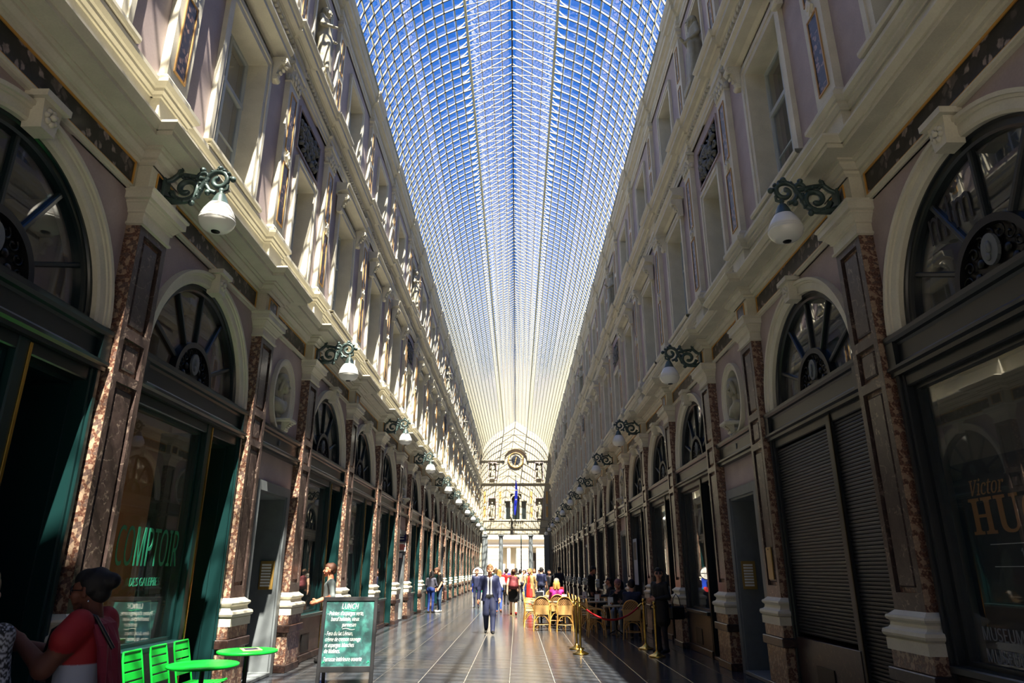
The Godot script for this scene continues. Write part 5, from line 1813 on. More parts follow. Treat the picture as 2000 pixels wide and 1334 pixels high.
	part(lpst, "post", MB.new().lathe([Vector2(0.16, 0), Vector2(0.15, 0.5), Vector2(0.08, 0.7), Vector2(0.06, 6.0)], Vector3.ZERO, 10).mesh(M.teal))
	part(lpst, "base", MB.new().bevel(-0.2, 0, -0.2, 0.2, 0.35, 0.2, 0.03).mesh(M.teal))
	var bb := thing("opposite_building", "pale stone street front behind the near entrance", "building", Vector3(0, 0, 22))
	part(bb, "wall", MB.new().box(-20, 0, 0, 20, 13, 1.0).mesh(plain(Color(0.62, 0.58, 0.52), 0.8)))
	part(bb, "cornice", MB.new().bevel(-20, 12.3, -0.4, 20, 13, 0, 0.05).mesh(plain(Color(0.66, 0.62, 0.56), 0.8)))

# ------------------------------------------------------------------ furniture and signs
func green_furniture() -> void:
	var g := plain(Color(0.03, 0.62, 0.17), 0.35)
	var gd := plain(Color(0.02, 0.55, 0.15), 0.3)
	var c := thing("bistro_chair", "bright green slatted metal chair against the shop wall, beside the first green table", "chair", Vector3.ZERO, 0.0, "green slatted chairs")
	# faces +z; the frame is one bent tube on each side
	for s in [-1.0, 1.0]:
		part(c, "side_frame", MB.new().tube([Vector3(s * 0.18, 0.0, -0.22), Vector3(s * 0.18, 0.40, -0.17), Vector3(s * 0.18, 0.46, -0.18), Vector3(s * 0.175, 0.80, -0.26), Vector3(s * 0.16, 0.865, -0.272)], 0.011, 8).mesh(g))
		part(c, "front_leg", MB.new().tube([Vector3(s * 0.18, 0.0, 0.19), Vector3(s * 0.18, 0.40, 0.17), Vector3(s * 0.18, 0.445, 0.20), Vector3(s * 0.18, 0.455, 0.23), Vector3(s * 0.18, 0.44, 0.16), Vector3(s * 0.18, 0.425, -0.15)], 0.011, 8).mesh(g))
	part(c, "top_rail", MB.new().tube([Vector3(-0.16, 0.865, -0.272), Vector3(0.16, 0.865, -0.272)], 0.011, 8).mesh(g))
	for k in 4:
		var y := 0.56 + 0.085 * k
		part(c, "back_slat", MB.new().bevel(-0.172, -0.036, -0.004, 0.172, 0.036, 0.004, 0.003).mesh(gd), Vector3(0, y, -0.204 - 0.02 * k)).rotation.x = -0.23
	for k in 6:
		part(c, "seat_slat", MB.new().bevel(-0.18, -0.004, -0.029, 0.18, 0.004, 0.029, 0.003).mesh(g), Vector3(0, 0.44, -0.15 + 0.068 * k))
	c.position = Vector3(-3.42, 0, -7.36)
	c.rotation.y = PI / 2
	copy_of(c, Vector3(-3.42, 0, -7.88), PI / 2, "bright green slatted metal chair against the wall, between the two green tables")
	copy_of(c, Vector3(-3.42, 0, -8.40), PI / 2, "bright green slatted metal chair against the wall, beside the farther green table")
	copy_of(c, Vector3(-3.42, 0, -6.86), PI / 2, "bright green slatted metal chair against the wall, behind the woman in red")
	var t := thing("bistro_table", "round bright green metal table on a thin dark post, nothing on it", "table", Vector3(-3.08, 0, -7.62), 0.0, "green bistro tables")
	part(t, "table_top", MB.new().lathe([Vector2(0.0, 0.690), Vector2(0.335, 0.690), Vector2(0.348, 0.698), Vector2(0.348, 0.718), Vector2(0.335, 0.724), Vector2(0.0, 0.726)], Vector3.ZERO, 40).mesh(g))
	part(t, "post", MB.new().tube([Vector3(0, 0.02, 0), Vector3(0, 0.69, 0)], 0.024, 10).mesh(M.iron))
	part(t, "base", MB.new().lathe([Vector2(0.0, 0.03), Vector2(0.03, 0.03), Vector2(0.15, 0.018), Vector2(0.155, 0.0)], Vector3.ZERO, 24).mesh(M.iron))
	copy_of(t, Vector3(-3.10, 0, -8.88), 0.0, "round bright green metal table with a menu lying on it")
	var m := thing("menu_folder", "open menu with pale border lying on the green table", "menu", Vector3(-3.06, 0.727, -8.88), 0.5)
	part(m, "cover", MB.new().bevel(-0.11, 0.0, -0.14, 0.11, 0.008, 0.14, 0.002).mesh(plain(Color(0.74, 0.66, 0.46), 0.6)))
	part(m, "page", MB.new().box(-0.075, 0.008, -0.1, 0.075, 0.010, 0.1).mesh(plain(Color(0.12, 0.14, 0.22), 0.5)))

func chalkboard() -> void:
	var t := thing("chalkboard_sign", "folding dark-framed chalkboard with the day's lunch in white chalk", "sign", Vector3(-2.42, 0, -11.15), 0.10)
	var wd := plain(Color(0.055, 0.06, 0.075), 0.5)
	var lean := Transform3D(Basis(Vector3.RIGHT, -0.13), Vector3(0, 0, 0.17))
	var fr := MB.new()
	for s in [-1.0, 1.0]:
		fr.bevel(minf(s * 0.355, s * 0.41), 0.0, -0.02, maxf(s * 0.355, s * 0.41), 1.25, 0.02, 0.005)
	fr.bevel(-0.41, 1.19, -0.022, 0.41, 1.25, 0.022, 0.005).bevel(-0.37, 0.21, -0.018, 0.37, 0.29, 0.018, 0.005)
	part(t, "front_frame", MB.new().add(fr, lean).mesh(wd))
	var bk := MB.new()
	for s in [-1.0, 1.0]:
		bk.bevel(minf(s * 0.33, s * 0.38), 0.0, -0.02, maxf(s * 0.33, s * 0.38), 1.24, 0.02, 0.005)
	bk.bevel(-0.38, 0.30, -0.015, 0.38, 1.2, 0.015, 0.005)
	part(t, "rear_frame", MB.new().add(bk, Transform3D(Basis(Vector3.RIGHT, 0.14), Vector3(0, 0, -0.20))).mesh(wd))
	var sl := noise_img(FastNoiseLite.TYPE_SIMPLEX_SMOOTH, 0.018, 31, 256, 20.0)
	var tex := img_tex(256, func(x, y):
		var v: float = sl.get_pixel(x, y).r
		return Color(0.05, 0.20, 0.205).lerp(Color(0.17, 0.42, 0.39), smoothstep(0.3, 0.85, v)))
	var bm := tri_mat(tex, 1.1, 0.55)
	var b := part(t, "slate", MB.new().box(-0.36, 0.285, -0.012, 0.36, 1.195, 0.008).mesh(bm))
	b.transform = lean
	var ck := plain(Color(0.88, 0.90, 0.86), 0.9)
	var gc := plain(Color(0.05, 0.66, 0.42), 0.9)
	for q in [["LUNCH", 1.115, 0.072, 0.0, 0], ["- Pointes d'asperges verte,", 1.015, 0.054, -0.33, 1], ["bœuf holstein, vieux", 0.935, 0.054, -0.27, 1], ["parmesan", 0.855, 0.054, -0.10, 1], ["- Fera du lac Léman,", 0.735, 0.054, -0.34, 1], ["crème de cresson sauvage", 0.655, 0.052, -0.33, 1], ["et asperges blanches", 0.575, 0.054, -0.33, 1], ["de Malines.", 0.495, 0.054, -0.33, 1], ["Terrasse intérieure ouverte", 0.385, 0.054, -0.33, 1]]:
		lettering(b, q[0], q[2], Vector3(q[3], q[1], 0.009), 0.0, ck, "Droid Sans", 0.62 if q[4] else 0.8, HORIZONTAL_ALIGNMENT_LEFT if q[4] else HORIZONTAL_ALIGNMENT_CENTER, 0.002, 0.12, "chalk_line")
	for q in [[0.0, 1.06, gc], [0.0, 0.795, ck]]:
		var pts := []
		for k in 9:
			pts.append(Vector3(-0.09 + 0.0225 * k + q[0], q[1] + 0.010 * sin(k * 0.75), 0.010))
		part(b, "chalk_flourish", MB.new().tube(pts, 0.005, 5).mesh(q[2]))
	for x in [-0.325, 0.325]:
		part(b, "chalk_mark", MB.new().tube([Vector3(x - 0.015, 0.33, 0.01), Vector3(x, 0.36, 0.01), Vector3(x + 0.015, 0.34, 0.01)], 0.006, 5).mesh(gc))

func stanchions() -> void:
	var t := thing("rope_stanchion", "brass rope stanchion holding the red rope, sunlit one farther from the chalkboard", "stanchion", Vector3(1.42, 0, -15.3), 0.0, "brass rope stanchions")
	part(t, "base", MB.new().lathe([Vector2(0.165, 0.0), Vector2(0.165, 0.018), Vector2(0.15, 0.03), Vector2(0.08, 0.055), Vector2(0.035, 0.10), Vector2(0.028, 0.13)], Vector3.ZERO, 28).mesh(M.brass))
	part(t, "pole", MB.new().tube([Vector3(0, 0.1, 0), Vector3(0, 0.93, 0)], 0.024, 12).mesh(M.brass))
	part(t, "finial", MB.new().lathe([Vector2(0.024, 0.90), Vector2(0.034, 0.91), Vector2(0.034, 0.95), Vector2(0.022, 0.96), Vector2(0.02, 0.975), Vector2(0.034, 0.99), Vector2(0.036, 1.01), Vector2(0.02, 1.035), Vector2(0.0, 1.04)], Vector3.ZERO, 16).mesh(M.brass))
	part(t, "hook_ring", MB.new().lathe([Vector2(0.05, 0.915), Vector2(0.056, 0.925), Vector2(0.05, 0.935), Vector2(0.034, 0.925)], Vector3.ZERO, 12).mesh(M.brass))
	t.set_meta("label", "brass rope stanchion in sunlight with a red rope hooked on, foremost of the lit pair")
	copy_of(t, Vector3(1.42, 0, -16.25), 0.0, "brass rope stanchion in sunlight, just behind the one that holds the rope")
	copy_of(t, Vector3(2.93, 0, -16.27), 0.0, "brass rope stanchion in shade at the far end of the red rope")
	copy_of(t, Vector3(2.90, 0, -14.85), 0.0, "brass rope stanchion in shade beside the woman in sunglasses")
	var r := thing("velvet_rope", "red rope sagging between a sunlit and a shaded brass stanchion", "rope", Vector3.ZERO)
	var pts := []
	var a := Vector3(1.475, 0.925, -15.335)
	var b := Vector3(2.875, 0.925, -16.235)
	for k in 17:
		var u := k / 16.0
		pts.append(a.lerp(b, u) - Vector3(0, 0.30 * 4.0 * u * (1.0 - u), 0))
	part(r, "cord", MB.new().tube(pts.slice(1, 16), 0.02, 8).mesh(plain(Color(0.62, 0.03, 0.08), 0.7)))
	for e in [0, 15]:
		part(r, "end_hook", MB.new().tube([pts[e], pts[e + 1]], 0.024, 8).mesh(M.brass))

func cafe() -> void:
	# woven cane
	var cane := img_tex(128, func(x, y):
		var u: float = absf(fposmod((x + y) / 16.0, 2.0) - 1.0)
		var v: float = absf(fposmod((x - y + 128) / 16.0, 2.0) - 1.0)
		var w: float = maxf(u, v)
		return Color(0.22, 0.15, 0.08).lerp(Color(0.72, 0.56, 0.32), smoothstep(0.35, 0.75, w)))
	var wov := tri_mat(cane, 7.0, 0.6)
	wov.uv1_world_triplanar = false
	var dia := tri_mat(cane, 4.0, 0.6, Color(0.75, 0.7, 0.65))
	dia.uv1_world_triplanar = false
	var bam := plain(Color(0.74, 0.55, 0.28), 0.4)
	var c := thing("cane_chair", "x", "chair", Vector3.ZERO, 0.0, "cane café chairs")
	# faces +z
	var hoop := []
	for k in 15:
		var f := PI * k / 14.0
		hoop.append(Vector3(cos(f) * 0.215, 0.68 + sin(f) * 0.24, -0.235 - 0.03 * sin(f)))
	part(c, "back_hoop", MB.new().tube([Vector3(0.20, 0.46, -0.20)] + hoop + [Vector3(-0.20, 0.46, -0.20)], 0.016, 8).mesh(bam))
	var pg := PackedVector2Array()
	for k in 15:
		var f := PI * k / 14.0
		pg.append(Vector2(cos(f) * 0.205, 0.70 + sin(f) * 0.205))
	part(c, "back_lattice", MB.new().plate(pg, Vector3(0, 0, -0.25), Vector3.RIGHT, Vector3.UP, 0.010).mesh(dia))
	part(c, "back_panel", MB.new().plate(PackedVector2Array([Vector2(-0.185, 0.44), Vector2(0.185, 0.44), Vector2(0.205, 0.70), Vector2(-0.205, 0.70)]), Vector3(0, 0, -0.245), Vector3.RIGHT, Vector3.UP, 0.012).mesh(wov))
	for s in [-1.0, 1.0]:
		part(c, "armrest", MB.new().tube([Vector3(s * 0.205, 0.69, -0.235), Vector3(s * 0.27, 0.69, -0.15), Vector3(s * 0.28, 0.68, 0.02), Vector3(s * 0.25, 0.66, 0.14), Vector3(s * 0.22, 0.56, 0.18), Vector3(s * 0.205, 0.44, 0.18)], 0.016, 8).mesh(bam))
		part(c, "rear_leg", MB.new().tube([Vector3(s * 0.20, 0.47, -0.20), Vector3(s * 0.235, 0.0, -0.25)], 0.017, 8).mesh(bam))
		part(c, "front_leg", MB.new().tube([Vector3(s * 0.20, 0.46, 0.17), Vector3(s * 0.215, 0.0, 0.20)], 0.017, 8).mesh(bam))
		part(c, "side_brace", MB.new().tube([Vector3(s * 0.225, 0.16, -0.23), Vector3(s * 0.21, 0.34, -0.1), Vector3(s * 0.205, 0.38, 0.0), Vector3(s * 0.21, 0.34, 0.1), Vector3(s * 0.212, 0.16, 0.19)], 0.010, 6).mesh(bam))
	for z in [-0.215, 0.18]:
		var br := []
		for k in 11:
			var u := k / 10.0 * 2.0 - 1.0
			br.append(Vector3(u * 0.215, 0.40 - 0.20 * u * u * absf(u), z))
		part(c, "arched_brace", MB.new().tube(br, 0.011, 6).mesh(bam))
		part(c, "stretcher", MB.new().tube([Vector3(-0.225, 0.18, z), Vector3(0, 0.17, z), Vector3(0.225, 0.18, z)], 0.010, 6).mesh(bam))
	part(c, "seat", MB.new().bevel(-0.215, 0.435, -0.215, 0.215, 0.475, 0.20, 0.018).mesh(wov))
	var t := thing("cafe_table", "x", "table", Vector3.ZERO, 0.0, "small round café tables")
	part(t, "table_top", MB.new().lathe([Vector2(0.0, 0.72), Vector2(0.31, 0.72), Vector2(0.325, 0.73), Vector2(0.325, 0.752), Vector2(0.315, 0.757), Vector2(0.0, 0.757)], Vector3.ZERO, 32).mesh(plain(Color(0.62, 0.56, 0.46), 0.3)))
	part(t, "post", MB.new().lathe([Vector2(0.03, 0.05), Vector2(0.03, 0.3), Vector2(0.045, 0.36), Vector2(0.03, 0.42), Vector2(0.03, 0.72)], Vector3.ZERO, 12).mesh(M.iron))
	for k in 3:
		var f := TAU * k / 3
		part(t, "foot", MB.new().tube([Vector3(0, 0.16, 0), Vector3(sin(f) * 0.12, 0.10, cos(f) * 0.12), Vector3(sin(f) * 0.24, 0.015, cos(f) * 0.24)], 0.016, 6).mesh(M.iron))
	var cd := thing("menu_stand", "x", "menu", Vector3.ZERO, 0.0, "menu cards standing on the café tables")
	part(cd, "card", MB.new().add(MB.new().box(-0.07, 0.0, -0.002, 0.07, 0.20, 0.002), Transform3D(Basis(Vector3.RIGHT, -0.15), Vector3(0, 0, 0.035))).mesh(M.paper))
	part(cd, "rear_card", MB.new().add(MB.new().box(-0.07, 0.0, -0.002, 0.07, 0.20, 0.002), Transform3D(Basis(Vector3.RIGHT, 0.15), Vector3(0, 0, -0.035))).mesh(M.paper))
	part(cd, "red_mark", MB.new().add(MB.new().box(-0.018, 0.03, 0.003, 0.018, 0.06, 0.004), Transform3D(Basis(Vector3.RIGHT, -0.15), Vector3(0, 0, 0.035))).mesh(plain(Color(0.7, 0.05, 0.06), 0.6)))
	var first := [true, true, true]
	# [x, depth, turn, words]
	var A := PI
	for q in [
		[0.82, 21.1, A, "cane chair with its back to the stanchions, at the table with the dark menu board"],
		[1.47, 20.95, A, "cane chair with its back to the stanchions, beside the lit pair of brass poles"],
		[0.58, 22.55, PI / 2, "empty sunlit cane chair turned to the table, along the walkway edge"],
		[0.58, 23.35, PI / 2, "second empty sunlit cane chair along the walkway edge"],
		[0.58, 24.6, PI / 2, "third empty sunlit cane chair along the walkway edge"],
		[1.36, 22.75, A, "cane chair in which the woman in pink sits"],
		[1.46, 24.56, 0.0, "cane chair of the grey-haired man in red"],
		[0.62, 25.9, PI / 2, "sunlit cane chair beyond the seated couple, along the walkway edge"],
		[1.5, 26.3, A, "sunlit cane chair beyond the seated couple, at the farther table"],
		[1.45, 28.0, 0.0, "last sunlit cane chair of the terrace, facing the stanchions"],
		[2.2, 19.2, PI / 2, "empty shaded cane chair behind the red rope"],
		[3.05, 18.55, A - 0.3, "shaded cane chair of the man in the dark blue jumper"],
		[2.95, 20.35, -0.3, "shaded cane chair of the man with the pink cap"],
		[2.1, 20.4, PI / 2, "shaded cane chair tucked under the second table"],
		[2.10, 21.5, PI / 2, "shaded cane chair in the row behind the rope, by the third table"],
		[2.1, 22.8, PI / 2, "shaded cane chair in the row behind the rope, past the third table"],
		[2.08, 24.0, PI / 2, "shaded cane chair in the row behind the rope, by the fourth table"],
		[3.28, 22.1, -PI / 2, "shaded cane chair of the woman with dark hair"],
		[3.28, 24.6, -PI / 2, "shaded cane chair of the man in the dark jacket"],
		[2.2, 26.0, PI / 2, "shaded cane chair at the farthest dark table"],
		[3.2, 27.0, -PI / 2, "shaded cane chair against the wall at the farthest dark table"],
	]:
		var o: Node3D = c
		if not first[0]:
			o = copy_of(c, Vector3.ZERO, 0.0)
		first[0] = false
		o.position = Vector3(q[0], 0, -q[1])
		o.rotation.y = q[2]
		o.set_meta("label", q[3])
	for q in [
		[0.84, 21.85, "round café table in sun nearest the walkway, with a dark menu board"],
		[1.50, 21.72, "round café table in sun with a white menu card, before the seated couple"],
		[1.42, 23.66, "round café table between the woman in pink and the grey-haired man"],
		[1.18, 25.6, "round café table in sun by the third walkway chair"],
		[1.3, 27.1, "farthest sunlit round café table"],
		[2.72, 19.35, "shaded round café table of the two men behind the rope"],
		[2.52, 21.8, "shaded round café table of the woman with dark hair"],
		[2.40, 24.5, "shaded round café table of the man in the dark jacket"],
		[2.7, 26.6, "farthest round café table in the shade"],
	]:
		var o: Node3D = t
		if not first[1]:
			o = copy_of(t, Vector3.ZERO, 0.0)
		first[1] = false
		o.position = Vector3(q[0], 0, -q[1])
		o.set_meta("label", q[2])
	for q in [
		[1.52, 21.62, "white menu card with a red mark on the sunlit table behind the chairs"],
		[0.98, 25.4, "white menu card with a red mark by the third walkway chair"],
		[2.60, 19.40, "pale menu card on the table of the two men in the shade"],
		[2.5, 21.7, "pale menu card on the table of the woman with dark hair"],
		[2.38, 24.4, "pale menu card on the table of the man in the dark jacket"],
	]:
		var o: Node3D = cd
		if not first[2]:
			o = copy_of(cd, Vector3.ZERO, 0.0)
		first[2] = false
		o.position = Vector3(q[0], 0.758, -q[1])
		o.set_meta("label", q[2])
	var mb := thing("menu_board", "dark folded menu board standing on the sunlit table", "menu", Vector3(0.80, 0.758, -21.8), 0.1)
	part(mb, "front_leaf", MB.new().bevel(-0.10, 0, 0.03, 0.10, 0.27, 0.042, 0.003).mesh(plain(Color(0.04, 0.045, 0.07), 0.5)))
	part(mb, "rear_leaf", MB.new().bevel(-0.10, 0, -0.042, 0.10, 0.27, -0.03, 0.003).mesh(plain(Color(0.04, 0.045, 0.07), 0.5)))
	part(mb, "top_edge", MB.new().bevel(-0.10, 0.262, -0.03, 0.10, 0.272, 0.03, 0.003).mesh(M.paper))
	# glasses on the tables
	var gl := MB.new().lathe([Vector2(0.0, 0.0), Vector2(0.028, 0.0), Vector2(0.034, 0.11), Vector2(0.031, 0.11), Vector2(0.026, 0.006), Vector2(0.0, 0.006)], Vector3.ZERO, 14, Vector3.UP, true).mesh(M.glass)
	for q in [[2.85, 19.25, "drinking glass on the table of the two men in the shade, by the wall"], [2.62, 19.20, "drinking glass on the table of the two men in the shade, by the rope"], [1.35, 23.56, "drinking glass on the table of the seated couple, by the woman in pink"], [1.50, 23.78, "drinking glass on the table of the seated couple, by the grey-haired man"]]:
		var d := thing("drinking_glass", q[2], "glass", Vector3(q[0], 0.758, -q[1]), 0.0, "glasses on the café tables")
		part(d, "tumbler", gl)
		part(d, "drink", MB.new().lathe([Vector2(0.0, 0.007), Vector2(0.025, 0.007), Vector2(0.029, 0.07), Vector2(0.0, 0.07)], Vector3.ZERO, 12, Vector3.UP, true).mesh(plain(Color(0.45, 0.25, 0.08), 0.2)))

func wall_signs() -> void:
	# on the far jamb of the second narrow bay, sunlit side
	var zb: float = -(bays[7][0] - 0.08) - 0.605
	var b := thing("street_sign", "blue enamel street sign on the stone jamb of the second side door", "sign", Vector3(-4.08, 0, zb))
	part(b, "plate", MB.new().bevel(-0.20, 2.63, 0, 0.20, 2.90, 0.012, 0.003).mesh(plain(Color(0.02, 0.05, 0.30), 0.3)))
	for y in [2.80, 2.71]:
		part(b, "lettering", MB.new().box(-0.15, y - 0.015, 0.012, 0.13, y + 0.02, 0.014).mesh(M.paper))
	var p := thing("notice_board", "white notice with a pink panel and red dot on the second side door jamb", "sign", Vector3(-4.08, 0, zb))
	part(p, "plate", MB.new().bevel(-0.20, 2.28, 0, 0.20, 2.58, 0.012, 0.003).mesh(M.paper))
	part(p, "pink_panel", MB.new().box(-0.06, 2.33, 0.012, 0.14, 2.53, 0.014).mesh(plain(Color(0.80, 0.45, 0.40), 0.6)))
	part(p, "red_dot", MB.new().ball(Vector3(0.17, 2.46, 0.012), Vector3(0.025, 0.03, 0.006), 10, 6).mesh(plain(Color(0.75, 0.05, 0.05), 0.5)))
	part(p, "blue_panel", MB.new().box(-0.18, 2.45, 0.012, -0.09, 2.55, 0.014).mesh(plain(Color(0.05, 0.1, 0.4), 0.6)))
	var q := thing("small_notice", "small white notice with red lower edge below the other two signs", "sign", Vector3(-4.08, 0, zb))
	part(q, "plate", MB.new().bevel(-0.15, 2.04, 0, 0.08, 2.22, 0.010, 0.003).mesh(M.paper))
	part(q, "red_edge", MB.new().box(-0.15, 2.04, 0.010, 0.08, 2.06, 0.012).mesh(plain(Color(0.7, 0.08, 0.08), 0.6)))
	# bell plates beside the first narrow doors
	for e in [[-4.12, -(bays[3][0] - 0.08) - 0.605, "brass bell plate with rows of name tags beside the first door, sunlit side"], [4.12, -(bays[3][0] + 0.2) - 0.605, "tall brass plate on the far jamb of the first door, shaded side"]]:
		var n := thing("bell_plate", e[2], "bell plate", Vector3(e[0], 0, e[1]), 0.0, "brass bell plates")
		part(n, "plate", MB.new().bevel(-0.12, 1.32, 0, 0.12, 1.78, 0.025, 0.004).mesh(M.brass_plate))
		for k in 8:
			part(n, "name_tag", MB.new().box(-0.09, 1.37 + 0.047 * k, 0.025, 0.07, 1.40 + 0.047 * k, 0.03).mesh(M.paper))
	var br := thing("brass_plaque", "narrow brass plaque on the pilaster beside the first door, shaded side", "plaque", Vector3(3.86, 0, -pil[3] - 0.2))
	part(br, "plate", MB.new().bevel(-0.03, 1.50, -0.10, -0.012, 1.95, 0.10, 0.003).mesh(M.brass_plate))
	part(br, "screw", MB.new().ball(Vector3(-0.03, 1.92, 0), Vector3(0.008, 0.012, 0.012), 6, 4).mesh(M.iron))
	# cards and posters in the windows
	var mc := thing("window_card", "blue menu card leaning inside the window below the green letters", "poster", Vector3(-4.20, 0.86, -8.52), PI / 2)
	part(mc, "card", MB.new().add(MB.new().box(-0.16, 0, 0, 0.16, 0.42, 0.008), Transform3D(Basis(Vector3.RIGHT, -0.15), Vector3.ZERO)).mesh(plain(Color(0.12, 0.30, 0.42), 0.5)))
	part(mc, "border", MB.new().add(MB.new().box(-0.17, 0, -0.004, -0.155, 0.43, 0.01).box(0.155, 0, -0.004, 0.17, 0.43, 0.01).box(-0.17, 0.415, -0.004, 0.17, 0.43, 0.01), Transform3D(Basis(Vector3.RIGHT, -0.15), Vector3.ZERO)).mesh(M.paper))
	var rc := thing("window_card", "dark red card inside the window beside the blue menu card", "poster", Vector3(-4.27, 0.95, -8.76), PI / 2)
	part(rc, "card", MB.new().box(-0.10, 0, 0, 0.10, 0.34, 0.008).mesh(plain(Color(0.30, 0.02, 0.04), 0.5)))
	part(rc, "print", MB.new().box(-0.07, 0.2, 0.008, 0.07, 0.22, 0.010).mesh(M.paper))
	var wp := thing("wall_poster", "tall pale blue-white poster on the shaded shopfronts", "poster", Vector3(3.93, 0, -23.0), -PI / 2)
	part(wp, "sheet", MB.new().box(-0.35, 1.2, 0, 0.35, 2.6, 0.01).mesh(plain(Color(0.50, 0.56, 0.66), 0.6)))
	part(wp, "picture", MB.new().box(-0.28, 1.95, 0.01, 0.28, 2.5, 0.013).mesh(plain(Color(0.10, 0.12, 0.15), 0.6)))
	var gp := thing("wall_poster", "bright green poster in a shaded shop window", "poster", Vector3(4.03, 0, -20.2), -PI / 2)
	part(gp, "sheet", MB.new().box(-0.30, 1.35, 0, 0.30, 1.85, 0.01).mesh(plain(Color(0.03, 0.55, 0.30), 0.6)))
	part(gp, "caption", MB.new().box(-0.25, 1.72, 0.01, 0.25, 1.78, 0.013).mesh(M.paper))
	# the round-topped display stand down the walkway
	var ks := thing("display_stand", "display stand with round white top and blue picture panel on the walkway", "stand", Vector3(-1.95, 0, -38.0), 0.1)
	part(ks, "panel", MB.new().bevel(-0.28, 0.55, -0.03, 0.28, 1.25, 0.03, 0.01).mesh(plain(Color(0.04, 0.20, 0.62), 0.5)))
	part(ks, "green_strip", MB.new().box(-0.24, 0.58, 0.03, 0.24, 0.78, 0.04).mesh(plain(Color(0.05, 0.55, 0.35), 0.5)))
	part(ks, "round_top", MB.new().lathe([Vector2(0.30, -0.02), Vector2(0.30, 0.03), Vector2(0.0, 0.035)], Vector3(0, 1.5, 0), 24, Vector3.BACK, true).mesh(M.paper))
	part(ks, "rim", MB.new().tube(scroll(Vector3(0, 1.5, 0.02), Vector3.RIGHT, Vector3.UP, 0.31, 0.31, 0, TAU, 24), 0.025, 6).mesh(M.black))
	part(ks, "spoke", MB.new().tube([Vector3(-0.28, 1.5, 0.04), Vector3(0.28, 1.5, 0.04)], 0.012, 5).mesh(M.black))
	part(ks, "leg", MB.new().box(-0.25, 0, -0.03, -0.2, 0.55, 0.03).mesh(M.paper))
	part(ks, "leg", MB.new().box(0.2, 0, -0.03, 0.25, 0.55, 0.03).mesh(M.paper))
	# inside the lettered shop: a counter, hanging lamps
	var ct := thing("shop_counter", "dark counter inside the shop with green letters", "counter", Vector3(-8.2, 0, -8.5))
	part(ct, "body", MB.new().bevel(-0.35, 0.0, -1.3, 0.35, 1.05, 1.3, 0.01).mesh(plain(Color(0.15, 0.10, 0.07), 0.5)))
	part(ct, "top", MB.new().bevel(-0.4, 1.05, -1.35, 0.4, 1.1, 1.35, 0.01).mesh(plain(Color(0.35, 0.30, 0.25), 0.3)))
	for e in [[-7.2, -8.0, "nearer the door"], [-7.2, -9.1, "farther from the door"]]:
		var l := thing("pendant_lamp", "small warm lamp hanging inside the shop with green letters, " + e[2], "lamp", Vector3(e[0], 2.45, e[1]), 0.0, "pendant lamps in the lettered shop")
		part(l, "shade", MB.new().lathe([Vector2(0.02, 0.22), Vector2(0.05, 0.2), Vector2(0.12, 0.0), Vector2(0.115, 0.0), Vector2(0.045, 0.19)], Vector3.ZERO, 16).mesh(M.iron))
		var em := plain(Color(1, 0.8, 0.5), 0.5)
		em.emission_enabled = true
		em.emission = Color(1.0, 0.66, 0.30)
		em.emission_energy_multiplier = 3.0
		part(l, "bulb", MB.new().ball(Vector3(0, 0.03, 0), Vector3(0.05, 0.05, 0.05), 10, 8).mesh(em))
		part(l, "cord", MB.new().tube([Vector3(0, 0.2, 0), Vector3(0, 3.05, 0)], 0.006, 5).mesh(M.iron))
		var li := OmniLight3D.new()
		li.name = "glow"
		li.light_color = Color(1.0, 0.7, 0.38)
		li.light_energy = 0.35
		li.light_size = 0.05
		li.omni_range = 12.0
		li.omni_attenuation = 2.0
		li.shadow_enabled = true
		l.add_child(li)
		li.position = Vector3(0, -0.05, 0)

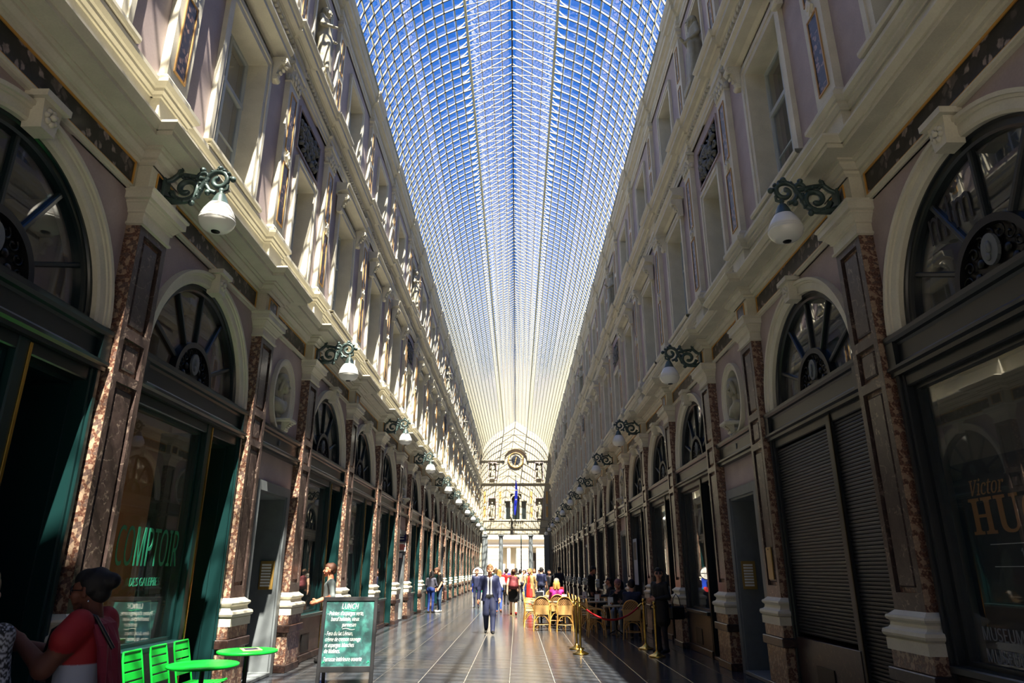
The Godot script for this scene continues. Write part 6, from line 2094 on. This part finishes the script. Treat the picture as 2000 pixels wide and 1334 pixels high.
# ------------------------------------------------------------------ people
const WHITE := Color(0.86, 0.85, 0.80)
func build_people() -> void:
	var away := PI
	var fair := Color(0.76, 0.55, 0.44)
	# the man in the suit, walking towards us
	var navy := Color(0.07, 0.11, 0.235)
	var mo := {
		"height": 1.78, "pose": "walk", "cell": 0.013, "fine": true, "skin": Color(0.70, 0.46, 0.35), "top": Color(0.84, 0.83, 0.79), "legs": Color(0.062, 0.098, 0.21), "shoes": Color(0.02, 0.02, 0.02), "hair": Color(0.40, 0.26, 0.14), "build": 1.05, "trouser": 1.3, "look": Vector2(0.05, 0.02),
		"joint": {"elL": Vector3(0.27, 1.13, -0.03), "wrL": Vector3(0.27, 0.90, 0.12), "elR": Vector3(-0.28, 1.13, -0.05), "wrR": Vector3(-0.30, 0.88, -0.03)},
		"paint": func(p: Vector3, ci: int, col: Color) -> Color:
			if ci == 1 and p.y < 1.0: return Color(0.03, 0.03, 0.04)
			if ci == 1 and p.z > 0.03 and absf(p.x) < 0.028 and p.y < 1.43: return Color(0.05, 0.07, 0.15)
			return col}
	var man := person("man in navy suit, white shirt and dark tie walking along the arcade", Vector3(-0.63, 0, -19.9), 0.04, mo)
	var mj := joints("walk")
	for k in mo.joint:
		mj[k] = mo.joint[k]
	var mb := []
	for b in body_bones(mj, {"build": 1.05}):
		if b[4] == 1 or b[4] == 4 or b[4] == 7:
			mb.append(b)
	for x in [-1.0, 1.0]:
		mb.append([Vector3(x * 0.07, 1.08, -0.01), Vector3(x * 0.095, 0.80, -0.015), 0.11, 0.125, 1])
	var jk := garment(mb, 0.014, 0.013, navy, 0.83, func(y: float) -> float: return lerpf(0.13, 0.055, smoothstep(0.85, 1.12, y)) if y < 1.36 else lerpf(0.055, 0.075, (y - 1.36) / 0.1))
	for i in jk.v.size():
		jk.v[i] *= 1.78 / 1.75
	part(man, "jacket", jk.mesh(body_material()))
	# the woman with the rucksack, walking away
	var bw := person("woman in black skirt and red shoes carrying a maroon rucksack", Vector3(-0.02, 0, -27.8), away + 0.05, {
		"height": 1.68, "pose": "walk", "cell": 0.015, "skin": Color(0.80, 0.62, 0.50), "top": Color(0.05, 0.05, 0.07), "sleeve": Color(0.80, 0.62, 0.50), "legs": Color(0.80, 0.62, 0.50), "skirt": Color(0.03, 0.03, 0.045), "shoes": Color(0.62, 0.05, 0.05), "hair": Color(0.30, 0.20, 0.12), "hair_style": "bun", "build": 0.95,
		"extra": [[Vector3(0.05, 1.0, 0), Vector3(0.06, 0.66, 0), 0.13, 0.15, 5], [Vector3(-0.05, 1.0, 0), Vector3(-0.06, 0.66, 0), 0.13, 0.15, 5]]})
	var bag := skin([[Vector3(0.04, 1.33, -0.20), Vector3(0.05, 1.10, -0.24), 0.12, 0.14, 0], [Vector3(-0.05, 1.30, -0.20), Vector3(-0.05, 1.10, -0.24), 0.11, 0.14, 0], [Vector3(0, 1.08, -0.34), Vector3(0, 1.18, -0.32), 0.07, 0.06, 0]], 0.018, 0.03, [Color(0.36, 0.09, 0.12)])
	part(bw, "rucksack", bag.mesh(body_material()))
	for x in [-1.0, 1.0]:
		part(bw, "strap", MB.new().tube([Vector3(x * 0.09, 1.36, -0.12), Vector3(x * 0.11, 1.42, 0.0), Vector3(x * 0.11, 1.28, 0.115), Vector3(x * 0.13, 1.08, 0.06), Vector3(x * 0.12, 1.02, -0.16)], 0.014, 6).mesh(plain(Color(0.36, 0.09, 0.12), 0.8)))
	# the couple by the sunlit wall
	person("man in black T-shirt and jeans bending his head to the woman beside him", Vector3(-3.1, 0, -30.2), -1.2, {
		"height": 1.80, "cell": 0.016, "skin": fair, "top": Color(0.03, 0.03, 0.035), "forearm": fair, "legs": Color(0.14, 0.22, 0.33), "shoes": Color(0.7, 0.7, 0.68), "hair": Color(0.28, 0.17, 0.10), "look": Vector2(0.1, 0.45), "joint": {"wrL": Vector3(0.24, 0.92, 0.10), "head": Vector3(0, 1.62, 0.09)}})
	person("woman in grey jacket and blue jeans leaning against the man in black", Vector3(-3.40, 0, -29.72), PI - 0.4, {
		"height": 1.62, "cell": 0.016, "skin": fair, "top": Color(0.22, 0.22, 0.27), "legs": Color(0.07, 0.18, 0.42), "shoes": Color(0.1, 0.08, 0.07), "hair": Color(0.05, 0.04, 0.035), "hair_style": "bob", "bust": 0.8, "look": Vector2(0.2, 0.35), "joint": {"wrR": Vector3(-0.10, 1.05, 0.22), "elR": Vector3(-0.26, 1.12, 0.05)}})
	var hb := thing("shopping_bag", "brown shopping bag held by the man in the black T-shirt", "bag", Vector3(-2.86, 0.50, -30.05), 0.3)
	part(hb, "body", MB.new().bevel(-0.06, 0.0, -0.13, 0.06, 0.34, 0.13, 0.02).mesh(plain(Color(0.30, 0.17, 0.13), 0.6)))
	part(hb, "handle", MB.new().tube([Vector3(0, 0.33, -0.06), Vector3(0, 0.42, -0.04), Vector3(0, 0.42, 0.04), Vector3(0, 0.33, 0.06)], 0.006, 5).mesh(plain(Color(0.25, 0.14, 0.11), 0.6)))
	# the man in the doorway
	person("man in grey T-shirt and jeans standing in a shop doorway behind the chalkboard", Vector3(-3.50, 0, -14.0), -PI / 2 + 0.25, {
		"height": 1.76, "cell": 0.014, "skin": Color(0.72, 0.44, 0.33), "top": Color(0.36, 0.40, 0.40), "forearm": Color(0.72, 0.44, 0.33), "legs": Color(0.05, 0.18, 0.42), "hair": Color(0.26, 0.14, 0.08), "build": 1.05, "joint": {"elL": Vector3(0.25, 1.15, -0.06), "wrL": Vector3(0.18, 1.06, 0.20), "elR": Vector3(-0.25, 1.15, -0.05), "wrR": Vector3(-0.10, 1.06, 0.22)}})
	# the woman in red, close by
	var brown := Color(0.36, 0.21, 0.155)
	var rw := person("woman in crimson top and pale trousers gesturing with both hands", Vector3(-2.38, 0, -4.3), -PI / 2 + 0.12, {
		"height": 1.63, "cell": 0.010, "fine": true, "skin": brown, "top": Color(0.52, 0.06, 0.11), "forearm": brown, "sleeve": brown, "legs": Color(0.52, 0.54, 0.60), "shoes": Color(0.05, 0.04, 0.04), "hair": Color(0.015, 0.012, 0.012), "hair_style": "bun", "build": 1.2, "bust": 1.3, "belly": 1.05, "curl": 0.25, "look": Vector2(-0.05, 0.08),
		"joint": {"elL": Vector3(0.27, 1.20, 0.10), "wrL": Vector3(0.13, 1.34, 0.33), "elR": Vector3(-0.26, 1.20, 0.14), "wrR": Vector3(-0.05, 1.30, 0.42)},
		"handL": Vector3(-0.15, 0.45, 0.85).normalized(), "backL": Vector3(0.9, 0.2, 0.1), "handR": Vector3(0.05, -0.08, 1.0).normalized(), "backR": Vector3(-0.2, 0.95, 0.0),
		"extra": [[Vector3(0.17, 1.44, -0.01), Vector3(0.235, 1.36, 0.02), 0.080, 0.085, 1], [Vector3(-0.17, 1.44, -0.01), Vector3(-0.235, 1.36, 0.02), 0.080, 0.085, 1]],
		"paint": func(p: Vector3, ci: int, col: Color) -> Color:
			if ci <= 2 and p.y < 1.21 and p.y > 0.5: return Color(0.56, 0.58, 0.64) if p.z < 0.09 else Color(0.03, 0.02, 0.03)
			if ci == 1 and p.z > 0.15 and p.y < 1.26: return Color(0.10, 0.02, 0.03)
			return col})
	var gls := MB.new()
	for x in [-1.0, 1.0]:
		gls.tube(scroll(Vector3(x * 0.034, 1.508, 0.118), Vector3.RIGHT, Vector3.UP, 0.026, 0.026, 0, TAU, 16), 0.0028, 5)
		gls.tube([Vector3(x * 0.06, 1.512, 0.112), Vector3(x * 0.082, 1.510, 0.05), Vector3(x * 0.084, 1.505, -0.01)], 0.0025, 5)
	gls.tube([Vector3(-0.009, 1.510, 0.120), Vector3(0.009, 1.510, 0.120)], 0.0025, 5)
	part(rw, "eyeglasses", gls.mesh(M.black))
	part(rw, "earring", MB.new().ball(Vector3(0.078, 1.452, 0.0), Vector3(0.007, 0.009, 0.007), 8, 6).mesh(M.chrome))
	part(rw, "shoulder_strap", MB.new().tube([Vector3(0.10, 1.20, -0.19), Vector3(0.13, 1.37, -0.08), Vector3(0.125, 1.395, 0.0), Vector3(0.10, 1.30, 0.15), Vector3(0.06, 1.12, 0.20)], 0.012, 6).mesh(M.black))
	var sc := MB.new()
	var path := [Vector2(1.36, -0.06), Vector2(1.33, -0.11), Vector2(1.22, -0.155), Vector2(1.08, -0.175), Vector2(0.95, -0.19), Vector2(0.78, -0.205), Vector2(0.62, -0.20)]
	for k in path.size() - 1:
		for e in 6:
			var q := []
			for f in [[k, e], [k + 1, e], [k + 1, e + 1], [k, e + 1]]:
				var x: float = 0.16 - 0.045 * f[1]
				var y: Vector2 = path[f[0]]
				q.append(Vector3(x, y.x, y.y + 0.012 * sin(f[1] * 2.1 + f[0]) + 0.35 * x * x))
			sc.quad(q[0], q[1], q[2], q[3], Vector3(0, 0, -1))
			sc.quad(q[0] + Vector3(0, 0, 0.012), q[1] + Vector3(0, 0, 0.012), q[2] + Vector3(0, 0, 0.012), q[3] + Vector3(0, 0, 0.012), Vector3(0, 0, 1))
	part(rw, "scarf", sc.mesh(plain(Color(0.50, 0.13, 0.20), 0.8)))
	# the fair-haired woman at the edge
	person("woman with long fair hair in a black and white patterned top", Vector3(-2.66, 0, -3.72), PI + 0.15, {
		"height": 1.64, "cell": 0.012, "fine": true, "skin": Color(0.72, 0.52, 0.42), "top": Color(0.30, 0.31, 0.34), "legs": Color(0.02, 0.02, 0.02), "hair": Color(0.42, 0.30, 0.17), "hair_style": "long", "bust": 0.9,
		"paint": func(p: Vector3, ci: int, col: Color) -> Color:
			if ci == 1 or ci == 4 or ci == 7:
				return Color(0.56, 0.57, 0.60) if sin(p.x * 190.0) * sin(p.y * 210.0 + p.x * 60.0) * cos(p.z * 170.0) > 0.02 else Color(0.03, 0.03, 0.035)
			return col})
	# the woman in sunglasses on the shaded side
	var sw := person("woman in black coat and sunglasses standing beside the brass stanchions", Vector3(3.16, 0, -15.55), -0.95, {
		"height": 1.68, "cell": 0.014, "fine": true, "skin": Color(0.66, 0.48, 0.40), "top": Color(0.018, 0.018, 0.02), "legs": Color(0.05, 0.07, 0.12), "skirt": Color(0.018, 0.018, 0.02), "hair": Color(0.03, 0.022, 0.02), "hair_style": "bun", "look": Vector2(0.75, 0.0),
		"joint": {"elL": Vector3(0.25, 1.14, -0.02), "wrL": Vector3(0.07, 1.10, 0.22), "elR": Vector3(-0.25, 1.14, -0.02), "wrR": Vector3(-0.09, 1.08, 0.22)},
		"extra": [[Vector3(0.06, 1.0, 0), Vector3(0.07, 0.66, 0), 0.135, 0.15, 5], [Vector3(-0.06, 1.0, 0), Vector3(-0.07, 0.66, 0), 0.135, 0.15, 5]]})
	var sg := MB.new()
	for x in [-1.0, 1.0]:
		sg.ball(Vector3(x * 0.036, 1.565, 0.112), Vector3(0.030, 0.022, 0.010), 10, 6)
		sg.tube([Vector3(x * 0.062, 1.57, 0.105), Vector3(x * 0.086, 1.568, 0.0)], 0.004, 5)
	sg.tube([Vector3(-0.01, 1.570, 0.118), Vector3(0.01, 1.570, 0.118)], 0.004, 5)
	var gm := part(sw, "sunglasses", sg.mesh(M.black))
	var nk := Vector3(0, 1.46, -0.01) * 1.68 / 1.75
	gm.transform = Transform3D(Basis.IDENTITY, nk) * Transform3D(Basis(Vector3.UP, 0.75), Vector3.ZERO) * Transform3D(Basis.IDENTITY, -nk)
	var hbg := thing("handbag", "dark handbag hanging beside the woman in sunglasses", "bag", Vector3(3.46, 0.66, -15.35), 0.4)
	part(hbg, "body", MB.new().bevel(-0.18, 0.0, -0.06, 0.18, 0.26, 0.06, 0.03).mesh(plain(Color(0.03, 0.03, 0.035), 0.4)))
	part(hbg, "handle", MB.new().tube([Vector3(-0.10, 0.25, 0), Vector3(-0.07, 0.42, 0), Vector3(0.0, 0.50, 0), Vector3(0.07, 0.42, 0), Vector3(0.10, 0.25, 0)], 0.009, 6).mesh(M.black))
	# at the sunlit tables
	person("blonde woman in a magenta top sitting at a sunlit café table", Vector3(1.36, 0.012, -22.80), away, {
		"height": 1.64, "pose": "sit", "cell": 0.017, "skin": fair, "top": Color(0.62, 0.10, 0.46), "forearm": fair, "legs": Color(0.2, 0.2, 0.25), "hair": Color(0.72, 0.56, 0.28), "hair_style": "bob"})
	person("grey-haired man in a red shirt sitting opposite the woman in magenta", Vector3(1.46, 0.0, -24.54), 0.0, {
		"height": 1.72, "pose": "sit", "cell": 0.017, "skin": Color(0.70, 0.46, 0.36), "top": Color(0.62, 0.04, 0.05), "legs": Color(0.15, 0.15, 0.18), "hair": Color(0.52, 0.51, 0.49), "look": Vector2(-0.1, 0.35)})
	# at the shaded tables
	person("man in a pink cap and dark jacket sitting behind the red rope", Vector3(2.95, 0, -20.33), -0.3, {
		"height": 1.74, "pose": "sit", "cell": 0.018, "skin": Color(0.66, 0.46, 0.38), "top": Color(0.05, 0.055, 0.08), "legs": Color(0.45, 0.47, 0.5), "shoes": Color(0.5, 0.5, 0.52), "hair": Color(0.52, 0.36, 0.36), "look": Vector2(0.0, 0.3), "joint": {"wrR": Vector3(-0.05, 1.04, 0.24), "elR": Vector3(-0.24, 0.88, 0.16)}})
	person("man in a dark blue jumper sitting behind the red rope", Vector3(3.05, 0, -18.58), away - 0.3, {
		"height": 1.74, "pose": "sit", "cell": 0.018, "skin": Color(0.66, 0.46, 0.38), "top": Color(0.04, 0.075, 0.20), "legs": Color(0.05, 0.05, 0.07), "hair": Color(0.05, 0.04, 0.035), "look": Vector2(0.3, 0.0)})
	person("woman with dark hair sitting at a shaded table", Vector3(3.26, 0, -22.1), -PI / 2, {
		"height": 1.66, "pose": "sit", "cell": 0.02, "skin": Color(0.66, 0.46, 0.38), "top": Color(0.05, 0.05, 0.06), "legs": Color(0.05, 0.05, 0.06), "hair": Color(0.04, 0.03, 0.03), "hair_style": "bob"})
	person("man in a dark jacket sitting at a shaded table by the wall", Vector3(3.26, 0, -24.6), -PI / 2, {
		"height": 1.72, "pose": "sit", "cell": 0.02, "skin": Color(0.66, 0.46, 0.38), "top": Color(0.04, 0.04, 0.05), "legs": Color(0.05, 0.05, 0.06), "hair": Color(0.12, 0.08, 0.05)})
	person("waiter in dark olive jacket standing among the shaded tables", Vector3(2.75, 0, -25.6), 1.2, {
		"height": 1.78, "cell": 0.018, "skin": Color(0.60, 0.42, 0.34), "top": Color(0.10, 0.10, 0.08), "legs": Color(0.03, 0.03, 0.03), "hair": Color(0.03, 0.03, 0.03), "look": Vector2(0.2, 0.3)})
	# people farther down the walkway
	person("woman in an open beige coat over a red dress walking towards the tables", Vector3(0.72, 0, -33.0), -0.5, {
		"height": 1.72, "pose": "walk", "cell": 0.018, "skin": fair, "top": Color(0.60, 0.49, 0.31), "legs": Color(0.72, 0.05, 0.04), "skirt": Color(0.60, 0.49, 0.31), "hair": Color(0.66, 0.50, 0.26), "hair_style": "bob",
		"extra": [[Vector3(0.07, 1.0, -0.02), Vector3(0.08, 0.55, -0.03), 0.13, 0.15, 5], [Vector3(-0.07, 1.0, -0.02), Vector3(-0.08, 0.55, -0.03), 0.13, 0.15, 5], [Vector3(-0.02, 1.0, 0.04), Vector3(-0.03, 0.40, 0.07), 0.12, 0.14, 2]],
		"paint": func(p: Vector3, ci: int, col: Color) -> Color:
			return Color(0.72, 0.05, 0.04) if ci == 1 and p.z > 0.03 and absf(p.x + 0.03) < 0.06 else col})
	person("blonde woman in a white cardigan and jeans walking behind the man in the suit", Vector3(-0.62, 0, -29.6), away, {
		"height": 1.66, "pose": "walk", "cell": 0.018, "skin": fair, "top": WHITE, "legs": Color(0.06, 0.20, 0.45), "hair": Color(0.68, 0.53, 0.28), "hair_style": "bob", "shoes": Color(0.5, 0.3, 0.2)})
	person("person in a bright red jacket and black trousers walking away", Vector3(-0.42, 0, -36.0), away, {
		"height": 1.72, "pose": "walk", "cell": 0.02, "skin": fair, "top": Color(0.75, 0.03, 0.03), "legs": Color(0.02, 0.02, 0.025), "hair": Color(0.15, 0.1, 0.07)})
	person("man in blue shirt and navy jeans standing past the terrace", Vector3(1.30, 0, -35.0), away - 0.4, {
		"height": 1.78, "cell": 0.02, "skin": fair, "top": Color(0.05, 0.11, 0.24), "forearm": fair, "legs": Color(0.05, 0.09, 0.2), "hair": Color(0.08, 0.06, 0.05)})
	var crowd := [
		[-1.75, 33.5, "man in dark blue jacket half hidden behind the man in the suit", Color(0.05, 0.09, 0.22), Color(0.08, 0.1, 0.2), "short", Color(0.25, 0.16, 0.1)],
		[-0.95, 41.0, "person in light blue shirt in the distant crowd", Color(0.50, 0.62, 0.78), Color(0.1, 0.15, 0.3), "short", Color(0.06, 0.05, 0.04)],
		[-0.15, 43.0, "person in a yellow top in the distant crowd", Color(0.80, 0.68, 0.10), Color(0.15, 0.15, 0.2), "bob", Color(0.70, 0.56, 0.25)],
		[0.30, 40.0, "person in a beige top and dark shorts in the distant crowd", Color(0.62, 0.54, 0.44), Color(0.06, 0.08, 0.15), "short", Color(0.10, 0.07, 0.05)],
		[0.55, 46.0, "man in white shirt and blue jeans in the distant crowd", WHITE, Color(0.06, 0.16, 0.38), "short", Color(0.12, 0.07, 0.05)],
		[0.95, 44.0, "person in pale grey shirt and jeans in the distant crowd", Color(0.55, 0.58, 0.62), Color(0.08, 0.16, 0.34), "short", Color(0.2, 0.13, 0.1)],
		[1.85, 39.0, "person in charcoal jacket past the blue-shirted man", Color(0.07, 0.08, 0.10), Color(0.05, 0.05, 0.06), "short", Color(0.05, 0.04, 0.04)],
		[2.35, 38.0, "person in navy jacket near the shaded wall", Color(0.05, 0.07, 0.13), Color(0.03, 0.03, 0.04), "short", Color(0.05, 0.04, 0.04)],
		[-1.25, 47.0, "person in a dark green coat in the distant crowd", Color(0.06, 0.14, 0.09), Color(0.06, 0.06, 0.08), "bob", Color(0.3, 0.2, 0.1)],
		[-0.55, 50.0, "person in a royal blue top in the distant crowd", Color(0.05, 0.16, 0.55), Color(0.05, 0.05, 0.08), "short", Color(0.05, 0.04, 0.03)],
		[0.05, 53.0, "person in black near the far entrance", Color(0.03, 0.03, 0.035), Color(0.05, 0.05, 0.06), "bob", Color(0.04, 0.03, 0.03)],
		[0.75, 55.0, "person in a sky blue top near the far entrance", Color(0.35, 0.58, 0.80), Color(0.08, 0.1, 0.2), "short", Color(0.2, 0.13, 0.08)],
		[1.35, 52.0, "person in an off-white top in the distant crowd", Color(0.78, 0.74, 0.66), Color(0.2, 0.2, 0.25), "bob", Color(0.45, 0.3, 0.15)],
		[-1.75, 58.0, "person in a grey jacket near the far entrance", Color(0.28, 0.29, 0.31), Color(0.1, 0.1, 0.12), "short", Color(0.1, 0.08, 0.06)],
		[1.95, 60.0, "person in a brown jacket near the far entrance", Color(0.26, 0.16, 0.10), Color(0.08, 0.08, 0.1), "short", Color(0.1, 0.08, 0.06)],
		[-0.9, 64.0, "person in a pink top near the far entrance", Color(0.78, 0.32, 0.40), Color(0.1, 0.1, 0.15), "bob", Color(0.5, 0.36, 0.2)],
		[0.35, 66.0, "person in a turquoise top near the far entrance", Color(0.08, 0.50, 0.52), Color(0.1, 0.1, 0.15), "short", Color(0.1, 0.08, 0.06)],
		[1.15, 69.0, "person in a lilac top near the far entrance", Color(0.52, 0.42, 0.62), Color(0.1, 0.1, 0.15), "short", Color(0.1, 0.08, 0.06)],
		[-1.9, 70.0, "person in a teal jacket by the far entrance columns", Color(0.05, 0.28, 0.30), Color(0.1, 0.1, 0.12), "short", Color(0.1, 0.08, 0.06)],
		[2.5, 66.0, "person in a cream jacket by the far shaded wall", Color(0.74, 0.68, 0.55), Color(0.1, 0.1, 0.12), "short", Color(0.1, 0.08, 0.06)],
	]
	rng.seed = 21
	for q in crowd:
		person(q[2], Vector3(q[0], 0, -q[1]), [0.0, away, away, 0.4, -0.3][rng.randi() % 5] + rng.randf_range(-0.4, 0.4), {
			"height": rng.randf_range(1.62, 1.82), "pose": ["walk", "stand"][rng.randi() % 2], "cell": 0.026, "hands": false, "skin": fair, "top": q[3], "legs": q[4], "hair": q[6], "hair_style": q[5]}, "walkers farther down the arcade")

func _ready() -> void:
	var t0 := Time.get_ticks_msec()
	light_and_camera()
	make_materials()
	layout()
	shared_meshes()
	build_floor()
	build_wall(-1.0)
	build_wall(1.0)
	build_roof()
	build_ends()
	print("setting ", Time.get_ticks_msec() - t0)
	build_shops()
	build_lamps()
	build_sculpture()
	print("shops ", Time.get_ticks_msec() - t0)
	green_furniture()
	chalkboard()
	stanchions()
	cafe()
	wall_signs()
	print("things ", Time.get_ticks_msec() - t0)
	build_people()
	print("people ", Time.get_ticks_msec() - t0)
